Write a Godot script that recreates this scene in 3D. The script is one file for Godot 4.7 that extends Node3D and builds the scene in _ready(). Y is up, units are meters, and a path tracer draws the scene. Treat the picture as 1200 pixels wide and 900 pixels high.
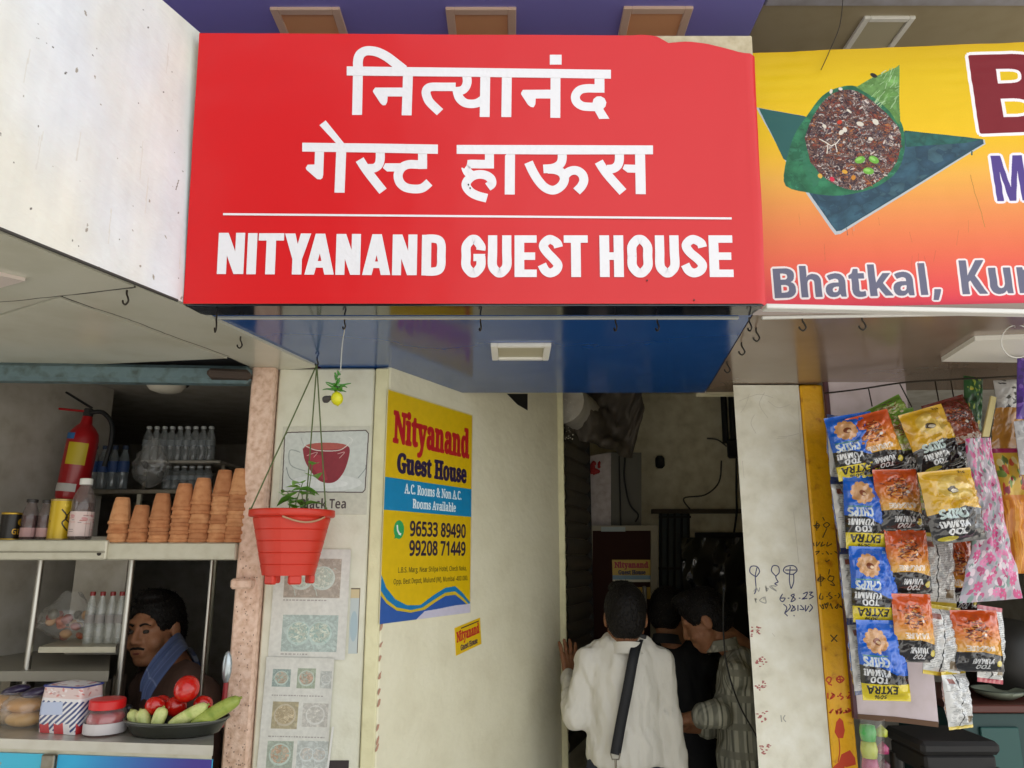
extends Node3D
# A guest house entrance under its red sign board, between a tea stall and a snack shop.

# ---------- camera numbers: focal length in photo pixels, eye height, pitch ----------
const F := 880.0
const EYE := Vector3(0.0, 1.78, 0.0)
const TILT := 0.22341
const CEIL := 2.38

var names := {}
var fonts := {}
var glyphs := {}
var R := RandomNumberGenerator.new()

func rnd(a: float, b: float) -> float:
	return R.randf_range(a, b)

# direction of a photo pixel, then the point where it meets a wall (depth d), a ceiling (height y) or a frame
func ray(px: float, py: float) -> Vector3:
	var u := (px - 600.0) / F
	var v := (450.0 - py) / F
	return Vector3(u, v * cos(TILT) + sin(TILT), -(cos(TILT) - v * sin(TILT)))

func pz(px: float, py: float, d: float) -> Vector3:
	var r := ray(px, py)
	return EYE + r * (d / -r.z)

func ph(px: float, py: float, y: float) -> Vector3:
	var r := ray(px, py)
	return EYE + r * ((y - EYE.y) / r.y)

class Fr:
	var o: Vector3
	var x: Vector3
	var y: Vector3
	var n: Vector3
	func _init(o_: Vector3, x_: Vector3, y_: Vector3):
		o = o_
		x = x_.normalized()
		n = x.cross(y_).normalized()
		y = n.cross(x)
	func hit(eye: Vector3, r: Vector3) -> Vector2:
		var t := (o - eye).dot(n) / r.dot(n)
		var p := eye + r * t - o
		return Vector2(p.dot(x), p.dot(y))
	func p(v: Vector2, off := 0.0) -> Vector3:
		return o + x * v.x + y * v.y + n * off
	func basis() -> Basis:
		return Basis(x, y, n)

func on(f: Fr, px: float, py: float) -> Vector2:
	return f.hit(EYE, ray(px, py))

func ons(f: Fr, a: Array) -> PackedVector2Array:
	var out := PackedVector2Array()
	for i in range(0, a.size(), 2):
		out.append(on(f, a[i], a[i + 1]))
	return out

# ---------- names, things, parts ----------
func numbered(called: String) -> String:
	if not names.has(called):
		names[called] = 0
		return called
	names[called] += 1
	return "%s_%03d" % [called, names[called]]

func tag(o: Node3D, label: String, category: String, group := "", kind := ""):
	if label:
		o.set_meta("label", label)
	if category:
		o.set_meta("category", category)
	if group:
		o.set_meta("group", group)
	if kind:
		o.set_meta("kind", kind)

func thing(called: String, label: String, category: String, base := Vector3.ZERO, group := "", turn := Basis()) -> Node3D:
	var o := Node3D.new()
	o.name = numbered(called)
	add_child(o)
	o.transform = Transform3D(turn, base)
	tag(o, label, category, group)
	return o

# a part whose shape was made in world coordinates
func part(parent: Node3D, called: String, mb, m: Material) -> MeshInstance3D:
	var o := MeshInstance3D.new()
	o.name = called
	o.mesh = mb.done() if mb is MB else mb
	o.material_override = m
	parent.add_child(o, true)
	o.transform = parent.global_transform.affine_inverse()
	return o

# a part whose shape was made in its parent's own axes
func lpart(parent: Node3D, called: String, mb, m: Material) -> MeshInstance3D:
	var o := MeshInstance3D.new()
	o.name = called
	o.mesh = mb.done() if mb is MB else mb
	o.material_override = m
	parent.add_child(o, true)
	return o

func solo(called: String, mb, m: Material, label: String, category: String, group := "", kind := "") -> MeshInstance3D:
	var o := MeshInstance3D.new()
	o.name = numbered(called)
	o.mesh = mb.done() if mb is MB else mb
	o.material_override = m
	add_child(o)
	tag(o, label, category, group, kind)
	return o

# ---------- shapes ----------
class MB:
	var st := SurfaceTool.new()
	func _init():
		st.begin(Mesh.PRIMITIVE_TRIANGLES)
		st.set_smooth_group(-1)
	func flat() -> MB:
		st.set_smooth_group(-1)
		return self
	func smooth(g := 0) -> MB:
		st.set_smooth_group(g)
		return self
	func done() -> ArrayMesh:
		st.generate_normals()
		return st.commit()
	func tri(a: Vector3, b: Vector3, c: Vector3, ua := Vector2.ZERO, ub := Vector2.ZERO, uc := Vector2.ZERO):
		st.set_uv(ua)
		st.add_vertex(a)
		st.set_uv(uc)
		st.add_vertex(c)
		st.set_uv(ub)
		st.add_vertex(b)
	# corners run counter-clockwise as seen from the front
	func quad(a: Vector3, b: Vector3, c: Vector3, d: Vector3, ua := Vector2(0, 1), ub := Vector2(1, 1), uc := Vector2(1, 0), ud := Vector2(0, 0)):
		tri(a, b, c, ua, ub, uc)
		tri(a, c, d, ua, uc, ud)
	func box(c: Vector3, s: Vector3, bev := 0.0, bs := Basis()) -> MB:
		var h := s * 0.5
		var b: float = minf(bev, minf(h.x, minf(h.y, h.z)) * 0.9)
		var ax := [bs.x, bs.y, bs.z]
		var hs := [h.x, h.y, h.z]
		st.set_smooth_group(-1)
		for i in 3:
			var j := (i + 1) % 3
			var k := (i + 2) % 3
			for sg in [-1.0, 1.0]:
				var n: Vector3 = ax[i] * sg * hs[i]
				var u: Vector3 = ax[j] * (hs[j] - b) * sg
				var v: Vector3 = ax[k] * (hs[k] - b)
				quad(c + n - u - v, c + n + u - v, c + n + u + v, c + n - u + v)
				if b > 0.0:
					# the two edges along axis k on this side
					for sj in [-1.0, 1.0]:
						var e0: Vector3 = ax[i] * sg * hs[i] + ax[j] * sj * (hs[j] - b)
						var e1: Vector3 = ax[i] * sg * (hs[i] - b) + ax[j] * sj * hs[j]
						var w: Vector3 = ax[k] * (hs[k] - b)
						if sg * sj > 0:
							quad(c + e0 - w, c + e1 - w, c + e1 + w, c + e0 + w)
						else:
							quad(c + e1 - w, c + e0 - w, c + e0 + w, c + e1 + w)
		if b > 0.0:
			for sx in [-1.0, 1.0]:
				for sy in [-1.0, 1.0]:
					for sz in [-1.0, 1.0]:
						var p0: Vector3 = c + ax[0] * sx * hs[0] + ax[1] * sy * (hs[1] - b) + ax[2] * sz * (hs[2] - b)
						var p1: Vector3 = c + ax[0] * sx * (hs[0] - b) + ax[1] * sy * hs[1] + ax[2] * sz * (hs[2] - b)
						var p2: Vector3 = c + ax[0] * sx * (hs[0] - b) + ax[1] * sy * (hs[1] - b) + ax[2] * sz * hs[2]
						if sx * sy * sz > 0:
							tri(p0, p1, p2)
						else:
							tri(p0, p2, p1)
		return self
	func span(a: Vector3, b: Vector3, bev := 0.0) -> MB:
		return box((a + b) * 0.5, (b - a).abs(), bev)
	# profile points (radius, height) from below to above, turned about the y axis of t
	func lathe(prof: Array, seg := 24, t := Transform3D(), caps := true, smoothly := true) -> MB:
		for i in prof.size() - 1:
			var a: Vector2 = prof[i]
			var b: Vector2 = prof[i + 1]
			if a.is_equal_approx(b):
				continue
			st.set_smooth_group(i + 1 if not smoothly else 0)
			for k in seg:
				var a0 := TAU * k / seg
				var a1 := TAU * (k + 1) / seg
				var d0 := Vector3(sin(a0), 0, cos(a0))
				var d1 := Vector3(sin(a1), 0, cos(a1))
				var u0 := float(k) / seg
				var u1 := float(k + 1) / seg
				var v0 := 1.0 - float(i) / (prof.size() - 1)
				var v1 := 1.0 - float(i + 1) / (prof.size() - 1)
				var p0 := t * (d0 * a.x + Vector3.UP * a.y)
				var p1 := t * (d1 * a.x + Vector3.UP * a.y)
				var p2 := t * (d1 * b.x + Vector3.UP * b.y)
				var p3 := t * (d0 * b.x + Vector3.UP * b.y)
				if a.x > 1e-6:
					tri(p0, p1, p2, Vector2(u0, v0), Vector2(u1, v0), Vector2(u1, v1))
				if b.x > 1e-6:
					tri(p0, p2, p3, Vector2(u0, v0), Vector2(u1, v1), Vector2(u0, v1))
		if caps:
			st.set_smooth_group(-1)
			for e in [0, prof.size() - 1]:
				var q: Vector2 = prof[e]
				if q.x < 1e-5:
					continue
				for k in seg:
					var a0 := TAU * k / seg
					var a1 := TAU * (k + 1) / seg
					var p0 := t * Vector3(sin(a0) * q.x, q.y, cos(a0) * q.x)
					var p1 := t * Vector3(sin(a1) * q.x, q.y, cos(a1) * q.x)
					var m := t * Vector3(0, q.y, 0)
					if e == 0:
						tri(m, p1, p0)
					else:
						tri(m, p0, p1)
		return self
	func tube(pts: Array, r0: float, r1 := -1.0, seg := 8) -> MB:
		if r1 < 0.0:
			r1 = r0
		var n := pts.size()
		var rings := []
		var side := Vector3.ZERO
		for i in n:
			var d: Vector3 = (pts[mini(i + 1, n - 1)] - pts[maxi(i - 1, 0)]).normalized()
			if side == Vector3.ZERO:
				side = d.cross(Vector3.UP if absf(d.y) < 0.9 else Vector3.RIGHT).normalized()
			side = (side - d * side.dot(d)).normalized()
			var up := side.cross(d)
			var r: float = lerpf(r0, r1, float(i) / (n - 1))
			var ring := []
			for k in seg:
				var a := TAU * k / seg
				ring.append(pts[i] + (side * cos(a) + up * sin(a)) * r)
			rings.append(ring)
		st.set_smooth_group(0)
		for i in n - 1:
			for k in seg:
				var l := (k + 1) % seg
				quad(rings[i][k], rings[i + 1][k], rings[i + 1][l], rings[i][l])
		st.set_smooth_group(-1)
		for k in range(1, seg - 1):
			tri(rings[0][0], rings[0][k], rings[0][k + 1])
			tri(rings[n - 1][0], rings[n - 1][k + 1], rings[n - 1][k])
		return self
	func ball(c: Vector3, r: Vector3, bs := Basis(), seg := 14) -> MB:
		var prof := []
		var half := seg / 2
		for i in half + 1:
			var a := -PI / 2 + PI * i / half
			prof.append(Vector2(maxf(cos(a), 0.0), sin(a)))
		prof[0].x = 0.0
		prof[half].x = 0.0
		return lathe(prof, seg, Transform3D(bs * Basis.from_scale(r), c), false)
	# fn(u, v) -> point, u and v 0..1
	func grid(fn: Callable, nu: int, nv: int, flipped := false) -> MB:
		st.set_smooth_group(0)
		var p := []
		for j in nv + 1:
			var row := []
			for i in nu + 1:
				row.append(fn.call(float(i) / nu, float(j) / nv))
			p.append(row)
		for j in nv:
			for i in nu:
				var u0 := float(i) / nu
				var u1 := float(i + 1) / nu
				var v0 := float(j) / nv
				var v1 := float(j + 1) / nv
				if flipped:
					quad(p[j][i + 1], p[j][i], p[j + 1][i], p[j + 1][i + 1], Vector2(u1, v0), Vector2(u0, v0), Vector2(u0, v1), Vector2(u1, v1))
				else:
					quad(p[j][i], p[j][i + 1], p[j + 1][i + 1], p[j + 1][i], Vector2(u0, v0), Vector2(u1, v0), Vector2(u1, v1), Vector2(u0, v1))
		return self
	# a flat outline in a frame, from z0 up to z1, counter-clockwise or not
	func plate(f, pts: PackedVector2Array, z0: float, z1: float, back := false) -> MB:
		var q := pts.duplicate()
		if Geometry2D.is_polygon_clockwise(q):
			q.reverse()
		var t := Geometry2D.triangulate_polygon(q)
		st.set_smooth_group(-1)
		for i in range(0, t.size(), 3):
			var a := q[t[i]]
			var b := q[t[i + 1]]
			var c := q[t[i + 2]]
			if (b - a).cross(c - a) < 0.0:
				var s := b
				b = c
				c = s
			tri(f.p(a, z1), f.p(b, z1), f.p(c, z1))
			if back:
				tri(f.p(a, z0), f.p(c, z0), f.p(b, z0))
		for i in q.size():
			var a := q[i]
			var b := q[(i + 1) % q.size()]
			quad(f.p(a, z0), f.p(b, z0), f.p(b, z1), f.p(a, z1))
		return self
	# a stroke of even width along a line, butt ends
	func stroke(f, pts: PackedVector2Array, w: float, z0: float, z1: float) -> MB:
		var l := PackedVector2Array()
		var r := PackedVector2Array()
		var n := pts.size()
		for i in n:
			var d0 := (pts[i] - pts[maxi(i - 1, 0)]).normalized()
			var d1 := (pts[mini(i + 1, n - 1)] - pts[i]).normalized()
			if i == 0:
				d0 = d1
			if i == n - 1:
				d1 = d0
			var m := (d0 + d1).normalized()
			if m == Vector2.ZERO:
				m = d1
			var k := 1.0 / maxf(0.55, m.dot(d1))
			var side := Vector2(-m.y, m.x) * w * 0.5 * k
			l.append(pts[i] + side)
			r.append(pts[i] - side)
		st.set_smooth_group(-1)
		for i in n - 1:
			quad(f.p(r[i], z1), f.p(r[i + 1], z1), f.p(l[i + 1], z1), f.p(l[i], z1))
			quad(f.p(r[i], z0), f.p(r[i + 1], z0), f.p(r[i + 1], z1), f.p(r[i], z1))
			quad(f.p(l[i + 1], z0), f.p(l[i], z0), f.p(l[i], z1), f.p(l[i + 1], z1))
		quad(f.p(l[0], z0), f.p(r[0], z0), f.p(r[0], z1), f.p(l[0], z1))
		quad(f.p(r[n - 1], z0), f.p(l[n - 1], z0), f.p(l[n - 1], z1), f.p(r[n - 1], z1))
		return self
	# a sheet with a print on it: corners in a frame, uv 0..1
	func sheet(f, lo: Vector2, hi: Vector2, z: float, th := 0.001) -> MB:
		st.set_smooth_group(-1)
		quad(f.p(lo, z), f.p(Vector2(hi.x, lo.y), z), f.p(hi, z), f.p(Vector2(lo.x, hi.y), z))
		var c := [lo, Vector2(hi.x, lo.y), hi, Vector2(lo.x, hi.y)]
		for i in 4:
			var a: Vector2 = c[i]
			var b: Vector2 = c[(i + 1) % 4]
			var e := Vector2(0.002, 0.002)
			quad(f.p(a, z - th), f.p(b, z - th), f.p(b, z), f.p(a, z), e, e, e, e)
		return self

# a spline through points
func curve(pts: PackedVector2Array, n := 6) -> PackedVector2Array:
	var out := PackedVector2Array()
	for i in pts.size() - 1:
		var a := pts[maxi(i - 1, 0)]
		var b := pts[i]
		var c := pts[i + 1]
		var d := pts[mini(i + 2, pts.size() - 1)]
		for k in n:
			out.append(b.cubic_interpolate(c, a, d, float(k) / n))
	out.append(pts[pts.size() - 1])
	return out

func curve3(pts: Array, n := 6) -> Array:
	var out := []
	for i in pts.size() - 1:
		var a: Vector3 = pts[maxi(i - 1, 0)]
		var b: Vector3 = pts[i]
		var c: Vector3 = pts[i + 1]
		var d: Vector3 = pts[mini(i + 2, pts.size() - 1)]
		for k in n:
			out.append(b.cubic_interpolate(c, a, d, float(k) / n))
	out.append(pts[pts.size() - 1])
	return out

# ---------- prints: a small painter for computed textures ----------
class Canvas:
	var im: Image
	var w: int
	var h: int
	func _init(w_: int, h_: int, bg: Color):
		w = w_
		h = h_
		im = Image.create(w, h, false, Image.FORMAT_RGB8)
		im.fill(bg)
	func rect(x: float, y: float, ww: float, hh: float, c: Color):
		im.fill_rect(Rect2i(roundi(x), roundi(y), roundi(ww), roundi(hh)), c)
	func poly(p: PackedVector2Array, c: Color):
		var y0 := INF
		var y1 := -INF
		for q in p:
			y0 = minf(y0, q.y)
			y1 = maxf(y1, q.y)
		var n := p.size()
		for y in range(maxi(0, floori(y0)), mini(h, ceili(y1) + 1)):
			var yc := y + 0.5
			var xs := PackedFloat32Array()
			for i in n:
				var a := p[i]
				var b := p[(i + 1) % n]
				if (a.y <= yc) != (b.y <= yc):
					xs.append(a.x + (yc - a.y) / (b.y - a.y) * (b.x - a.x))
			xs.sort()
			for i in range(0, xs.size() - 1, 2):
				var xa := maxi(0, roundi(xs[i]))
				var xb := mini(w, roundi(xs[i + 1]))
				if xb > xa:
					im.fill_rect(Rect2i(xa, y, xb - xa, 1), c)
	func ell(x: float, y: float, rx: float, ry: float, c: Color, rot := 0.0, n := 18):
		var p := PackedVector2Array()
		for i in n:
			p.append(Vector2(x, y) + Vector2(cos(TAU * i / n) * rx, sin(TAU * i / n) * ry).rotated(rot))
		poly(p, c)
	func line(p: PackedVector2Array, ww: float, c: Color):
		for i in p.size() - 1:
			var d := (p[i + 1] - p[i]).normalized()
			var s := Vector2(-d.y, d.x) * ww * 0.5
			var e := d * ww * 0.2
			poly(PackedVector2Array([p[i] + s - e, p[i + 1] + s + e, p[i + 1] - s + e, p[i] - s - e]), c)
	# triangles of a text squeezed into a box; turned = upside down
	func text(t: PackedVector2Array, x: float, y: float, ww: float, hh: float, c: Color, grow := 0.0, turned := false, skew := 0.0):
		var offs := [Vector2.ZERO]
		if grow > 0.0:
			offs = []
			for k in 12:
				offs.append(Vector2(cos(TAU * k / 12), sin(TAU * k / 12)) * grow)
		for o in offs:
			for i in range(0, t.size(), 3):
				var q := PackedVector2Array()
				for k in 3:
					var a := t[i + k]
					if turned:
						a = Vector2(1 - a.x, 1 - a.y)
					q.append(Vector2(x + a.x * ww + skew * a.y * hh, y + (1.0 - a.y) * hh) + o)
				poly(q, c)
	# fill an outline with grains of the given colours, like a printed photograph of food
	func grains(p: PackedVector2Array, cols: Array, sd: int, freq: float):
		var cell := FastNoiseLite.new()
		cell.seed = sd
		cell.noise_type = FastNoiseLite.TYPE_CELLULAR
		cell.frequency = freq
		cell.cellular_return_type = FastNoiseLite.RETURN_CELL_VALUE
		var dist := FastNoiseLite.new()
		dist.seed = sd
		dist.noise_type = FastNoiseLite.TYPE_CELLULAR
		dist.frequency = freq
		dist.cellular_return_type = FastNoiseLite.RETURN_DISTANCE2_SUB
		var warp := FastNoiseLite.new()
		warp.seed = sd + 1
		warp.frequency = freq * 0.4
		var y0 := INF
		var y1 := -INF
		for q in p:
			y0 = minf(y0, q.y)
			y1 = maxf(y1, q.y)
		var n := p.size()
		for y in range(maxi(0, floori(y0)), mini(h, ceili(y1) + 1)):
			var xs := PackedFloat32Array()
			for i in n:
				var a := p[i]
				var b := p[(i + 1) % n]
				if (a.y <= y + 0.5) != (b.y <= y + 0.5):
					xs.append(a.x + (y + 0.5 - a.y) / (b.y - a.y) * (b.x - a.x))
			xs.sort()
			for i in range(0, xs.size() - 1, 2):
				for x in range(maxi(0, roundi(xs[i])), mini(w, roundi(xs[i + 1]))):
					var wx := warp.get_noise_2d(x, y) * 22.0
					var wy := warp.get_noise_2d(x + 500, y) * 22.0
					var t := clampf(cell.get_noise_2d(x + wx, y * 1.3 + wy) * 0.5 + 0.5, 0.0, 0.999)
					var k := clampf(0.82 + (dist.get_noise_2d(x + wx, y * 1.3 + wy) + 1.0) * 0.45, 0.8, 1.15)
					var c := Color(cols[int(t * cols.size())])
					im.set_pixel(x, y, Color(minf(c.r * k, 1), minf(c.g * k, 1), minf(c.b * k, 1)))
	func disc(x: float, y: float, rx: float, ry: float) -> PackedVector2Array:
		var p := PackedVector2Array()
		for i in 28:
			p.append(Vector2(x + cos(TAU * i / 28) * rx, y + sin(TAU * i / 28) * ry))
		return p
	func grain(amount: float, sd: int, freq := 0.05):
		var ns := FastNoiseLite.new()
		ns.seed = sd
		ns.frequency = freq
		for y in h:
			for x in w:
				var k := 1.0 + amount * ns.get_noise_2d(x, y)
				var c := im.get_pixel(x, y)
				im.set_pixel(x, y, Color(c.r * k, c.g * k, c.b * k))
	func tex() -> ImageTexture:
		return ImageTexture.create_from_image(im)

func font(serif: bool, bold: bool) -> SystemFont:
	var key := "%s%s" % [serif, bold]
	if not fonts.has(key):
		var f := SystemFont.new()
		f.font_names = PackedStringArray(["Droid Serif" if serif else "Droid Sans"])
		f.font_weight = 700 if bold else 400
		fonts[key] = f
	return fonts[key]

# the front triangles of a text, stretched to the unit square
func txt(s: String, serif := false, bold := true) -> PackedVector2Array:
	var key := "%s|%s|%s" % [s, serif, bold]
	if glyphs.has(key):
		return glyphs[key]
	var t := TextMesh.new()
	t.font = font(serif, bold)
	t.font_size = 64
	t.pixel_size = 0.01
	t.depth = 0.02
	t.curve_step = 2.0
	t.text = s
	var a := t.surface_get_arrays(0)
	var v: PackedVector3Array = a[Mesh.ARRAY_VERTEX]
	var ix: PackedInt32Array = a[Mesh.ARRAY_INDEX]
	var nm: PackedVector3Array = a[Mesh.ARRAY_NORMAL]
	var out := PackedVector2Array()
	var lo := Vector2(INF, INF)
	var hi := -lo
	for i in range(0, ix.size(), 3):
		if nm[ix[i]].z > 0.5:
			for k in 3:
				var q := v[ix[i + k]]
				out.append(Vector2(q.x, q.y))
				lo = lo.min(Vector2(q.x, q.y))
				hi = hi.max(Vector2(q.x, q.y))
	for i in out.size():
		out[i] = (out[i] - lo) / (hi - lo)
	glyphs[key] = out
	return out

# ---------- materials ----------
func hexc(s: String) -> Color:
	return Color(s)

func sm(c, rough := 0.6, o := {}) -> StandardMaterial3D:
	var m := StandardMaterial3D.new()
	m.albedo_color = Color(c) if c is String else c
	m.roughness = rough
	m.metallic_specular = o.get("spec", 0.5)
	m.metallic = o.get("metal", 0.0)
	if o.has("tex"):
		m.albedo_texture = o.tex
	if o.has("tri"):
		m.uv1_triplanar = true
		m.uv1_world_triplanar = true
		m.uv1_scale = Vector3.ONE * o.tri
	if o.has("local"):
		m.uv1_triplanar = true
		m.uv1_scale = Vector3.ONE * o.local
	if o.has("coat"):
		m.clearcoat_enabled = true
		m.clearcoat = o.coat
		m.clearcoat_roughness = o.get("coat_rough", 0.1)
	if o.has("bump"):
		m.normal_enabled = true
		m.normal_texture = o.bump
		m.normal_scale = o.get("bump_scale", 0.5)
	if o.has("rough_tex"):
		m.roughness_texture = o.rough_tex
		m.roughness_texture_channel = BaseMaterial3D.TEXTURE_CHANNEL_RED
	if o.has("rim"):
		m.rim_enabled = true
		m.rim = o.rim
		m.rim_tint = 0.5
	if o.has("back"):
		m.backlight_enabled = true
		m.backlight = Color(o.back)
	if o.has("sss"):
		m.subsurf_scatter_enabled = true
		m.subsurf_scatter_strength = o.sss
	return m

func glass(c: String, alpha: float, rough := 0.08) -> StandardMaterial3D:
	var m := StandardMaterial3D.new()
	m.albedo_color = Color(Color(c), alpha)
	m.roughness = rough
	m.transparency = BaseMaterial3D.TRANSPARENCY_ALPHA
	return m

# blotches and specks: colours from a ramp over noise
func blotch(sd: int, freq: float, stops: Array, oct := 4, size := 512, stretch := false) -> NoiseTexture2D:
	var n := FastNoiseLite.new()
	n.seed = sd
	n.frequency = freq
	n.noise_type = FastNoiseLite.TYPE_SIMPLEX_SMOOTH
	n.fractal_octaves = oct
	var g := Gradient.new()
	var of := PackedFloat32Array()
	var cs := PackedColorArray()
	for s in stops:
		of.append(s[0])
		cs.append(Color(s[1]))
	g.offsets = of
	g.colors = cs
	var t := NoiseTexture2D.new()
	t.width = size
	t.height = size
	t.seamless = true
	t.noise = n
	t.color_ramp = g
	return t

func bumps(sd: int, freq: float, strength := 4.0, oct := 4, size := 512) -> NoiseTexture2D:
	var n := FastNoiseLite.new()
	n.seed = sd
	n.frequency = freq
	n.fractal_octaves = oct
	var t := NoiseTexture2D.new()
	t.width = size
	t.height = size
	t.seamless = true
	t.as_normal_map = true
	t.bump_strength = strength
	t.noise = n
	return t

# ---------- bodies: tapered capsules and ellipsoids joined smoothly, meshed as surface nets ----------
class Flesh:
	var v := PackedVector3Array()
	var n := PackedVector3Array()
	var ix := PackedInt32Array()
	# prims: [a, b, ra, rb] capsule, [centre, radii, basis] ellipsoid; a trailing "cut" takes it away
	func add(prims: Array, cell: float, k: float, wrinkle := 0.0, wfreq := Vector3(9, 4, 9), sd := 1):
		var lo := Vector3.INF
		var hi := -Vector3.INF
		for p in prims:
			if p[p.size() - 1] is String:
				continue
			if p.size() == 4:
				var r: float = maxf(p[2], p[3])
				lo = lo.min(p[0] - Vector3.ONE * r).min(p[1] - Vector3.ONE * r)
				hi = hi.max(p[0] + Vector3.ONE * r).max(p[1] + Vector3.ONE * r)
			else:
				var r: float = maxf(p[1].x, maxf(p[1].y, p[1].z))
				lo = lo.min(p[0] - Vector3.ONE * r)
				hi = hi.max(p[0] + Vector3.ONE * r)
		lo -= Vector3.ONE * cell * 2.5
		hi += Vector3.ONE * cell * 2.5
		var nx := ceili((hi.x - lo.x) / cell) + 1
		var ny := ceili((hi.y - lo.y) / cell) + 1
		var nz := ceili((hi.z - lo.z) / cell) + 1
		var fl := PackedFloat32Array()
		fl.resize(nx * ny * nz)
		fl.fill(1.0)
		var reach := k + cell * 2.0
		for p in prims:
			var cut: bool = p[p.size() - 1] is String
			var cap: bool = (p.size() == 4 and not cut) or p.size() == 5
			var a: Vector3 = p[0]
			var b := a
			var ra := 0.0
			var rb := 0.0
			var rad := Vector3.ONE
			var inv := Basis()
			var rmin := 0.0
			var blo: Vector3
			var bhi: Vector3
			if cap:
				b = p[1]
				ra = p[2]
				rb = p[3]
				var r := maxf(ra, rb) + reach
				blo = a.min(b) - Vector3.ONE * r
				bhi = a.max(b) + Vector3.ONE * r
			else:
				rad = p[1]
				inv = (p[2] as Basis).inverse()
				rmin = minf(rad.x, minf(rad.y, rad.z))
				var r := maxf(rad.x, maxf(rad.y, rad.z)) + reach
				blo = a - Vector3.ONE * r
				bhi = a + Vector3.ONE * r
			var i0 := maxi(0, floori((blo.x - lo.x) / cell))
			var i1 := mini(nx - 1, ceili((bhi.x - lo.x) / cell))
			var j0 := maxi(0, floori((blo.y - lo.y) / cell))
			var j1 := mini(ny - 1, ceili((bhi.y - lo.y) / cell))
			var k0 := maxi(0, floori((blo.z - lo.z) / cell))
			var k1 := mini(nz - 1, ceili((bhi.z - lo.z) / cell))
			var ba := b - a
			var l2 := maxf(ba.length_squared(), 1e-9)
			for kk in range(k0, k1 + 1):
				for j in range(j0, j1 + 1):
					var at := (kk * ny + j) * nx
					for i in range(i0, i1 + 1):
						var q := lo + Vector3(i, j, kk) * cell - a
						var d: float
						if cap:
							var t := clampf(q.dot(ba) / l2, 0.0, 1.0)
							d = (q - ba * t).length() - lerpf(ra, rb, t)
						else:
							var e := inv * q
							var s := (e / rad).length()
							d = (s - 1.0) * e.length() / s if s > 1e-4 else -rmin
						var o := fl[at + i]
						if cut:
							d = -d
							var hh := maxf(k - absf(o - d), 0.0)
							fl[at + i] = maxf(o, d) + hh * hh / k * 0.25
						elif d < o + k:
							var hh := maxf(k - absf(o - d), 0.0)
							fl[at + i] = minf(o, d) - hh * hh / k * 0.25
		if wrinkle > 0.0:
			var ns := FastNoiseLite.new()
			ns.seed = sd
			ns.frequency = 1.0
			ns.fractal_octaves = 3
			for kk in nz:
				for j in ny:
					var at := (kk * ny + j) * nx
					for i in nx:
						if absf(fl[at + i]) < 0.06:
							var q := lo + Vector3(i, j, kk) * cell
							var w := ns.get_noise_3d(q.x * wfreq.x + q.y * 2.0, q.y * wfreq.y, q.z * wfreq.z)
							fl[at + i] += wrinkle * w
		var id := PackedInt32Array()
		id.resize(nx * ny * nz)
		id.fill(-1)
		var step := [1, nx, nx * ny]
		var corner := [0, 1, nx, nx + 1, nx * ny, nx * ny + 1, nx * ny + nx, nx * ny + nx + 1]
		var edges := [0, 1, 2, 3, 4, 5, 6, 7, 0, 2, 1, 3, 4, 6, 5, 7, 0, 4, 1, 5, 2, 6, 3, 7]
		for kk in nz - 1:
			for j in ny - 1:
				var at := (kk * ny + j) * nx
				for i in nx - 1:
					var c := at + i
					var f0 := fl[c]
					if absf(f0) > cell * 3.0:
						continue
					var s0 := f0 < 0.0
					var same := true
					for q in range(1, 8):
						if (fl[c + corner[q]] < 0.0) != s0:
							same = false
							break
					if same:
						continue
					var sum := Vector3.ZERO
					var cnt := 0
					for e in range(0, 24, 2):
						var ea: int = edges[e]
						var eb: int = edges[e + 1]
						var fa := fl[c + corner[ea]]
						var fb := fl[c + corner[eb]]
						if (fa < 0.0) != (fb < 0.0):
							var t := fa / (fa - fb)
							var pa := Vector3(ea & 1, (ea >> 1) & 1, ea >> 2)
							var pb := Vector3(eb & 1, (eb >> 1) & 1, eb >> 2)
							sum += pa.lerp(pb, t)
							cnt += 1
					id[c] = v.size()
					var lc := sum / cnt
					v.append(lo + (Vector3(i, j, kk) + lc) * cell)
					var g := Vector3.ZERO
					for q in 8:
						var fq := fl[c + corner[q]]
						g.x += fq * (1.0 if q & 1 else -1.0) * (lc.y if q & 2 else 1.0 - lc.y) * (lc.z if q & 4 else 1.0 - lc.z)
						g.y += fq * (1.0 if q & 2 else -1.0) * (lc.x if q & 1 else 1.0 - lc.x) * (lc.z if q & 4 else 1.0 - lc.z)
						g.z += fq * (1.0 if q & 4 else -1.0) * (lc.x if q & 1 else 1.0 - lc.x) * (lc.y if q & 2 else 1.0 - lc.y)
					n.append(g.normalized())
		for kk in range(1, nz - 1):
			for j in range(1, ny - 1):
				var at := (kk * ny + j) * nx
				for i in range(1, nx - 1):
					var c := at + i
					if id[c] < 0:
						continue
					var f0 := fl[c]
					for ax in 3:
						var f1 := fl[c + step[ax]]
						if (f0 < 0.0) == (f1 < 0.0):
							continue
						var u: int = step[(ax + 1) % 3]
						var w: int = step[(ax + 2) % 3]
						var p0 := id[c]
						var p1 := id[c - u]
						var p2 := id[c - u - w]
						var p3 := id[c - w]
						if p0 < 0 or p1 < 0 or p2 < 0 or p3 < 0:
							continue
						if f0 < 0.0:
							ix.append_array([p0, p2, p1, p0, p3, p2])
						else:
							ix.append_array([p0, p1, p2, p0, p2, p3])
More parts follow.
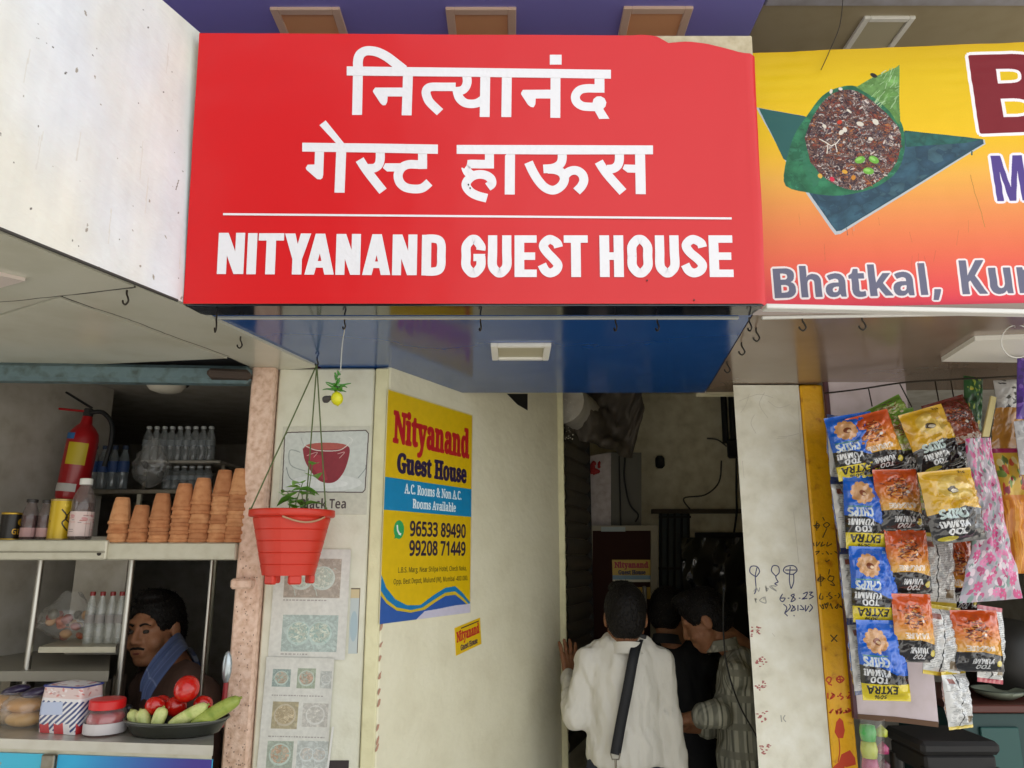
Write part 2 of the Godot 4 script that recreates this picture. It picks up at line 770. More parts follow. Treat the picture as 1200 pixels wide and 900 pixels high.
	func done() -> ArrayMesh:
		var a := []
		a.resize(Mesh.ARRAY_MAX)
		a[Mesh.ARRAY_VERTEX] = v
		a[Mesh.ARRAY_NORMAL] = n
		a[Mesh.ARRAY_INDEX] = ix
		var m := ArrayMesh.new()
		m.add_surface_from_arrays(Mesh.PRIMITIVE_TRIANGLES, a)
		return m

# a head that looks along +z of its basis, centred between the ears; size 1 is 0.23 m from chin to crown
func head_prims(t: Transform3D, s := 1.0) -> Array:
	var b := t.basis
	var e := func(x, y, z, rx, ry, rz, turn := Basis()): return [t * (Vector3(x, y, z) * s), Vector3(rx, ry, rz) * s, b * turn]
	var c := func(x, y, z, x2, y2, z2, r, r2): return [t * (Vector3(x, y, z) * s), t * (Vector3(x2, y2, z2) * s), r * s, r2 * s]
	var out := [
		e.call(0, 0.03, -0.012, 0.074, 0.092, 0.094),
		e.call(0, -0.03, 0.03, 0.064, 0.078, 0.06),
		e.call(0, -0.085, 0.055, 0.034, 0.026, 0.03),
		c.call(-0.048, -0.045, 0.01, -0.02, -0.092, 0.05, 0.024, 0.016),
		c.call(0.048, -0.045, 0.01, 0.02, -0.092, 0.05, 0.024, 0.016),
		c.call(-0.04, 0.035, 0.07, 0.04, 0.035, 0.07, 0.013, 0.013),
		e.call(-0.043, -0.03, 0.055, 0.026, 0.028, 0.026),
		e.call(0.043, -0.03, 0.055, 0.026, 0.028, 0.026),
		e.call(-0.077, -0.002, -0.012, 0.009, 0.032, 0.02),
		e.call(0.077, -0.002, -0.012, 0.009, 0.032, 0.02),
		e.call(-0.03, 0.008, 0.098, 0.015, 0.01, 0.014) + ["cut"],
		e.call(0.03, 0.008, 0.098, 0.015, 0.01, 0.014) + ["cut"],
		c.call(0, 0.022, 0.084, 0, -0.02, 0.104, 0.0075, 0.0105),
		e.call(-0.012, -0.026, 0.092, 0.009, 0.008, 0.01),
		e.call(0.012, -0.026, 0.092, 0.009, 0.008, 0.01),
		c.call(-0.02, -0.055, 0.083, 0.02, -0.055, 0.083, 0.0065, 0.0065),
		c.call(-0.018, -0.066, 0.081, 0.018, -0.066, 0.081, 0.0075, 0.0075),
	]
	return out

func hair_prims(t: Transform3D, s := 1.0) -> Array:
	var b := t.basis
	var e := func(x, y, z, rx, ry, rz): return [t * (Vector3(x, y, z) * s), Vector3(rx, ry, rz) * s, b]
	return [
		e.call(0, 0.042, -0.016, 0.083, 0.098, 0.101),
		e.call(0, 0.0, -0.05, 0.076, 0.085, 0.068),
		e.call(0.01, 0.12, 0.035, 0.055, 0.028, 0.05),
		e.call(0, -0.02, 0.115, 0.078, 0.098, 0.098) + ["cut"],
		e.call(-0.088, -0.045, 0.03, 0.034, 0.06, 0.052) + ["cut"],
		e.call(0.088, -0.045, 0.03, 0.034, 0.06, 0.052) + ["cut"],
		e.call(0, -0.13, -0.06, 0.12, 0.06, 0.12) + ["cut"],
	]

# a hand from the wrist: palm along d, fingers spread across side, thumb on the +side edge; curl bends towards inner
func hand_prims(wrist: Vector3, d: Vector3, side: Vector3, curl: float) -> Array:
	d = d.normalized()
	side = (side - d * side.dot(d)).normalized()
	var inner := d.cross(side).normalized()
	var out := []
	for k in 4:
		var o := (k - 1.5) * 0.019
		out.append([wrist + d * 0.012 + side * o * 0.55, wrist + d * 0.082 + side * o, 0.014, 0.0115])
	var lens := [0.066, 0.078, 0.072, 0.056]
	for k in 4:
		var o := (k - 1.5) * 0.021
		var p: Vector3 = wrist + d * 0.085 + side * o
		var dir := (d + side * (k - 1.5) * 0.10).normalized()
		var r := 0.0088
		for j in 3:
			var l: float = lens[3 - k] * [0.42, 0.32, 0.26][j]
			dir = dir.rotated(side, curl * (0.5 if j == 0 else 1.0)).normalized()
			out.append([p, p + dir * l, r, r * 0.92])
			p += dir * l
			r *= 0.92
	var tp := wrist + d * 0.03 + side * 0.026
	var td := (d * 0.6 + side * 0.75 + inner * 0.25).normalized()
	out.append([tp, tp + td * 0.04, 0.012, 0.0105])
	var tq := tp + td * 0.04
	out.append([tq, tq + (td + d * 0.6).normalized() * 0.032, 0.0105, 0.0085])
	return out

var M := {}
var sign_fr: Fr
var wall_fr: Fr
var cream_fr: Fr
var right_fr: Fr

func make_materials():
	var dirt := blotch(3, 0.012, [[0.0, "eeece6"], [0.5, "fafaf7"], [1.0, "ffffff"]], 5)
	var grime := blotch(9, 0.02, [[0.0, "d8d4cc"], [0.35, "efece6"], [0.8, "ffffff"]], 6)
	var plaster := bumps(5, 0.06, 2.0, 4)
	var rough := bumps(6, 0.03, 6.0, 5)
	M.dirt = dirt
	M.grime = grime
	M.plaster = plaster
	M.cream = sm("e6e0c6", 0.7, {"tex": dirt, "tri": 0.8, "bump": plaster, "bump_scale": 0.35})
	M.cream_end = sm("e2dcb4", 0.65, {"tex": dirt, "tri": 1.3, "bump": plaster, "bump_scale": 0.4})
	M.greycream = sm("dedcca", 0.65, {"tex": dirt, "tri": 1.7, "bump": plaster, "bump_scale": 0.3})
	M.pink = sm("e2c4b0", 0.75, {"tex": blotch(21, 0.03, [[0.0, "d2c4ba"], [0.35, "eee6df"], [0.75, "ffffff"]], 6), "tri": 2.2, "bump": rough, "bump_scale": 0.45})
	M.pillar = sm("ebe8d9", 0.65, {"tex": blotch(33, 0.016, [[0.0, "e2dfd6"], [0.35, "f4f2ec"], [0.8, "ffffff"]], 6), "tri": 1.1, "bump": plaster, "bump_scale": 0.4})
	M.yellow = sm("f0b40c", 0.4, {"tex": blotch(41, 0.02, [[0.0, "b58a4a"], [0.2, "f0e6d6"], [0.45, "ffffff"], [1.0, "fff6e2"]], 5), "tri": 1.6, "bump": plaster, "bump_scale": 0.35})
	M.blue = sm("234e8c", 0.09, {"spec": 0.65, "rough_tex": blotch(51, 0.01, [[0.0, "5a5a5a"], [0.5, "8a8a8a"], [1.0, "ffffff"]], 4), "tri": 0.7})
	M.blue.roughness = 0.24
	M.soffit = sm("8782cc", 0.14, {"spec": 0.5})
	M.grey_panel = sm("cac7b8", 0.2, {"spec": 0.5, "tex": dirt, "tri": 0.6})
	M.brown_panel = sm("857263", 0.16, {"spec": 0.6, "tex": dirt, "tri": 0.6})
	M.dark = sm("2b2a28", 0.8)
	M.black = sm("0f0f10", 0.6)
	M.steel = sm("b4b2aa", 0.32, {"metal": 1.0})
	M.old_steel = sm("8d887c", 0.42, {"metal": 0.85, "tex": grime, "tri": 3.0})
	M.alum = sm("c8c4b2", 0.4, {"metal": 0.35, "tex": dirt, "tri": 3.0})
	M.wire = sm("38322b", 0.5, {"metal": 0.6})
	M.lampframe = sm("e2dfd6", 0.45)
	M.lampface = sm("b99a72", 0.3)
	M.concrete = sm("8c8880", 0.85, {"tex": grime, "tri": 0.7, "bump": rough, "bump_scale": 0.6})
	M.room_grey = sm("b9b4aa", 0.8, {"tex": grime, "tri": 0.9})  # one even grey for walls and ceilings, grimy at random
	M.matt_grey = sm("b9b4aa", 0.85, {"tex": grime, "tri": 0.9})  # the same grey, slightly more matt
	M.white = sm("dedcd6", 0.5)
	M.clear = glass("eef2f2", 0.12, 0.05)
	M.plastic_bag = glass("e6e5e0", 0.1, 0.15)

func make_world():
	var cam := Camera3D.new()
	cam.name = "camera"
	add_child(cam)
	cam.position = EYE
	cam.rotation.x = TILT
	cam.fov = rad_to_deg(2.0 * atan(450.0 / F))
	cam.near = 0.05
	cam.far = 4000.0
	cam.current = true
	var e := Environment.new()
	e.background_mode = Environment.BG_SKY
	var sk := ProceduralSkyMaterial.new()
	sk.sky_top_color = Color("8e98a6")
	sk.sky_horizon_color = Color("f4f6f6")
	sk.sky_curve = 0.6
	sk.ground_horizon_color = Color("8b8780")
	sk.ground_bottom_color = Color("6b6862")
	sk.energy_multiplier = 1.0
	var sky := Sky.new()
	sky.sky_material = sk
	e.sky = sky
	e.background_energy_multiplier = 1.0
	e.tonemap_mode = Environment.TONE_MAPPER_LINEAR
	e.tonemap_exposure = 2.5
	e.sdfgi_enabled = true
	e.ssao_enabled = true
	e.ssil_enabled = true
	var we := WorldEnvironment.new()
	we.name = "world"
	we.environment = e
	add_child(we)
	var sun := DirectionalLight3D.new()
	sun.name = "sun"
	add_child(sun)
	sun.light_energy = 1.6
	sun.light_angular_distance = 3.0
	sun.light_color = Color("fffaf2")
	sun.shadow_enabled = true
	sun.rotation_degrees = Vector3(-64, 150, 0)

func make_ground():
	var b := MB.new()
	b.quad(Vector3(-900, -0.15, 900), Vector3(900, -0.15, 900), Vector3(900, -0.15, -900), Vector3(-900, -0.15, -900))
	solo("road", b, sm("969694", 0.9, {"tex": M.grime, "tri": 0.3}), "grey concrete road in front of the shops", "road", "", "structure")
	b = MB.new()
	b.span(Vector3(-7, -0.4, -7.0), Vector3(7, 0.0, 1.4), 0.015)
	solo("pavement", b, sm("b0afab", 0.9, {"tex": M.grime, "tri": 0.5}), "grey concrete pavement and shop floor", "pavement", "", "structure")

func make_added_house():
	# added house out of view, dark so the sign's left half mirrors little light
	var t := thing("added_house", "unseen dark brown house added across the street to darken the sign reflection", "building", Vector3(-9, -0.15, 14))
	var b := MB.new()
	b.span(Vector3(-22, -0.15, 13), Vector3(-2.3, 11.0, 20), 0.02)
	part(t, "wall", b, sm("4a4038", 0.9, {"tex": M.grime, "tri": 0.3}))
	b = MB.new()
	b.span(Vector3(-22.3, 11.0, 12.6), Vector3(-2.0, 11.3, 20.3), 0.02)
	part(t, "roof", b, sm("5a544c", 0.9))
	for fl in 3:
		for i in 5:
			var x := -20.0 + i * 3.7
			b = MB.new()
			b.span(Vector3(x, 1.2 + fl * 3.3, 12.93), Vector3(x + 1.5, 2.9 + fl * 3.3, 13.05))
			part(t, "window", b, sm("1c2226", 0.15))

func flat_poly(y: float, pts: Array) -> PackedVector2Array:
	# photo pixels on a ceiling of height y, as plan points (x, z)
	var out := PackedVector2Array()
	for i in range(0, pts.size(), 2):
		var p := ph(pts[i], pts[i + 1], y)
		out.append(Vector2(p.x, -p.z))
	return out

func plan(pts: Array) -> PackedVector2Array:
	var out := PackedVector2Array()
	for i in range(0, pts.size(), 2):
		out.append(Vector2(pts[i], pts[i + 1]))
	return out

# a slab with a plan outline (x, distance) between two heights
func slab(b: MB, pts: PackedVector2Array, y0: float, y1: float) -> MB:
	var f := Fr.new(Vector3.ZERO, Vector3.RIGHT, Vector3.FORWARD)
	return b.plate(f, pts, y0, y1, true)

func wall_run(b: MB, a: Vector2, c: Vector2, th: float, y0: float, y1: float, bev := 0.004) -> MB:
	# a wall between two plan points, its face on the line, its body behind (to the side away from the normal)
	var d := Vector3(c.x - a.x, 0, -(c.y - a.y))
	var n := d.normalized().cross(Vector3.UP)
	var mid := Vector3((a.x + c.x) * 0.5, (y0 + y1) * 0.5, -(a.y + c.y) * 0.5) - n * th * 0.5
	return b.box(mid, Vector3(d.length(), y1 - y0, th), bev, Basis(d.normalized(), Vector3.UP, n))

func make_building():
	# ---- the projecting white box over the tea stall ----
	var can := thing("canopy", "white painted concrete canopy box projecting over the tea stall", "canopy", Vector3(-1.5, 2.37, -1.5))
	var a := Vector2(-1.45, -0.02)
	var c := Vector2(-0.795, 1.705)
	var wall := MB.new()
	var dir := Vector3(c.x - a.x, 0, -(c.y - a.y)).normalized()
	var nn := dir.cross(Vector3.UP)
	wall.grid(func(u, v):
		# a tall face whose far end turns round a soft corner
		var s: float = u * 1.92
		var p := Vector3(a.x, 2.372 + v * 0.718, -a.y)
		var bend := maxf(0.0, s - 1.845)
		p += dir * (minf(s, 1.845) + sin(minf(bend / 0.05, 1.5)) * 0.05)
		p -= nn * (1.0 - cos(minf(bend / 0.05, 1.5))) * 0.05
		return p, 60, 6)
	var sp := Canvas.new(1024, 512, Color("e4e5e0"))
	var ns := FastNoiseLite.new()
	ns.seed = 77
	ns.frequency = 0.02
	ns.fractal_octaves = 4
	for y in 512:
		for x in 1024:
			var k := 0.975 + 0.035 * ns.get_noise_2d(x * 0.6, y * 0.35) + 0.02 * ns.get_noise_2d(x * 2.2 + 900, y * 0.12)
			var warm := clampf(ns.get_noise_2d(x * 0.15 - 500, y * 0.05) * 0.12, -0.03, 0.03)
			sp.im.set_pixel(x, y, Color(0.885 * k + warm * 0.4, 0.893 * k, 0.875 * k - warm))
	R.seed = 4
	for i in 260:
		var x := rnd(0, 1024)
		var y := rnd(0, 512)
		var r := rnd(0.5, 1.5) if i % 6 else rnd(1.4, 2.6)
		sp.ell(x, y, r * 0.6, r * rnd(0.8, 2.2), Color("55504a") if i % 3 else Color("9a9488"), rnd(-0.6, 0.6), 7)
	for i in 30:
		var x := rnd(300, 1000)
		var y := rnd(0, 430)
		var p := PackedVector2Array([Vector2(x, y), Vector2(x + rnd(-2, 2), y + rnd(15, 70))])
		sp.line(p, 1.2, Color("d3d2ca"))
	sp.line(PackedVector2Array([Vector2(960, 190), Vector2(963, 210)]), 1.2, Color("6b665c"))
	var wm := sm("ffffff", 0.55, {"tex": sp.tex(), "bump": M.plaster, "bump_scale": 0.25})
	part(can, "face", wall, wm)
	var body := MB.new()
	slab(body, plan([-3.2, -0.02, -1.49, -0.02, -0.86, 1.68, -0.86, 2.2, -3.2, 2.2]), 2.385, 3.086)
	part(can, "body", body, M.white)
	# underside panels with open joints
	var y := 2.372
	var slots := [
		[-200, 260, -330, 470, 69, 349.5, 158, 337.5, -20, 262],
		[-330, 473, -150, 440, 0, 432, 266, 420, 72, 350, 60, 352.0],
		[74, 347.5, 270, 419.5, 300, 433, 340, 433, 372, 430.5, 214, 357.5, 162, 336.5],
	]
	var und := MB.new()
	var pan := plan([-3.2, -0.02, -1.46, -0.02])
	pan.append_array(flat_poly(y, [157, 336.0, 69, 347.0, -330, 468]))
	slab(und, pan, y, y + 0.01)
	part(can, "panel", und, M.grey_panel)
	for i in [1, 2]:
		var pb := MB.new()
		slab(pb, flat_poly(y, slots[i]), y, y + 0.01)
		part(can, "panel", pb, M.grey_panel)
	var backing := MB.new()
	slab(backing, plan([-3.2, 0.1, -1.44, 0.1, -0.80, 1.72, -0.64, 2.40, -3.2, 2.40]), y + 0.0102, y + 0.0128)
	part(can, "backing_board", backing, M.black)

	R.seed = 14
	for run in [[-40, 358, 70, 347, 158, 336.8], [70, 347, 110, 361, 150, 374, 200, 393, 268, 417.5]]:
		var bead := []
		var seam := flat_poly(y, run)
		for q in curve(seam, 9):
			bead.append(Vector3(q.x + rnd(-0.002, 0.002), y + 0.0012, -q.y + rnd(-0.002, 0.002)))
		part(can, "joint_filler", MB.new().tube(bead, 0.0024, 0.0024, 5), sm("4a4740", 0.8))
	var lip := MB.new()
	lip.tube([Vector3(-1.45, y - 0.002, 0.02), Vector3(-0.797, y - 0.002, -1.70)], 0.0035, 0.0035, 6)
	part(can, "dark_edge_line", lip, sm("3c3a36", 0.7))  # thin dark tube along the face's lower edge

	# ---- blue laminate ceiling over the entrance ----
	var ce := thing("entrance_ceiling", "glossy blue laminate ceiling over the entrance below the red sign", "ceiling", Vector3(0, CEIL, -2.2))
	var cb := MB.new()
	slab(cb, plan([-0.79, 1.80, 0.612, 1.80, 0.616, 1.85, 0.732, 2.79, -0.60, 2.79, -0.628, 2.395]), CEIL, CEIL + 0.02)
	part(ce, "panel", cb, M.blue)
	var tr := MB.new()
	tr.box(Vector3(-0.09, CEIL - 0.004, -1.852), Vector3(1.35, 0.009, 0.008), 0.002)
	part(ce, "trim", tr, sm("b9b9b2", 0.35, {"metal": 0.4}))

	# ---- brown laminate ceiling of the snack shop ----
	var rc := thing("shop_ceiling", "glossy brown laminate ceiling over the snack shop front", "ceiling", Vector3(1.4, CEIL, -2.2))
	cb = MB.new()
	slab(cb, plan([0.621, 1.85, 2.4, 1.73, 2.4, 2.72, 0.737, 2.79]), CEIL + 0.002, CEIL + 0.02)
	part(rc, "panel", cb, M.brown_panel)
	tr = MB.new()
	tr.box(Vector3(1.40, CEIL - 0.006, -1.815), Vector3(1.56, 0.012, 0.03), 0.002, Basis(Vector3.UP, 0.065))
	part(rc, "trim", tr, M.white)

	# ---- the floor above: soffits, and the wall behind the signs ----
	var up := thing("upper_floor", "overhanging upper floor with blue soffit and wall behind the signs", "building", Vector3(0, 2.4, -2.6))
	var us := MB.new()
	us.span(Vector3(-2.6, 3.53, -3.0), Vector3(0.822, 3.75, -1.45), 0.004)
	part(up, "soffit", us, M.soffit)
	us = MB.new()
	us.span(Vector3(0.828, 3.535, -2.13), Vector3(3.4, 3.75, -1.45), 0.004)
	part(up, "soffit", us, sm("a4a2aa", 0.3, {"tex": M.grime, "tri": 1.1}))
	us = MB.new()
	us.span(Vector3(0.826, 3.545, -3.0), Vector3(3.4, 3.75, -2.134), 0.003)
	part(up, "soffit", us, sm("a3967c", 0.22, {"tex": M.dirt, "tri": 1.1}))
	us = MB.new()
	us.span(Vector3(-0.78, 2.405, -2.78), Vector3(0.84, 3.53, -2.62))
	us.span(Vector3(-3.2, 2.58, -2.78), Vector3(-0.785, 3.53, -2.62))  # unseen stretch added to block light over the tea stall
	part(up, "wall", us, sm("7c3a44", 0.5, {"tex": M.grime, "tri": 1.0}))
	us = MB.new()
	us.span(Vector3(0.842, 2.405, -2.73), Vector3(3.4, 3.53, -2.62))
	part(up, "wall", us, sm("7a6a3a", 0.5, {"tex": M.grime, "tri": 1.0}))
	us = MB.new()
	us.span(Vector3(-3.6, 3.76, -8.0), Vector3(3.8, 3.95, -1.4))
	part(up, "slab", us, M.concrete)  # unseen roof slab added to keep the rooms below dark

	# ---- pillars and the passage wall ----
	var pk := thing("pink_pillar", "narrow pink painted pillar with chipped plaster beside the tea stall", "pillar", Vector3(-0.8, 0, -2.4))
	var pb2 := MB.new()
	pb2.span(Vector3(-0.842, 0, -2.75), Vector3(-0.767, CEIL - 0.004, -2.36), 0.006)
	part(pk, "shaft", pb2, M.pink)
	var lug := MB.new()
	var lp := pz(285, 684, 2.345)
	lug.box(lp, Vector3(0.062, 0.03, 0.05), 0.006)
	part(pk, "ledge", lug, M.pink)
	R.seed = 55
	var pits := MB.new()
	var pfr := Fr.new(Vector3(0, EYE.y, -2.36), Vector3.RIGHT, Vector3.UP)
	for i in 150:
		var py := 905.0 - pow(R.randf(), 1.6) * 260.0
		var q := on(pfr, lerpf(272.0, 306.0, R.randf()) - (py - 780.0) * 0.07, py)
		if q.x < -0.838 or q.x > -0.771:
			continue
		var pts := PackedVector2Array()
		for k in 6:
			pts.append(q + Vector2(cos(TAU * k / 6) * rnd(0.0008, 0.0026), sin(TAU * k / 6) * rnd(0.001, 0.0034)))
		pits.plate(pfr, pts, -0.001, 0.0003)
	part(pk, "plaster_pits", pits, sm("8d7468", 0.9)).set_meta("kind", "stuff")
	var cr := thing("cream_pillar", "grey cream plastered pillar carrying the tea menu prints", "pillar", Vector3(-0.6, 0, -2.5))
	pb2 = MB.new()
	pb2.span(Vector3(-0.763, 0, -2.75), Vector3(-0.449, CEIL - 0.004, -2.39), 0.005)
	part(cr, "shaft", pb2, M.greycream)
	cream_fr = Fr.new(Vector3(0, EYE.y, -2.39), Vector3.RIGHT, Vector3.UP)
	var pw := thing("passage_wall", "cream wall slanting into the entrance passage with the yellow guest house poster", "wall", Vector3(0, 0, -3.0))
	var w := MB.new()
	var wa := Vector2(-0.40, 2.392)
	var wd := Vector2(0.53, 1.0)
	var we := wa + wd * 1.18
	wall_run(w, wa, we, 0.05, 0, 2.78, 0.006)
	part(pw, "plaster", w, M.cream)
	w = MB.new()
	w.span(Vector3(-0.446, 0, -2.6), Vector3(-0.403, CEIL - 0.004, -2.386), 0.004)
	part(pw, "corner_strip", w, M.cream_end)
	wall_fr = Fr.new(Vector3(wa.x, EYE.y, -wa.y), Vector3(wd.x, 0, -wd.y), Vector3.UP)
	w = MB.new()
	var je := wall_fr.p(Vector2(1.336, 0), 0.0)
	w.box(Vector3(je.x - 0.016, 1.39, je.z - 0.012), Vector3(0.075, 2.78, 0.05), 0.004)
	part(pw, "jamb", w, M.cream_end)
	# chipped plaster along the front corner
	R.seed = 8
	var chips := MB.new()
	for i in 9:
		var py := [735, 757, 772, 795, 812, 826, 855, 872, 880][i] as float
		var q := on(wall_fr, 441.0 - (py - 720) * 0.05 + rnd(-1, 1), py)
		q.x = maxf(q.x, 0.004)
		var pts := PackedVector2Array()
		for k in 7:
			pts.append(q + Vector2(cos(TAU * k / 7) * rnd(0.003, 0.007), sin(TAU * k / 7) * rnd(0.006, 0.018)).rotated(-0.5))
		chips.plate(wall_fr, pts, 0.0, 0.0012)
	part(pw, "chipped_paint", chips, sm("b98d76", 0.8))
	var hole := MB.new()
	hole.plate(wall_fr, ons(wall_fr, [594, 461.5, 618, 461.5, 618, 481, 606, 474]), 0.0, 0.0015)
	part(pw, "broken_hole_dark", hole, M.black)  # black plate puts in the dark inside a hole in the wall

	var rp := thing("white_pillar", "dirty white pillar with pen scribbles between doorway and snack shop", "pillar", Vector3(0.9, 0, -2.7))
	w = MB.new()
	slab(w, plan([0.80, 2.65, 1.0365, 2.65, 1.0365, 2.95, 0.905, 2.95]), 0, CEIL - 0.002)
	part(rp, "shaft", w, M.pillar)
	w = MB.new()
	w.span(Vector3(1.039, 0, -2.95), Vector3(1.1216, CEIL - 0.002, -2.642), 0.006)
	part(rp, "yellow_edge", w, M.yellow).set_meta("label", "ochre yellow painted edge of the pillar with red and black marks")
	right_fr = Fr.new(Vector3(0, EYE.y, -2.65), Vector3.RIGHT, Vector3.UP)
	make_scribbles(rp)

func scrawl(b: MB, f: Fr, z: float, wpx: float, lines: Array):
	for l in lines:
		var p := ons(f, l)
		if p.size() > 2:
			p = curve(p, 4)
		b.stroke(f, p, wpx * 0.0031, z, z + 0.0003 + R.randf() * 0.0002)

func wobble(x0: float, y0: float, w: float, h: float, n: int) -> Array:
	# a few handwritten characters
	var out := []
	for i in n:
		var cx := x0 + w * (i + 0.5) / n
		var l := []
		for k in 5:
			l.append(cx + rnd(-0.5, 0.5) * w / n)
			l.append(y0 + rnd(-0.5, 0.5) * h)
		out.append(l)
	return out

func digits(b: MB, f: Fr, z: float, s: String, x0: float, y0: float, x1: float, y1: float):
	var t := txt(s, false, false)
	var lo := on(f, x0, y1)
	var hi := on(f, x1, y0)
	for i in range(0, t.size(), 3):
		b.tri(f.p(lo + (hi - lo) * t[i], z), f.p(lo + (hi - lo) * t[i + 1], z), f.p(lo + (hi - lo) * t[i + 2], z))

func make_scribbles(rp: Node3D):
	R.seed = 12
	var b := MB.new()
	var f := right_fr
	# loops with tails, a date, a word
	scrawl(b, f, 0.0004, 1.1, [[886, 676, 879, 671, 880, 664, 887, 664, 890, 670, 886, 676], [887, 665, 885, 676, 886, 690, 884, 696],
		[909, 675, 904, 669, 906, 663, 912, 664, 913, 671, 909, 676, 912, 682], [912, 682, 908, 684, 911, 686],
		[923, 673, 918, 669, 921, 664, 930, 663, 934, 668, 929, 673, 922, 672], [926, 664, 925, 680, 927, 690], [930, 672, 930, 682, 927, 690], [920, 668, 933, 668],
		[917, 696, 914, 702, 917, 705, 920, 701, 915, 701], [923, 701, 925, 701],
		[931, 696, 927, 698, 932, 702, 927, 705, 931, 697], [936, 701, 938, 701],
		[941, 696, 946, 694, 944, 699, 940, 702, 946, 701], [948, 694, 952, 694, 949, 697, 953, 699, 948, 702],
		[918, 708, 922, 712, 920, 718, 926, 712, 925, 708], [928, 709, 932, 714, 927, 716, 931, 710], [935, 709, 935, 716], [938, 709, 942, 714, 937, 714], [944, 709, 944, 716, 948, 710], [949, 708, 952, 712, 948, 717], [919, 718, 923, 722], [930, 721, 931, 722]])
	part(rp, "pen_scribble", b, sm("3a3f68", 0.6))
	b = MB.new()
	scrawl(b, f, 0.0004, 1.0, wobble(882, 690, 28, 8, 3) + wobble(880, 703, 20, 8, 2) + [[915, 838, 916, 846], [920, 838, 918, 842, 921, 846]])
	part(rp, "faded_scribble", b, sm("a8a59c", 0.7))
	# hairline scratches and a smear near the top
	b = MB.new()
	scrawl(b, f, 0.0003, 0.45, [[866, 470, 876, 466, 890, 462, 906, 466], [878, 462, 874, 474, 868, 484], [900, 470, 912, 478, 926, 474], [884, 486, 880, 496, 886, 508], [896, 460, 890, 474, 900, 490], [912, 512, 924, 511, 936, 508], [910, 514, 922, 513], [935, 470, 937, 500, 938, 520], [870, 540, 872, 560], [930, 600, 934, 640, 936, 660], [905, 742, 908, 746]])
	part(rp, "scratch", b, sm("c8c2b2", 0.8))
	# red fingerprints down the pillar's edge
	b = MB.new()
	for q in [[885, 740], [891, 776], [890, 804], [892, 841], [896, 879]]:
		for k in 16:
			var cx: float = q[0] + rnd(-5, 7)
			var cy: float = q[1] + rnd(-6, 5) - (cx - q[0]) * 0.25
			if cx < 879.0 + (cy - 740.0) * 0.055:
				continue
			var pts := PackedVector2Array()
			for j in 6:
				pts.append(on(f, cx + cos(TAU * j / 6) * rnd(0.5, 2.4), cy + sin(TAU * j / 6) * rnd(0.3, 1.3)))
			b.plate(f, pts, 0.0, 0.0003 + k * 0.00002)
	part(rp, "red_fingerprint", b, sm("a8605c", 0.8))
	var g := Fr.new(Vector3(0, EYE.y, -2.642), Vector3.RIGHT, Vector3.UP)
	b = MB.new()
	scrawl(b, g, 0.0004, 1.0, [[957, 613, 955, 617, 958, 619, 960, 615, 957, 613], [957, 611, 957, 622], [953, 616, 961, 616],
		[969, 612, 965, 615, 968, 618, 972, 615, 969, 612], [969, 619, 964, 630], [964, 606, 966, 610],
		[953, 636, 954, 640], [957, 635, 957, 640, 961, 635], [964, 635, 962, 640, 967, 638], [970, 635, 969, 640, 975, 637],
		[955, 647, 960, 646, 956, 650], [963, 649, 965, 649], [968, 646, 971, 650], [973, 649, 975, 649], [978, 646, 982, 649],
		[967, 657, 969, 658, 972, 656], [961, 676, 958, 680, 963, 681, 965, 677, 961, 676], [961, 673, 962, 687], [958, 679, 967, 678],
		[973, 674, 970, 679, 975, 681, 977, 676, 972, 675], [974, 681, 978, 686, 973, 685], [972, 667, 971, 673],
		[962, 695, 960, 701, 964, 702, 964, 698], [968, 699, 970, 699], [973, 694, 971, 697, 975, 700, 972, 702], [978, 698, 980, 698], [982, 695, 984, 698, 982, 701]]
		+ wobble(960, 710, 28, 7, 5))
	scrawl(b, g, 0.0004, 1.2, [[973, 744, 981, 752], [981, 744, 974, 752]])
	part(rp, "pen_note", b, sm("4a3a1c", 0.6))
	b = MB.new()
	scrawl(b, g, 0.0004, 1.4, [[971, 793, 968, 797, 972, 800, 974, 795, 971, 793], [970, 801, 975, 803], [984, 792, 980, 796, 984, 800, 989, 796, 985, 792], [981, 796, 989, 797], [984, 792, 985, 800],
		[970, 812, 970, 819], [974, 812, 978, 815, 973, 819, 977, 813], [981, 816, 983, 816], [986, 812, 984, 815, 988, 817, 985, 820], [991, 816, 992, 816], [994, 811, 997, 813, 993, 818, 998, 817]]
		+ wobble(972, 833, 26, 7, 5))
	b.plate(g, ons(g, [980, 846, 984, 841, 988, 845, 990, 856, 988, 865, 982, 865, 978, 858]), 0.0, 0.0004)
	b.plate(g, ons(g, [986, 884, 996, 879, 1002, 888, 1003, 896, 992, 899, 982, 896]), 0.0, 0.0004)
	b.plate(g, ons(g, [976, 899, 983, 893, 990, 899, 986, 904, 978, 904]), 0.0, 0.0005)
	scrawl(b, g, 0.0004, 1.0, [[983, 865, 984, 880, 982, 893]])
	part(rp, "red_mark", b, sm("c8401e", 0.6))

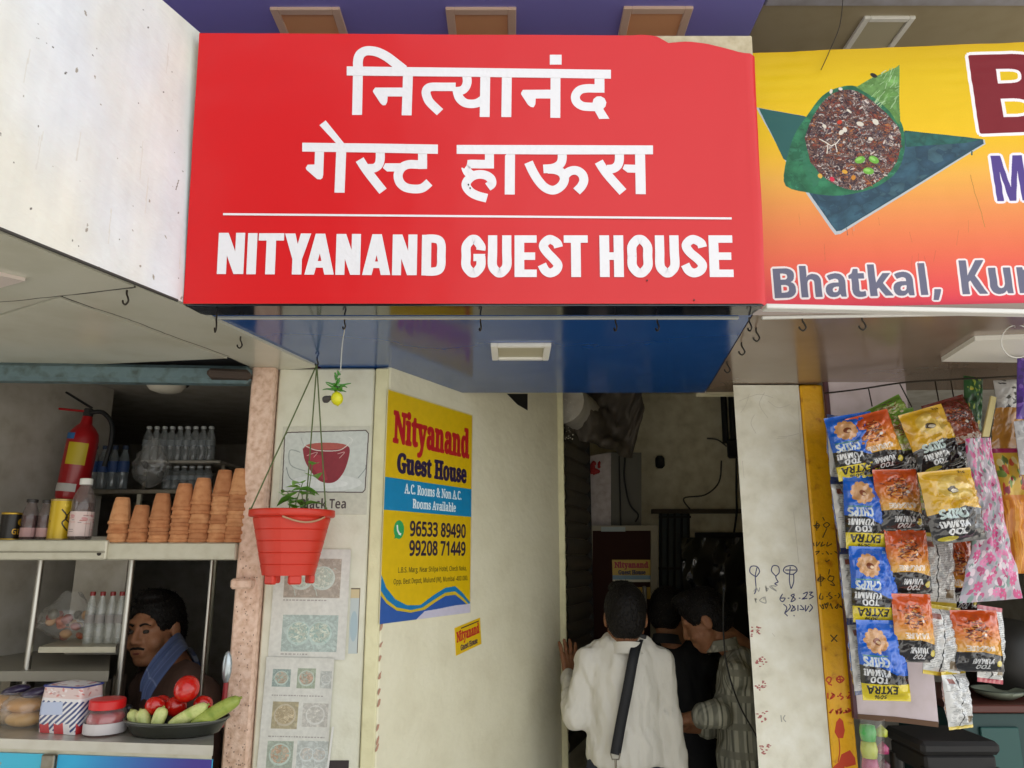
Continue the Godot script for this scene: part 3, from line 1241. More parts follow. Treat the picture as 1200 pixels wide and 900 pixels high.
func make_ceiling_lights():
	var grp := "square recessed lamps of the upper soffit"
	var y := 3.53
	for q in [[316, 8, 398, 8, 328, 38, "square tan lamp panel in blue soffit next to the white canopy"], [522, 8, 605, 8, 524, 40, "square tan lamp panel in blue soffit above the sign's middle"], [731, 7, 813, 6, 724, 38, "square tan lamp panel in blue soffit above the sign's peeling corner"]]:
		var a := ph(q[0], q[1], y)
		var b := ph(q[2], q[3], y)
		var wd := b.x - a.x
		lamp_panel(Vector3((a.x + b.x) * 0.5, y, a.z - wd * 0.5), wd, wd, q[6], grp, sm("e8a878", 0.4))
	var a2 := ph(575, 402, CEIL)
	var b2 := ph(646, 402, CEIL)
	var c2 := ph(577, 419, CEIL)
	lamp_panel(Vector3((a2.x + b2.x) * 0.5, CEIL, (a2.z + c2.z) * 0.5), b2.x - a2.x, absf(a2.z - c2.z), "small pale lamp panel in the blue entrance ceiling", "", sm("b3ab8e", 0.4))
	a2 = ph(1018, 16, 3.545)
	b2 = ph(1080, 14, 3.545)
	lamp_panel(Vector3((a2.x + b2.x) * 0.5 - 0.01, 3.545, a2.z - 0.11), b2.x - a2.x, 0.20, "square cream lamp panel in the brown soffit above the food banner", "", sm("b5ac92", 0.4))
	var t := thing("ceiling_lamp", "flat white lamp panel on the brown shop ceiling", "lamp", Vector3(1.3, CEIL, -2.0))
	var m := MB.new()
	var pts := flat_poly(CEIL, [1142, 394.5, 1240, 391, 1225, 421, 1103, 419.5])
	slab(m, pts, CEIL - 0.012, CEIL + 0.004)
	part(t, "frame", m, M.lampframe)
	t = thing("ceiling_lamp", "white lamp panel on the grey underside of the white canopy", "lamp", Vector3(-1.1, 2.37, -1.4))
	m = MB.new()
	slab(m, flat_poly(2.372, [-60, 305, 30, 325.5, -40, 345, -120, 330]), 2.364, 2.374)
	part(t, "frame", m, sm("cdbfb6", 0.4))

func lamp_panel(c: Vector3, wd: float, dp: float, label: String, group: String, face: Material):
	var t := thing("lamp_panel", label, "lamp", c, group)
	var m := MB.new()
	var e := minf(wd, dp) * 0.12
	for s in [-1.0, 1.0]:
		m.box(c + Vector3(s * (wd - e) * 0.5, -0.004, 0), Vector3(e, 0.012, dp), 0.002)
		m.box(c + Vector3(0, -0.004, s * (dp - e) * 0.5), Vector3(wd - 2 * e, 0.012, e), 0.002)
	var fp := part(t, "frame", m, M.lampframe if group == "" else sm("d9b8a2", 0.45))
	m = MB.new()
	m.box(c + Vector3(0, -0.001, 0), Vector3(wd - 2 * e - 0.001, 0.006, dp - 2 * e - 0.001))
	part(fp, "diffuser", m, face)

# ---------- the red sign board ----------
func zoomed(ox: float, oy: float, a: Array, dx := 0.0) -> Array:
	# points read off a 7.5 times enlargement whose corner is at photo pixel (ox, oy)
	var out := []
	for i in range(0, a.size(), 2):
		out.append(ox + (a[i] + dx) / 7.5)
		out.append(oy + a[i + 1] / 7.5)
	return out

func make_red_sign():
	var bl := pz(215, 356, 1.72)
	var br := pz(898, 356, 1.72)
	var tl := pz(237, 39, 1.656)
	sign_fr = Fr.new(bl, br - bl, tl - bl)
	var f := sign_fr
	var W := (br - bl).length()
	var H := on(f, 237, 39).y
	var s := thing("sign_board", "red sign board with white Hindi and English guest house lettering", "sign", bl + f.x * W * 0.5)
	# box body, then the red vinyl skin with its torn corner and slack right edge
	var b := MB.new()
	b.box(f.p(Vector2(W * 0.5, H * 0.5), -0.055), Vector3(W - 0.006, H - 0.004, 0.1), 0.003, f.basis())
	part(s, "box", b, sm("c4b89c", 0.7, {"tex": M.grime, "tri": 3.0}))
	var out := ons(f, [215, 356, 898.5, 356, 893, 250, 888, 130, 884.5, 64, 868, 62.5, 850, 57, 828, 51.5, 806, 49, 792, 50, 782, 51, 774, 45, 768, 42.5, 752, 41, 740, 42, 237, 39])
	var lo := out[0]
	var skin := MB.new()
	skin.smooth(0)
	# fill the outline column by column so that the vinyl can wave a little
	var n := 96
	var ns := FastNoiseLite.new()
	ns.seed = 5
	ns.frequency = 1.0
	var top_at := func(x: float) -> float:
		var best := H
		for i in range(4, out.size() - 1):
			var p := out[i]
			var q := out[i + 1]
			if (p.x - x) * (q.x - x) <= 0.0 and absf(p.x - q.x) > 1e-6:
				best = lerpf(p.y, q.y, (x - p.x) / (q.x - p.x))
		return minf(best, H)
	var x1: float = W + 0.002
	var pt := func(u: float, v: float) -> Vector3:
		var x := u * x1
		var y: float = v * top_at.call(minf(x, W - 0.004))
		var z := 0.0022 * ns.get_noise_2d(x * 1.6, y * 2.0) + 0.0007 * ns.get_noise_2d(x * 7.0, y * 6.0)
		var edge := clampf((u - 0.93) / 0.07, 0.0, 1.0)
		z += edge * 0.004 * ns.get_noise_2d(x * 22.0, y * 3.0) + edge * 0.002
		z -= 0.012 * maxf(0.0, (u - 0.992) / 0.008)
		return f.p(Vector2(x, y), 0.0015 + z)
	skin.grid(pt, n, 40)
	var red := sm("cc0610", 0.3, {"spec": 0.5, "bump": bumps(71, 0.008, 1.2, 3), "bump_scale": 0.12, "tri": 1.0})
	part(s, "vinyl_face", skin, red)
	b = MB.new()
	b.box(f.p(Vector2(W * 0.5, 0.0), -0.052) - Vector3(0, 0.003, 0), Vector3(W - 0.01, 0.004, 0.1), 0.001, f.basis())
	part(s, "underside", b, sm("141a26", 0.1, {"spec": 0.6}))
	var lines := MB.new()
	lines.stroke(f, ons(f, [262, 251.5, 857, 256.5]), 0.0052, 0.0025, 0.0034)
	var white := sm("e2e0e4", 0.25, {"coat": 0.5, "coat_rough": 0.1, "bump": bumps(72, 0.03, 4.0, 4), "bump_scale": 0.32, "tri": 2.5})
	part(s, "rule", lines, white)
	# Hindi: every syllable is cut from strokes
	var k := 11.3 * 0.002175
	var kn := 10.2 * 0.002175
	var letters := [
		# first line
		[["o", [406.7, 78.7, 560, 80.6, 715.7, 82.7, 715.7, 93.0, 560, 90.8, 406.7, 89.2]]],
		[["s", zoomed(400, 40, [140, 714, 148, 330, 148, 245, 163, 190, 203, 158, 255, 151, 325, 165, 400, 203, 470, 255, 550, 318]), k],
			["o", zoomed(400, 40, [280, 500, 300, 475, 545, 475, 545, 552, 408, 552, 405, 600, 390, 628, 365, 630, 345, 612, 280, 512])],
			["l", zoomed(400, 40, [588, 330, 575, 718]), k]],
		[["s", zoomed(400, 40, [1005, 468, 900, 468, 800, 468, 762, 480, 746, 510, 752, 550, 780, 605, 868, 690]), kn],
			["s", zoomed(400, 40, [1098, 340, 1106, 400, 1104, 440, 1085, 480, 1050, 502, 990, 508]), kn],
			["s", zoomed(400, 40, [1015, 490, 1035, 560, 1080, 605, 1140, 618, 1200, 608, 1262, 566]), kn],
			["l", zoomed(560, 40, [66, 350, 60, 733]), k]],
		[["l", zoomed(560, 40, [255, 350, 250, 733]), k]],
		[["o", zoomed(560, 40, [380, 520, 395, 495, 645, 493, 645, 570, 508, 570, 505, 620, 490, 648, 465, 645, 440, 625, 380, 533])],
			["l", zoomed(560, 40, [682, 350, 680, 740]), k],
			["o", zoomed(560, 40, [632, 187, 735, 187, 735, 273, 632, 273])]],
		[["l", zoomed(560, 40, [1068, 350, 1068, 519]), k],
			["s", zoomed(560, 40, [1108, 482, 1020, 482, 955, 482, 895, 497, 858, 545, 868, 600, 925, 638, 1030, 645]), kn],
			["o", zoomed(560, 40, [1006, 612, 1016, 575, 1045, 553, 1080, 552, 1112, 570, 1128, 605, 1120, 640, 1100, 662, 1155, 748, 1065, 750, 1018, 664])]],
		# second line
		[["o", [354.7, 168.0, 440, 169.0, 513.3, 170.2, 513.3, 181.0, 440, 179.4, 354.7, 178.2]]],
		[["o", zoomed(350, 130, [185, 130, 240, 88, 402, 290, 335, 292])],
			["l", zoomed(350, 130, [186, 345, 178, 570]), kn],
			["o", zoomed(350, 130, [65, 505, 82, 477, 140, 475, 205, 520, 215, 570, 212, 592, 195, 606, 165, 603, 72, 522])],
			["l", zoomed(350, 130, [377, 340, 361, 722]), k]],
		[["s", zoomed(350, 130, [718, 350, 718, 425, 705, 475, 668, 505, 612, 508]), kn],
			["s", zoomed(350, 130, [538, 432, 585, 505, 640, 580, 743, 709]), kn],
			["o", zoomed(350, 130, [762, 465, 905, 465, 860, 536, 778, 536, 742, 505])]],
		[["l", zoomed(350, 130, [1090, 345, 1090, 514]), kn],
			["s", zoomed(350, 130, [1130, 475, 1050, 475, 965, 475, 905, 505, 876, 565, 890, 630, 940, 675, 1020, 690, 1090, 680, 1150, 632]), kn]],
		[["o", [535.3, 170.6, 650, 170.8, 764.9, 171.2, 764.9, 181.4, 650, 181.6, 535.3, 181.0]]],
		[["l", zoomed(490, 130, [627, 345, 627, 509]), kn],
			["s", zoomed(490, 130, [665, 472, 560, 472, 450, 472, 420, 492, 440, 545, 490, 575]), kn],
			["s", zoomed(490, 130, [612, 672, 646, 645, 640, 602, 600, 572, 540, 562, 480, 577, 432, 620, 424, 665, 460, 715, 520, 748, 605, 771]), kn]],
		[["l", zoomed(490, 130, [808, 345, 805, 738]), k]],
		[["s", zoomed(490, 130, [970, 455, 1010, 540, 1060, 620, 1120, 680, 1190, 700, 1255, 665, 1285, 605, 1265, 550, 1210, 522, 1140, 516]), kn],
			["s", zoomed(630, 130, [210, 340, 216, 415, 198, 470, 140, 505, 50, 514]), kn],
			["s", zoomed(630, 130, [230, 585, 265, 545, 310, 527, 355, 533, 393, 565, 405, 615, 385, 665, 342, 711]), kn]],
		[["s", zoomed(630, 130, [716, 345, 717, 430, 703, 480, 665, 510, 610, 516]), kn],
			["s", zoomed(630, 130, [537, 450, 582, 522, 640, 595, 749, 716]), kn],
			["o", zoomed(630, 130, [762, 475, 870, 478, 870, 547, 790, 545, 746, 512])],
			["l", zoomed(630, 130, [898, 350, 905, 735]), k]],
	]
	var li := 0
	for l in letters:
		var m := MB.new()
		var z := 0.0028 + (0.0009 if l.size() == 1 and l[0][0] == "o" else 0.0)
		li += 1
		for st in l:
			var p := ons(f, st[1])
			if st[0] == "o":
				m.plate(f, p, 0.0018, z)
			elif st[0] == "s":
				m.stroke(f, curve(p, 7), st[2], 0.0018, z)
			else:
				m.stroke(f, p, st[2], 0.0018, z)
			z += 0.00012
		part(s, "letter", m, white)
	# English capitals
	var row := [["N", 254.5, 285.5], ["I", 289, 300], ["T", 304, 333.5], ["Y", 334.5, 365], ["A", 357, 391.5], ["N", 393.2, 422], ["A", 424.5, 457.5], ["N", 459.5, 488.5], ["D", 494, 522.5],
		["G", 540.5, 569], ["U", 571.5, 599.5], ["E", 603, 629], ["S", 631, 659.5], ["T", 660.5, 688.5], ["H", 703, 731], ["O", 735.5, 765], ["U", 768, 796.5], ["S", 799, 829], ["E", 831.5, 859.5]]
	var tops := [273.5, 276.5]
	for q in row:
		var base: float = lerpf(321.5, 325.5, (q[1] - 255.0) / 605.0)
		if q[1] > 530:
			base = 325.0
		var topy: float = lerpf(273.3, 276.2, clampf((q[1] - 255.0) / 300.0, 0, 1))
		var p0 := on(f, q[1], base)
		var p1 := on(f, q[2], base)
		if q[0] == "T" or q[0] == "Y":
			# these are widest at the top
			var g0 := on(f, q[1], topy)
			var g1 := on(f, q[2], topy)
			p0.x = g0.x
			p1.x = g1.x
		var hh := on(f, q[1], topy).y - p0.y
		var m := MB.new()
		capital(m, f, q[0], p0, p1.x - p0.x, hh)
		part(s, "letter", m, white)
	# scratches and marks on the vinyl
	var sc := MB.new()
	R.seed = 31
	for q in [[549, 217], [551, 221], [758, 329], [813, 352]]:
		sc.plate(f, ons(f, [q[0] - 1, q[1], q[0], q[1] - 1.3, q[0] + 1.1, q[1] + 0.3, q[0], q[1] + 1.5]), 0.003, 0.0042)
	part(s, "scratch", sc, M.dark)

func capital(m: MB, f: Fr, ch: String, o: Vector2, w: float, h: float):
	var s := h * 0.225
	var t := h * 0.178
	var z := 0.0028
	var P := func(a: Array):
		var out := PackedVector2Array()
		for i in range(0, a.size(), 2):
			out.append(o + Vector2(a[i], a[i + 1]))
		return out
	match ch:
		"N":
			m.plate(f, P.call([0, 0, s * 0.95, 0, s * 0.95, h, 0, h]), 0.0018, z)
			m.plate(f, P.call([w - s * 0.95, 0, w, 0, w, h, w - s * 0.95, h]), 0.0018, z + 0.0001)
			m.plate(f, P.call([0, h, s * 1.02, h, w, 0, w - s * 1.02, 0]), 0.0018, z + 0.0002)
		"I":
			m.plate(f, P.call([0, 0, w, 0, w, h, 0, h]), 0.0018, z)
		"T":
			m.plate(f, P.call([0, h - t, w, h - t, w, h, 0, h]), 0.0018, z)
			m.plate(f, P.call([w * 0.5 - s * 0.5, 0, w * 0.5 + s * 0.5, 0, w * 0.5 + s * 0.5, h - t, w * 0.5 - s * 0.5, h - t]), 0.0018, z)
		"Y":
			m.plate(f, P.call([0, h, s * 1.08, h, w * 0.5 + s * 0.36, h * 0.42, w * 0.5 - s * 0.5, h * 0.37]), 0.0018, z)
			m.plate(f, P.call([w, h, w - s * 1.08, h, w * 0.5 - s * 0.36, h * 0.42, w * 0.5 + s * 0.5, h * 0.37]), 0.0018, z + 0.0001)
			m.plate(f, P.call([w * 0.5 - s * 0.5, 0, w * 0.5 + s * 0.5, 0, w * 0.5 + s * 0.5, h * 0.43, w * 0.5 - s * 0.5, h * 0.43]), 0.0018, z + 0.0002)
		"A":
			m.plate(f, P.call([0, 0, s * 1.0, 0, w * 0.5 + s * 0.5, h, w * 0.5 - s * 0.5, h]), 0.0018, z)
			m.plate(f, P.call([w, 0, w - s * 1.0, 0, w * 0.5 - s * 0.5, h, w * 0.5 + s * 0.5, h]), 0.0018, z + 0.0001)
			m.plate(f, P.call([w * 0.24, h * 0.17, w * 0.76, h * 0.17, w * 0.66, h * 0.33, w * 0.34, h * 0.33]), 0.0018, z + 0.0002)
		"H":
			m.plate(f, P.call([0, 0, s, 0, s, h, 0, h]), 0.0018, z)
			m.plate(f, P.call([w - s, 0, w, 0, w, h, w - s, h]), 0.0018, z)
			m.plate(f, P.call([s, h * 0.41, w - s, h * 0.41, w - s, h * 0.59, s, h * 0.59]), 0.0018, z)
		"E":
			m.plate(f, P.call([0, 0, s, 0, s, h, 0, h]), 0.0018, z)
			for y in [0.0, h * 0.41, h - t]:
				m.plate(f, P.call([s, y, w if y != h * 0.41 else w * 0.93, y, w if y != h * 0.41 else w * 0.93, y + t, s, y + t]), 0.0018, z)
		"D":
			m.stroke(f, curve(P.call([s * 0.5, s * 0.42, w * 0.5, s * 0.42, w - s * 0.72, s * 0.62, w - s * 0.5, s * 1.2, w - s * 0.5, h * 0.5, w - s * 0.5, h - s * 1.2, w - s * 0.72, h - s * 0.62, w * 0.5, h - s * 0.42, s * 0.5, h - s * 0.42]), 5), s * 0.9, 0.0018, z)
			m.plate(f, P.call([0, 0, s, 0, s, h, 0, h]), 0.0018, z + 0.0001)
		"U":
			m.stroke(f, curve(P.call([s * 0.5, h, s * 0.5, h * 0.6, s * 0.5, s * 1.2, s * 0.95, s * 0.55, w * 0.5, s * 0.43, w - s * 0.95, s * 0.55, w - s * 0.5, s * 1.2, w - s * 0.5, h * 0.6, w - s * 0.5, h]), 5), s * 0.95, 0.0018, z)
		"O":
			m.stroke(f, curve(P.call([s * 0.5, h * 0.5, s * 0.5, h - s * 1.2, s * 0.95, h - s * 0.55, w * 0.5, h - s * 0.43, w - s * 0.95, h - s * 0.55, w - s * 0.5, h - s * 1.2, w - s * 0.5, h * 0.5, w - s * 0.5, s * 1.2, w - s * 0.95, s * 0.55, w * 0.5, s * 0.43, s * 0.95, s * 0.55, s * 0.5, s * 1.2, s * 0.5, h * 0.502]), 5), s * 0.95, 0.0018, z)
		"G":
			m.stroke(f, curve(P.call([w - s * 0.5, h * 0.64, w - s * 0.5, h - s * 1.2, w - s * 0.95, h - s * 0.55, w * 0.5, h - s * 0.43, s * 0.95, h - s * 0.55, s * 0.5, h - s * 1.2, s * 0.5, h * 0.5, s * 0.5, s * 1.2, s * 0.95, s * 0.55, w * 0.5, s * 0.43, w - s * 0.95, s * 0.55, w - s * 0.5, s * 1.2, w - s * 0.5, h * 0.5]), 5), s * 0.95, 0.0018, z)
			m.plate(f, P.call([w * 0.5, h * 0.38, w - s * 0.2, h * 0.38, w - s * 0.03, h * 0.55, w * 0.5, h * 0.55]), 0.0018, z + 0.0001)
		"S":
			m.stroke(f, curve(P.call([w - s * 0.42, h * 0.71, w - s * 0.6, h - s * 0.8, w * 0.5, h - s * 0.43, s * 0.8, h - s * 0.65, s * 0.52, h * 0.74, s * 0.9, h * 0.59, w - s * 0.95, h * 0.43, w - s * 0.5, h * 0.29, w - s * 0.72, s * 0.7, w * 0.48, s * 0.43, s * 0.7, s * 0.7, s * 0.36, h * 0.3]), 6), s * 0.93, 0.0018, z)

# ---------- the food banner of the snack shop ----------
func make_banner():
	var bl := pz(893, 370, 1.86)
	var brr := ph(1200, 364, bl.y)
	var f := Fr.new(bl, Vector3(brr.x - bl.x, 0, brr.z - bl.z), Vector3.UP)
	var W := on(f, 1275, 364).x
	var H := on(f, 888, 62).y
	var cw := 960
	var chh := int(cw * H / W)
	var kx := cw / W
	var cp := func(a: Array) -> PackedVector2Array:
		var out := PackedVector2Array()
		for i in range(0, a.size(), 2):
			var q := on(f, a[i], a[i + 1])
			out.append(Vector2(q.x * kx, (H - q.y) * kx))
		return out
	var c := Canvas.new(cw, chh, Color("e8b900"))
	var stops := [[0.0, "d2ac00"], [0.12, "dfba00"], [0.34, "ecc012"], [0.5, "eeb04a"], [0.62, "ea9450"], [0.8, "e76a4c"], [0.93, "e04a4c"], [1.0, "dc3558"]]
	for y in chh:
		var t := float(y) / chh
		for i in stops.size() - 1:
			if t >= stops[i][0] and t <= stops[i + 1][0]:
				c.rect(0, y, cw, 1, Color(stops[i][1]).lerp(Color(stops[i + 1][1]), (t - stops[i][0]) / (stops[i + 1][0] - stops[i][0])))
	# leaf corners with a pale edge
	var leaf := [889, 127, 944, 136, 952, 150, 1058, 160, 1060, 153, 1152, 163, 1153, 168, 986, 270, 980, 271, 976, 266, 930, 200]
	var edge := []
	for i in range(0, leaf.size(), 2):
		edge.append(leaf[i] + (leaf[i] - 1000) * 0.02 - 1.0)
		edge.append(leaf[i + 1] + (leaf[i + 1] - 180) * 0.035 + 1.0)
	c.poly(cp.call(edge), Color("b9bfc4"))
	c.poly(cp.call(leaf), Color("2d4a58"))
	R.seed = 41
	for i in 60:
		var x := rnd(1066, 1140)
		var y := lerpf(158, 166, (x - 1066) / 80.0) + rnd(0, 14)
		c.line(cp.call([x, y, x - rnd(0, 14), y + rnd(2, 8)]), rnd(2, 6), Color("2f5a58").lerp(Color("4a4a44"), R.randf()))
	for i in 70:
		var x := rnd(940, 1050)
		var y := rnd(232, 262)
		if x > 985 - (262 - y) * 0.5 and x < 985 + (262 - y) * 1.2:
			c.line(cp.call([x, y, x + rnd(4, 12), y - rnd(3, 8)]), rnd(2, 5), Color("34566a").lerp(Color("485a66"), R.randf()))
	c.poly(cp.call([889, 127, 944, 137, 935, 158, 925, 190, 918, 186]), Color("2c5f5c"))
	c.grains(cp.call([1060, 153, 1152, 163, 1130, 168, 1062, 172]), ["2b5e55", "2e645c", "306057"], 3, 0.02)
	c.grains(cp.call([952, 150, 1058, 160, 1062, 172, 1130, 168, 1152, 164, 986, 269, 980, 270, 935, 208]), ["36566a", "3a5c6e", "324f62", "405f6c"], 5, 0.012)
	# the green leaf cup and its tip
	c.poly(cp.call([920, 194, 930, 160, 946, 135, 964, 112, 984, 104, 1005, 101, 1050, 80, 1054, 76, 1054, 140, 1058, 160, 1057, 182, 1048, 200, 1030, 214, 1012, 222, 985, 228, 955, 226, 921, 217]), Color("2c6b4c"))
	c.grains(curve(cp.call([920, 194, 930, 160, 946, 135, 964, 112, 984, 102, 1005, 101, 1034, 116, 1054, 140, 1060, 160, 1059, 182, 1050, 202, 1032, 216, 1012, 224, 985, 229, 955, 227, 921, 218, 920, 194]), 4), ["2f7250", "357a56", "2b6a4c", "3b7f60"], 9, 0.014)
	c.grains(curve(cp.call([1003, 102, 1020, 92, 1038, 84, 1050, 79, 1054, 77, 1054, 96, 1054, 120, 1054, 146, 1042, 130, 1024, 114, 1003, 102]), 3), ["6d9a52", "74a25a", "649049", "7ca864"], 21, 0.02)
	for i in 40:
		var x := rnd(1020, 1052)
		var y := rnd(84, 130)
		c.line(cp.call([x, y, x + rnd(2, 6), y - rnd(2, 8)]), rnd(1.5, 3.5), Color("7fa968").lerp(Color("b4cba6"), R.randf()))
	for i in 50:
		c.ell(cp.call([rnd(925, 946), 0])[0].x, cp.call([935, rnd(180, 216)])[0].y, rnd(6, 18), rnd(4, 10), Color("2f7250").lerp(Color("37785a"), R.randf()), rnd(0, 3))
	var blob: Array = [943, 162, 950, 142, 962, 122, 975, 110, 990, 105, 1005, 107, 1022, 118, 1040, 134, 1054, 152, 1056, 168, 1052, 186, 1044, 200, 1030, 212, 1015, 220, 1002, 223, 985, 219, 966, 208, 950, 190]
	var bp: PackedVector2Array = curve(cp.call(blob), 3)
	c.poly(bp, Color("33222a"))
	var cols := ["4a302c", "33262e", "6b4436", "3c2c36", "8a6a5c", "4a3a44", "c8bcb4", "5a4640", "8a3c2c", "3a2a30", "a8683e", "55464e", "6a5450", "2e2028"]
	c.grains(bp, cols, 7, 0.05)
	for i in 420:
		var q := Vector2(rnd(942, 1057), rnd(105, 222))
		var v: PackedVector2Array = cp.call([q.x, q.y])
		if not Geometry2D.is_point_in_polygon(v[0], bp):
			continue
		var col := Color(cols[R.randi() % cols.size()])
		if q.y < 150 and R.randf() < 0.6:
			col = Color(["2a1c24", "3c2830", "5a3a32", "472c2a"][R.randi() % 4])
		c.ell(v[0].x, v[0].y, rnd(2.5, 10.0), rnd(1.4, 3.6), col, rnd(0, PI), 8)
	for q in [[974, 107, 3.5, 2], [985, 104, 2.2, 2.8], [995, 130, 4, 1.6], [1008, 145, 3, 5], [1026, 143, 3.5, 5], [966, 148, 3, 2.4], [1020, 163, 3, 2.5], [986, 155, 4, 3]]:
		var v: PackedVector2Array = cp.call([q[0], q[1]])
		c.ell(v[0].x, v[0].y, q[2] * 2.6, q[3] * 2.4, Color("d9d2c4"), rnd(0, 3))
	for q in [[1008, 187, -0.4], [1024, 187, 0.7], [1018, 200, 0.2]]:
		var v: PackedVector2Array = cp.call([q[0], q[1]])
		c.ell(v[0].x, v[0].y, 17, 12, Color("6fae42"), q[2])
		c.ell(v[0].x - 3, v[0].y - 3, 10, 5, Color("97cc6a"), q[2])
	for q in [[975, 210, "d22c4a"], [990, 201, "d9a23a"], [1000, 208, "c8842e"], [961, 206, "dcae4a"], [984, 143, "c2402a"], [990, 152, "d9d2c8"]]:
		var v: PackedVector2Array = cp.call([q[0], q[1]])
		c.ell(v[0].x, v[0].y, 9, 7, Color(q[2]), rnd(0, 3))
	c.line(cp.call([960, 163, 966, 166, 974, 171, 980, 168, 984, 163]), 3, Color("e6dfd2"))
	c.line(cp.call([970, 171, 969, 180]), 3, Color("e6dfd2"))
	c.line(cp.call([979, 169, 981, 178]), 3, Color("e6dfd2"))
	c.ell(cp.call([1024, 88])[0].x, cp.call([1024, 88])[0].y, 12, 8, Color("2a2622"), 0.6)
	# lettering
	var big := txt("B")
	var q0: PackedVector2Array = cp.call([1136, 66, 1212, 153])
	var hB := q0[1].y - q0[0].y
	c.text(big, q0[0].x, q0[0].y, hB * 0.86, hB, Color("f2eef0"), 15.0)
	c.text(big, q0[0].x, q0[0].y, hB * 0.86, hB, Color("7c1420"), 4.0)
	q0 = cp.call([1161, 183, 1206, 234])
	c.text(txt("M"), q0[0].x, q0[0].y, q0[1].x - q0[0].x, q0[1].y - q0[0].y, Color("eee9f2"), 10.0)
	c.text(txt("M"), q0[0].x, q0[0].y, q0[1].x - q0[0].x, q0[1].y - q0[0].y, Color("54408a"), 1.5)
	var rows := [["Bhatkal,", 905.5, 312.5, 1104, 351], ["Kun", 1123, 305.5, 1222, 343]]
	for r in rows:
		q0 = cp.call([r[1], r[2], r[3], r[4]])
		c.text(txt(r[0]), q0[0].x, q0[0].y, q0[1].x - q0[0].x, q0[1].y - q0[0].y, Color("efe4e4"), 7.0)
		c.text(txt(r[0]), q0[0].x, q0[0].y, q0[1].x - q0[0].x, q0[1].y - q0[0].y, Color("6a6a80"), 0.8)
	# dirt runs and creases printed by years of weather
	c.line(cp.call([1137, 205, 1142, 225, 1150, 250, 1154, 266]), 2, Color("b8803a"))
	for i in 14:
		var x := rnd(900, 1200)
		var y := rnd(250, 300)
		c.line(cp.call([x, y, x + rnd(-3, 3), y + rnd(6, 22)]), 1.2, c.im.get_pixel(clampi(int(cp.call([x, y])[0].x), 0, cw - 1), clampi(int(cp.call([x, y])[0].y), 0, chh - 1)).darkened(0.12))
	for i in 16:
		var x := rnd(1050, 1200)
		c.line(cp.call([x, rnd(356, 361), x + rnd(8, 30), rnd(355, 361)]), rnd(1, 2.5), Color("b83240"))
	c.grain(0.018, 3, 0.2)
	var s := thing("food_banner", "yellow to red flex banner with food on a leaf and Bhatkal lettering", "banner", bl)
	var b := MB.new()
	var ns := FastNoiseLite.new()
	ns.seed = 15
	ns.frequency = 1.0
	b.st.set_smooth_group(0)
	b.grid(func(u, v):
		return f.p(Vector2(u * W, v * H), 0.003 * ns.get_noise_2d(u * 5.0, v * 4.0) + 0.0012 * sin(v * 130.0) * clampf(ns.get_noise_2d(u * 3, v * 3) + 0.3, 0, 1)), 60, 90)
	# the grid runs its v upwards; the print's rows run down
	var mat := sm("ffffff", 0.42, {"tex": c.tex(), "spec": 0.35})
	mat.uv1_scale = Vector3(1, -1, 1)
	mat.uv1_offset = Vector3(0, 1, 0)
	part(s, "flex_sheet", b, mat)
	b = MB.new()
	b.box(f.p(Vector2(W * 0.5, H * 0.5), -0.035), Vector3(W - 0.01, H - 0.004, 0.05), 0.004, f.basis())
	part(s, "frame", b, M.dark)
	b = MB.new()
	b.box(f.p(Vector2(W * 0.5, -0.004), -0.004), Vector3(W, 0.008, 0.012), 0.002, f.basis())
	part(s, "bottom_hem", b, M.white)

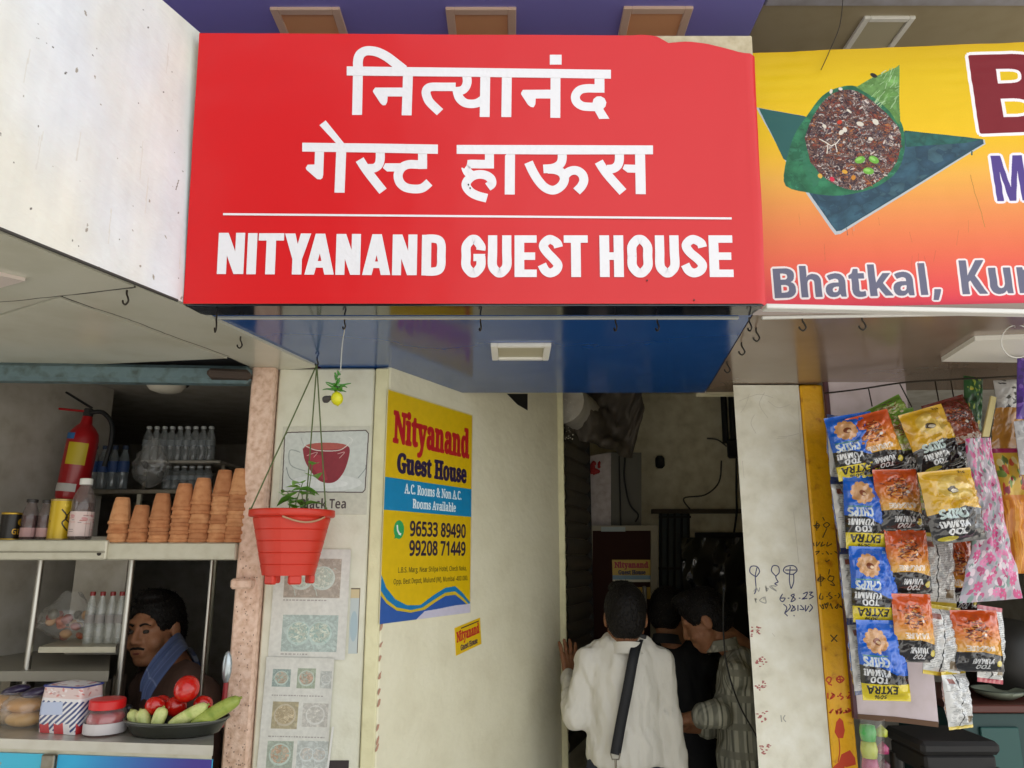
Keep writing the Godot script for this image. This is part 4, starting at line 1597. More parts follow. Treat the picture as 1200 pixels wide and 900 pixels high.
# ---------- the poster and sticker on the passage wall ----------
func make_posters():
	var f := wall_fr
	var lo := on(f, 443.5, 731.5)
	var hi := on(f, 553, 490)
	var W := hi.x - lo.x
	var H := on(f, 456, 456).y - lo.y
	hi.y = lo.y + H
	var cw := 640
	var chh := int(cw * H / W)
	var c := Canvas.new(cw, chh, Color("d9b400"))
	var yy := func(v: float) -> float: return v * chh
	c.text(txt("Nityanand", true), cw * 0.07, yy.call(0.085), cw * 0.88, chh * 0.19, Color("b3101c"), 5.0)
	c.text(txt("Guest House", true), cw * 0.12, yy.call(0.278), cw * 0.8, chh * 0.085, Color("24133e"), 4.5)
	c.rect(0, yy.call(0.39), cw, chh * 0.14, Color("0a83b4"))
	c.text(txt("A.C. Rooms & Non A.C.", true), cw * 0.2, yy.call(0.408), cw * 0.66, chh * 0.044, Color("e4eef2"), 0.8)
	c.text(txt("Rooms Available", true), cw * 0.29, yy.call(0.47), cw * 0.5, chh * 0.044, Color("e4eef2"), 0.8)
	c.text(txt("96533 89490", false, false), cw * 0.27, yy.call(0.572), cw * 0.65, chh * 0.064, Color("241436"), 2.6)
	c.text(txt("99208 71449", false, false), cw * 0.27, yy.call(0.658), cw * 0.65, chh * 0.064, Color("241436"), 2.6)
	c.ell(cw * 0.155, yy.call(0.612), cw * 0.052, cw * 0.055, Color("2fa05a"), 0.0, 28)
	c.poly(PackedVector2Array([Vector2(cw * 0.112, yy.call(0.652)), Vector2(cw * 0.118, yy.call(0.625)), Vector2(cw * 0.15, yy.call(0.645))]), Color("2fa05a"))
	c.line(PackedVector2Array([Vector2(cw * 0.137, yy.call(0.594)), Vector2(cw * 0.142, yy.call(0.615)), Vector2(cw * 0.16, yy.call(0.63)), Vector2(cw * 0.176, yy.call(0.632))]), 9, Color("e8efe6"))
	c.text(txt("L.B.S. Marg, Near Shilpa Hotel, Check Naka,", false, false), cw * 0.16, yy.call(0.772), cw * 0.78, chh * 0.03, Color("4a4410"), 0.5)
	c.text(txt("Opp. Best Depot, Mulund (W), Mumbai -400 080.", false, false), cw * 0.12, yy.call(0.82), cw * 0.84, chh * 0.03, Color("4a4410"), 0.5)
	var wave := func(pts: Array) -> PackedVector2Array:
		var p := PackedVector2Array()
		for i in range(0, pts.size(), 2):
			p.append(Vector2(pts[i] * cw, pts[i + 1] * chh))
		return p
	c.poly(wave.call([0, 0.80, 0.05, 0.855, 0.14, 0.905, 0.26, 0.935, 0.4, 0.94, 0.55, 0.9, 0.68, 0.872, 0.8, 0.868, 0.9, 0.905, 1, 0.955, 1, 1, 0, 1]), Color("1477ae"))
	c.poly(wave.call([0, 0.865, 0.06, 0.905, 0.16, 0.94, 0.3, 0.957, 0.42, 0.952, 0.55, 0.922, 0.68, 0.895, 0.8, 0.892, 0.9, 0.925, 1, 0.97, 1, 1, 0, 1]), Color("cdb02a"))
	c.poly(wave.call([0, 0.885, 0.06, 0.92, 0.16, 0.953, 0.3, 0.968, 0.45, 0.962, 0.56, 0.935, 0.68, 0.91, 0.8, 0.908, 0.9, 0.94, 1, 0.98, 1, 1, 0, 1]), Color("2c58a4"))
	c.poly(wave.call([0.36, 1.0, 0.45, 0.968, 0.6, 0.965, 0.8, 0.958, 1, 0.957, 1, 1]), Color("c9c4d6"))
	c.rect(0, 0, cw, 5, Color("d8cfa0"))
	c.rect(cw - 5, 0, 5, chh, Color("c9c2b2"))
	c.grain(0.03, 8, 0.02)
	var s := thing("poster", "large yellow and blue guest house poster with phone numbers on slanting wall", "poster", f.p(lo))
	var b := MB.new()
	b.sheet(f, lo, hi, 0.004, 0.004)
	part(s, "sheet", b, sm("ffffff", 0.42, {"tex": c.tex(), "coat": 0.15, "coat_rough": 0.3}))
	# sticker
	var c2 := Canvas.new(256, 140, Color("dcb400"))
	c2.text(txt("Nityanand", true), 14, 22, 226, 70, Color("b3101c"), 2.0)
	c2.text(txt("Guest House", true), 46, 98, 170, 28, Color("2a1840"), 1.2)
	c2.line(PackedVector2Array([Vector2(60, 14), Vector2(240, 14)]), 6, Color("3a2030"))
	var mid := on(f, 548.5, 745.5)
	var g := Fr.new(f.p(mid, 0.0), f.x + f.y * 0.13, f.y)
	s = thing("sticker", "small yellow guest house sticker pasted below the large poster", "sticker", f.p(mid))
	b = MB.new()
	b.sheet(g, Vector2(-0.088, -0.047), Vector2(0.088, 0.047), 0.002, 0.002)
	part(s, "sheet", b, sm("ffffff", 0.45, {"tex": c2.tex()}))

# ---------- menu prints on the cream pillar ----------
func make_menu():
	var f := cream_fr
	# tea picture
	var lo := on(f, 325, 603)
	var hi := on(f, 434, 500)
	var W := hi.x - lo.x
	var H := hi.y - lo.y
	var c := Canvas.new(440, int(440 * H / W), Color("c9c7b6"))
	var k := 440.0 / W
	var at := func(a: Array) -> PackedVector2Array:
		var out := PackedVector2Array()
		for i in range(0, a.size(), 2):
			var q := on(f, a[i], a[i + 1])
			out.append(Vector2((q.x - lo.x) * k, (hi.y - q.y) * k))
		return out
	c.poly(at.call([334, 511, 337, 507, 429, 504.5, 432, 508, 428, 574, 425, 577, 334, 576, 331, 573]), Color("c9cdc6"))
	c.ell(at.call([382, 566])[0].x, at.call([382, 566])[0].y, 180, 42, Color("d6d9d4"))
	c.ell(at.call([380, 567])[0].x, at.call([380, 567])[0].y, 120, 22, Color("e0e2de"))
	c.line(curve(at.call([336, 548, 340, 560, 352, 568]), 5), 4, Color("7e8884"))
	c.line(curve(at.call([420, 560, 428, 550, 429, 545]), 5), 4, Color("8a9490"))
	c.line(curve(at.call([352, 530, 340, 528, 341, 545, 358, 552]), 5), 5, Color("98a09a"))
	c.poly(curve(at.call([355, 526, 358, 541, 368, 557, 378, 565, 392, 565, 402, 555, 408, 540, 410, 526, 404, 522, 383, 520, 362, 522, 355, 526]), 5), Color("8a2230"))
	c.poly(curve(at.call([362, 532, 366, 546, 376, 560, 384, 562, 380, 548, 378, 534]), 5), Color("a22c3c"))
	c.ell(at.call([382.5, 523])[0].x, at.call([382.5, 523])[0].y, 108, 18, Color("b0564c"))
	c.line(curve(at.call([354, 520, 368, 527, 384, 528.5, 400, 527, 411, 518]), 5), 4, Color("dcdcd4"))
	c.line(curve(at.call([353, 513, 356, 522]), 5), 3, Color("a8aca6"))
	c.line(curve(at.call([408, 512, 413, 515, 411, 521]), 5), 3, Color("e0e0da"))
	c.line(curve(at.call([360, 534, 372, 530, 368, 536]), 4), 3, Color("d9b0ac"))
	c.line(curve(at.call([396, 532, 404, 530, 398, 537]), 4), 3, Color("d9b0ac"))
	c.line(at.call([334, 511, 337, 507, 429, 504.5, 432, 508, 428, 574, 425, 577, 334, 576, 331, 573, 334, 511]), 5, Color("4a3a34"))
	var q := on(f, 352, 596)
	var q2 := on(f, 406, 584)
	c.text(txt("Black Tea", false, true), (q.x - lo.x) * k, (hi.y - q2.y) * k, (q2.x - q.x) * k, (q2.y - q.y) * k, Color("4a3c3c"))
	c.grain(0.05, 22, 0.03)
	var s := thing("tea_print", "pale print of a glass cup of red tea captioned Black Tea", "print", f.p(lo))
	var b := MB.new()
	b.sheet(f, lo, hi, 0.003, 0.003)
	part(s, "sheet", b, sm("ffffff", 0.5, {"tex": c.tex(), "coat": 0.2, "coat_rough": 0.3}))
	# two faded snack sheets pasted one over the other
	menu_sheet(f, 314, 772, 412, 644, 0.003, -0.012, [
		[332, 655, 401, 700, "9c8474", "c6cbb6", "8fa79c"], [329, 721, 397, 763, "9bb4b2", "c3cdb8", "6f9a96"]], [[332, 703, 380], [329, 766, 360]],
		"faded sheet with drink photographs pasted under the red pot", 5)
	menu_sheet(f, 301, 908, 393, 771, 0.0065, -0.022, [
		[319, 784, 342, 804, "6d8a88", "a07a5c", "7a9a90"], [348, 783, 371, 806, "8a9a7c", "a86a4a", "7c9486"], [375, 786, 390, 806, "b9bcba", "c8c4c0", "a8aeb0"],
		[318, 822, 351, 853, "a08a5a", "c2a06a", "86683c"], [354, 824, 386, 851, "c6beb8", "cdc4bc", "b6b0ac"],
		[312, 868, 345, 899, "8c9c8a", "b8744a", "7c9a8c"], [347, 868, 388, 899, "b9c0c0", "c4b6ac", "a9b4ba"]],
		[[319, 814, 380], [315, 862, 382]], "curling white sheet with small rows of snack photographs", 9)
	# a strip of an older print behind them
	var c3 := Canvas.new(64, 256, Color("b9c2c0"))
	c3.rect(0, 0, 64, 40, Color("c9b890"))
	c3.ell(30, 150, 26, 60, Color("a3b6bc"))
	c3.line(PackedVector2Array([Vector2(2, 3), Vector2(61, 3), Vector2(61, 252)]), 4, Color("4a4038"))
	s = thing("old_print", "narrow strip of an older bluish print showing beside the faded sheet", "print", f.p(on(f, 412, 766)))
	b = MB.new()
	b.sheet(f, on(f, 408, 766), on(f, 422.5, 689), 0.0015, 0.0015)
	part(s, "sheet", b, sm("ffffff", 0.5, {"tex": c3.tex()}))
	# a dark card at the foot of the pillar
	s = thing("dark_card", "small dark card with white stripe taped low on the cream pillar", "card", f.p(on(f, 400, 905)))
	b = MB.new()
	b.sheet(f, on(f, 385, 912), on(f, 409, 891), 0.003, 0.003)
	part(s, "card", b, sm("2b2022", 0.5))
	b = MB.new()
	b.stroke(f, ons(f, [391, 851, 384, 905]), 0.006, 0.007, 0.0085)
	part(s, "tape", b, M.white)

func menu_sheet(f: Fr, x0: float, y0: float, x1: float, y1: float, z: float, lean: float, pics: Array, caps: Array, label: String, sd: int):
	var g := Fr.new(f.o, f.x + f.y * lean, f.y)
	var lo := on(g, x0, y0)
	var hi := on(g, x1, y1)
	var k := 384.0 / (hi.x - lo.x)
	var c := Canvas.new(384, int(k * (hi.y - lo.y)), Color("d3d2ca"))
	R.seed = sd
	for p in pics:
		var a := on(g, p[0], p[3])
		var e := on(g, p[2], p[1])
		var x := (a.x - lo.x) * k
		var y := (hi.y - e.y) * k
		var w := (e.x - a.x) * k
		var h := (e.y - a.y) * k
		c.rect(x, y, w, h, Color(p[4]))
		var pc := [Color(p[4]).to_html(false), Color(p[4]).darkened(0.12).to_html(false), Color(p[4]).lightened(0.12).to_html(false)]
		c.grains(PackedVector2Array([Vector2(x, y), Vector2(x + w, y), Vector2(x + w, y + h), Vector2(x, y + h)]), pc, sd, 0.03)
		var n2 := 2 if w > h * 1.3 else 1
		for j in n2:
			var ex := x + w * (0.5 if n2 == 1 else 0.3 + 0.38 * j)
			var er := minf(w / n2, h) * 0.42
			c.ell(ex, y + h * 0.5, er * 1.04, er * 0.98, Color(p[6]).lightened(0.35), 0.0, 24)
			c.grains(c.disc(ex, y + h * 0.48, er * 0.9, er * 0.82), [p[5], Color(p[5]).darkened(0.15).to_html(false), p[6], Color(p[5]).lightened(0.2).to_html(false), p[5]], sd + j, 0.07)
			c.line(PackedVector2Array([Vector2(ex - er * 0.7, y + h * 0.62), Vector2(ex - er * 0.4, y + h * 0.95)]), 3, Color(p[6]).lightened(0.3))
		for i in 6:
			c.ell(x + rnd(0.1, 0.9) * w, y + rnd(0.1, 0.9) * h, rnd(3, 8), rnd(2, 6), Color(p[6]), rnd(0, 3), 10)
		# years of sun have bleached the ink
		for yy in range(maxi(0, int(y) - 1), mini(c.h, int(y + h) + 2)):
			for xx in range(maxi(0, int(x) - 1), mini(c.w, int(x + w) + 2)):
				c.im.set_pixel(xx, yy, c.im.get_pixel(xx, yy).lerp(Color("d6d8cc"), 0.42))
	for p in caps:
		var a := on(g, p[0], p[1])
		var e := on(g, p[2], p[1])
		var x := (a.x - lo.x) * k
		while x < (e.x - lo.x) * k:
			var w := rnd(5, 16)
			c.rect(x, (hi.y - a.y) * k - 3, w, 6, Color("a39d98"))
			x += w + rnd(3, 7)
	c.grain(0.05, sd, 0.03)
	var s := thing("menu_sheet", label, "print", g.p(lo))
	var b := MB.new()
	var ns := FastNoiseLite.new()
	ns.seed = sd
	ns.frequency = 1.0
	b.grid(func(u, v):
		var curl := pow(clampf((u - 0.8) / 0.2, 0, 1), 2.0) * 0.004 + pow(clampf((v - 0.92) / 0.08, 0, 1), 2.0) * 0.005
		return g.p(Vector2(lerpf(lo.x, hi.x, u), lerpf(lo.y, hi.y, v)), z + 0.0022 * ns.get_noise_2d(u * 4.0, v * 5.0) + curl), 24, 30)
	var m := sm("ffffff", 0.55, {"tex": c.tex()})
	m.uv1_scale = Vector3(1, -1, 1)
	m.uv1_offset = Vector3(0, 1, 0)
	part(s, "sheet", b, m)

func bottle_mesh(h: float, r: float, neck: float) -> MB:
	return MB.new().lathe([Vector2(0, 0), Vector2(r * 0.9, 0.001), Vector2(r, h * 0.04), Vector2(r, h * 0.3), Vector2(r * 0.92, h * 0.34), Vector2(r, h * 0.38), Vector2(r, h * 0.62), Vector2(r * 0.8, h * 0.76), Vector2(neck, h * 0.88), Vector2(neck, h * 0.93)], 14, Transform3D(), false)

func cap_mesh(h: float, neck: float) -> MB:
	return MB.new().lathe([Vector2(neck * 1.2, h * 0.92), Vector2(neck * 1.25, h * 0.93), Vector2(neck * 1.25, h * 0.99), Vector2(neck * 1.05, h)], 12, Transform3D(), true, false)

func band_mesh(h: float, r: float, a: float, b: float) -> MB:
	return MB.new().lathe([Vector2(r * 1.012, h * a), Vector2(r * 1.012, h * b)], 16, Transform3D(), false)

func make_tea_stall():
	# ---- the stall's room ----
	var room := thing("tea_stall_room", "dim plastered room of the tea stall with grey side wall", "room", Vector3(-1.7, 0, -3.0))
	var b := MB.new()
	b.span(Vector3(-3.5, 0, -5.1), Vector3(-0.70, 2.52, -5.0))
	part(room, "back_wall", b, M.room_grey)
	b = MB.new()
	b.span(Vector3(-3.6, 0, -5.0), Vector3(-3.5, 2.52, -2.2))
	part(room, "far_wall", b, M.room_grey)
	b = MB.new()
	b.span(Vector3(-3.6, 0, -2.3), Vector3(-2.06, 2.52, -2.2))
	part(room, "added_front_wall", b, M.room_grey)  # unseen wall added to keep street light out of the room
	b = MB.new()
	wall_run(b, Vector2(-2.03, 2.1), Vector2(-1.775, 3.28), 0.12, 0, 2.52)
	part(room, "side_wall", b, M.room_grey)
	b = MB.new()
	b.span(Vector3(-0.79, 0, -5.0), Vector3(-0.70, 2.52, -2.77))
	part(room, "inner_wall", b, M.room_grey)
	b = MB.new()
	b.span(Vector3(-3.6, 2.50, -5.1), Vector3(-0.64, 2.56, -2.30))
	part(room, "ceiling", b, M.room_grey)
	# the bluish beam along the stall's front
	var bm := thing("front_beam", "blue grey painted beam with rust across the tea stall opening", "beam", Vector3(-1.4, 2.33, -2.3))
	b = MB.new()
	b.box(Vector3(-1.50, 2.343, -2.325), Vector3(1.32, 0.058, 0.06), 0.012, Basis(Vector3.UP, 0.06))
	part(bm, "bar", b, sm("5f7478", 0.5, {"tex": blotch(61, 0.02, [[0.0, "9a9286"], [0.25, "d8d6ce"], [0.5, "ffffff"], [1.0, "eef0f0"]], 5), "tri": 1.5}))
	b = MB.new()
	b.box(Vector3(-0.90, 2.338, -2.33), Vector3(0.13, 0.03, 0.07), 0.01, Basis(Vector3.UP, 0.2))
	part(bm, "rusty_bracket", b, sm("3e322a", 0.8))
	# dome lamp
	var dl := pz(195, 450, 2.72)
	var d := thing("dome_lamp", "round white ceiling lamp, unlit, inside the tea stall", "lamp", dl)
	b = MB.new()
	b.lathe([Vector2(0, -0.035), Vector2(0.03, -0.033), Vector2(0.055, -0.024), Vector2(0.068, -0.008), Vector2(0.07, 0.0)], 24, Transform3D(Basis(), dl), false)
	part(d, "shade", b, sm("c8c2b2", 0.35))
	b = MB.new()
	b.lathe([Vector2(0.078, -0.002), Vector2(0.08, 0.005), Vector2(0.074, 0.02), Vector2(0.07, maxf(0.03, 2.5 - dl.y))], 24, Transform3D(Basis(), dl))
	part(d, "rim", b, M.dark)

	# ---- fire extinguisher on the side wall ----
	make_extinguisher()
	# ---- back rack with water bottles ----
	make_back_bottles()
	# ---- upper shelf: two boards with aluminium edges ----
	var sh := thing("serving_shelf", "pale metal edged serving shelf across the tea stall front", "shelf", Vector3(-1.3, 1.78, -2.4))
	var top := pz(200, 636, 2.36).y
	b = MB.new()
	b.span(Vector3(-2.0, top - 0.052, -2.62), Vector3(pz(123.5, 650, 2.33).x, top + 0.008, -2.33), 0.004)
	part(sh, "board", b, M.alum)
	b = MB.new()
	b.span(Vector3(pz(124.3, 650, 2.345).x, top - 0.052, -2.62), Vector3(-0.8425, top, -2.345), 0.004)
	part(sh, "board", b, M.alum)
	b = MB.new()
	b.span(Vector3(-2.0, top - 0.052 + 0.022, -2.345), Vector3(pz(123.5, 650, 2.33).x - 0.003, top - 0.052 + 0.026, -2.324), 0.001)
	part(sh, "edge_groove", b, sm("8f8a78", 0.5))
	b = MB.new()
	b.lathe([Vector2(0.006, 0), Vector2(0.005, 0.003), Vector2(0, 0.004)], 10, Transform3D(Basis(Vector3.RIGHT, PI / 2), pz(116, 649, 2.329)))
	part(sh, "rivet", b, M.wire)
	# stand below it: posts and a wire shelf
	var bx := 0.0
	for q in [[47, 36, "steel post of the stall rack beside the side wall"], [154, 139, "steel post of the stall rack in front of the vendor's face"], [248, 240, "thin steel post of the stall rack behind the vendor"]]:
		var a := pz(q[0], 668, 2.56)
		var p := thing("rack_post", q[2], "post", Vector3(a.x, 0, a.z))
		b = MB.new()
		var r := 0.011 if q[0] < 200 else 0.006
		b.tube([Vector3(a.x, 0.0, a.z), Vector3(a.x, top - 0.053, a.z)], r, r, 10)
		part(p, "tube", b, M.steel)
		b = MB.new()
		b.lathe([Vector2(r * 2.2, 0), Vector2(r * 2.2, 0.006), Vector2(r, 0.012)], 12, Transform3D(Basis(), Vector3(a.x, 0.0, a.z)))
		part(p, "foot", b, M.old_steel)
	var sy := pz(90, 757, 2.6).y
	var rs := thing("rack_shelf", "narrow cream rack shelf holding bottles and a plastic bag", "shelf", Vector3(-1.35, sy, -2.7))
	b = MB.new()
	var sl := pz(44, 760, 2.57).x
	var sr := pz(139, 760, 2.57).x - 0.012
	slab(b, plan([sl, 2.575, sr, 2.575, sr * 1.105, 2.86, sl * 1.05, 2.86]), sy - 0.018, sy)
	part(rs, "board", b, M.alum)
	b = MB.new()
	b.span(Vector3(sl * 1.05, sy - 0.06, -2.87), Vector3(sr * 1.105, sy + 0.36, -2.864), 0.001)
	part(rs, "back_panel", b, M.room_grey)
	# four soda bottles on it
	R.seed = 51
	var i := 0
	var bg := glass("cfd4cc", 0.25, 0.06)
	for x in [102, 114, 126, 137]:
		var at := pz(x, 755, 2.66)
		at.y = sy
		var o := thing("soda_bottle", "clear soda bottle with red cap standing on the rack shelf", "bottle", at, "soda bottles on the rack shelf")
		var gl := lpart(o, "glass", bottle_mesh(0.17, 0.0165, 0.007), bg)
		lpart(gl, "cap", cap_mesh(0.17, 0.007), sm("8a2320", 0.4))
		lpart(gl, "label", band_mesh(0.17, 0.0165, 0.40, 0.56), sm("8f8a86", 0.5))
		i += 1
	# bag of goods
	bag(pz(70, 757, 2.70) + Vector3(0.02, sy - pz(70, 757, 2.70).y + 0.004, 0), Vector3(0.1, 0.13, 0.07), "crumpled clear plastic bag of orange snacks on the rack shelf", ["a6573a", "8d3a2c", "b98c5c", "6f6a5c"], 19, 7)
	# an inner white work table behind
	var wt := thing("work_table", "pale steel work table behind the vendor's counter", "table", Vector3(-1.5, 0, -2.75))
	b = MB.new()
	var wy := pz(60, 785, 2.55).y
	var wx := pz(128, 785, 2.52).x
	slab(b, plan([-2.0, 2.52, wx, 2.52, wx * 1.28, 3.22, -2.2, 3.22]), wy - 0.03, wy)
	part(wt, "top", b, sm("9a9588", 0.4))
	for lx in [-1.62, pz(128, 785, 2.52).x - 0.04]:
		for lz in [-2.56, -2.66]:
			b = MB.new()
			b.span(Vector3(lx, 0, lz), Vector3(lx + 0.03, wy - 0.03, lz + 0.03))
			part(wt, "leg", b, M.old_steel)

	make_shelf_goods(top)
	make_cups(top)
	make_counter()

func bag(at: Vector3, r: Vector3, label: String, cols: Array, n: int, sd: int):
	var t := thing("plastic_bag", label, "bag", at)
	var b := MB.new()
	var ns := FastNoiseLite.new()
	ns.seed = sd
	ns.frequency = 1.0
	ns.fractal_octaves = 3
	b.grid(func(u, v):
		var a: float = -TAU * u
		var prof: float = sin(pow(v, 0.8) * PI) * 0.95 + 0.05 if v < 0.72 else lerpf(0.62, 0.25, (v - 0.72) / 0.28)
		var k: float = prof * (1.0 + 0.45 * ns.get_noise_3d(cos(a) * 2.4, v * 4.5, sin(a) * 2.4))
		return Vector3(cos(a) * r.x * k, v * r.y * 1.25 * (1.0 + 0.08 * ns.get_noise_2d(u * 9.0, 3.0)), sin(a) * r.z * k), 28, 18)
	R.seed = sd
	lpart(t, "film", b, M.plastic_bag)
	for i in n:
		var c := MB.new()
		var p := Vector3(rnd(-0.6, 0.6) * r.x, rnd(0.1, 0.7) * r.y, rnd(-0.5, 0.5) * r.z)
		c.ball(p, Vector3(rnd(0.012, 0.024), rnd(0.008, 0.02), rnd(0.012, 0.02)), Basis.from_euler(Vector3(rnd(0, 3), rnd(0, 3), rnd(0, 3))), 8)
		lpart(t, "snack", c, sm(cols[i % cols.size()], 0.6))

func make_extinguisher():
	var top := pz(101, 497, 2.92)
	var bot := pz(82, 588, 2.92)
	var ax := (top - bot).normalized()
	var bs := Basis(ax.cross(Vector3.BACK).normalized() * -1.0, ax, Vector3.BACK)
	bs = Basis(Quaternion(Vector3.UP, ax))
	var h := (top - bot).length()
	var t := thing("fire_extinguisher", "red fire extinguisher with yellow label inside the tea stall", "extinguisher", bot, "", bs)
	var r := 0.056
	lpart(t, "cylinder", MB.new().lathe([Vector2(0, 0), Vector2(r * 0.9, 0.004), Vector2(r, 0.02), Vector2(r, h * 0.80), Vector2(r * 0.92, h * 0.88), Vector2(r * 0.62, h * 0.96), Vector2(0.022, h), Vector2(0.018, h + 0.03)], 22), sm("a30f16", 0.35, {"coat": 0.4}))
	var lb := MB.new()
	lb.grid(func(u, v):
		var a := lerpf(-0.35, 0.95, u)
		return Vector3(sin(a) * r * 1.01, lerpf(h * 0.46, h * 0.74, v), cos(a) * r * 1.01), 8, 1)
	lpart(t, "yellow_label", lb, sm("c7b01c", 0.45))
	lb = MB.new()
	lb.grid(func(u, v):
		var a := lerpf(-0.9, -0.05, u)
		return Vector3(sin(a) * r * 1.01, lerpf(h * 0.78, h * 0.86, v) , cos(a) * r * 1.01 * (1.0 - 0.04 * v)), 8, 1)
	lpart(t, "blue_label", lb, sm("2a66a0", 0.45))
	lb = MB.new()
	lb.grid(func(u, v):
		var a := lerpf(-1.0, 0.7, u)
		return Vector3(sin(a) * r * 1.01, lerpf(h * 0.12, h * 0.22, v), cos(a) * r * 1.01), 8, 1)
	lpart(t, "white_label", lb, sm("c9c6c0", 0.45))
	var v := MB.new()
	v.box(Vector3(0, h + 0.045, 0), Vector3(0.03, 0.035, 0.03), 0.005)
	var vp := lpart(t, "valve", v, M.dark)
	var hd := MB.new()
	hd.box(Vector3(-0.055, h + 0.05, 0.005), Vector3(0.12, 0.008, 0.018), 0.002, Basis(Vector3.BACK, -0.02))
	lpart(vp, "carry_handle", hd, sm("a31a1c", 0.4))
	hd = MB.new()
	hd.box(Vector3(-0.045, h + 0.092, 0.005), Vector3(0.125, 0.008, 0.018), 0.002, Basis(Vector3.BACK, -0.45))
	lpart(vp, "lever", hd, M.black)
	var hose := MB.new()
	hose.tube(curve3([Vector3(0.012, h + 0.045, 0.01), Vector3(0.06, h + 0.05, 0.01), Vector3(0.105, h + 0.01, 0.012), Vector3(0.12, h - 0.06, 0.015), Vector3(0.115, h - 0.16, 0.02)], 5), 0.009, 0.009, 8)
	lpart(vp, "hose", hose, M.black)

func make_back_bottles():
	# a ledge on the back wall with two layers of shrink wrapped water bottles
	var y0 := pz(180, 574, 3.2).y
	var lg := thing("bottle_ledge", "dark steel ledge under the water bottles in the stall", "shelf", Vector3(-1.4, y0, -3.3))
	var b := MB.new()
	b.span(Vector3(pz(62, 575, 3.2).x, y0 - 0.02, -3.6), Vector3(pz(262, 575, 3.2).x, y0, -3.16), 0.003)
	part(lg, "board", b, M.old_steel)
	for x in [62, 163, 258]:
		b = MB.new()
		var px := pz(x, 575, 3.17).x
		b.span(Vector3(px - 0.008, 0, -3.19), Vector3(px + 0.008, y0 - 0.02, -3.174))
		part(lg, "leg", b, M.alum)
	var water := glass("c4ccce", 0.22, 0.06)
	var clear_b := bottle_mesh(0.2, 0.024, 0.01).done()
	var cap_b := cap_mesh(0.2, 0.01).done()
	var lab_b := band_mesh(0.2, 0.024, 0.44, 0.6).done()
	var lab := sm("8d9498", 0.5)
	var capm := sm("d6d8da", 0.45)
	var y2 := pz(200, 541, 3.25).y
	var upl := thing("bottle_ledge", "upper dark steel ledge holding the capped water bottles", "shelf", Vector3(-1.3, y2, -3.35))
	b = MB.new()
	b.span(Vector3(pz(164, 541, 3.2).x, y2 - 0.012, -3.6), Vector3(pz(258, 541, 3.2).x, y2, -3.2), 0.003)
	part(upl, "board", b, M.matt_grey)
	for s in [0, 1]:
		b = MB.new()
		var px2 := pz(165 if s == 0 else 257, 541, 3.24).x
		b.span(Vector3(px2 - 0.006, y0 + 0.001, -3.3), Vector3(px2 + 0.006, y2 - 0.012, -3.288))
		part(upl, "post", b, M.old_steel)
	for row in 2:
		for i in 9:
			var x: float = 171.0 + i * 9.2
			var at := pz(x, 540, 3.25)
			at.y = y2 + 0.0005 if row == 0 else y0 + 0.0005
			if row == 1 and i < 3:
				continue
			var o := thing("water_bottle", "white capped water bottle on the %s ledge inside the tea stall" % ("upper" if row == 0 else "lower"), "bottle", at, "water bottles on the stall ledges")
			var sc := (pz(x, 500, 3.25).y - y2) / 0.2 if row == 0 else (y2 - y0 - 0.02) / 0.2
			o.scale = Vector3(0.9, sc, 0.9)
			lpart(o, "body", clear_b, water)
			lpart(o, "cap", cap_b, capm)
			lpart(o, "label", lab_b, lab)
	# four dark cola bottles with blue labels
	for x in [106, 118, 130, 142]:
		var at := pz(x, 573, 3.22)
		at.y = y0 + 0.0005
		var o := thing("cola_bottle", "blue labelled soft drink bottle next to the fire extinguisher", "bottle", at, "soft drink bottles by the extinguisher")
		lpart(o, "body", bottle_mesh(0.19, 0.022, 0.009), glass("9aa6ac", 0.3, 0.06))
		lpart(o, "cap", cap_mesh(0.19, 0.009), sm("31405c", 0.5))
		lpart(o, "label", band_mesh(0.19, 0.022, 0.4, 0.64), sm("2f4d84", 0.5))
	var wrap := pz(178, 540, 3.15)
	bag(Vector3(wrap.x, y0 + 0.002, wrap.z), Vector3(0.075, 0.17, 0.03), "crumpled clear wrap in front of the water bottles", ["5a5a58"], 3, 12)

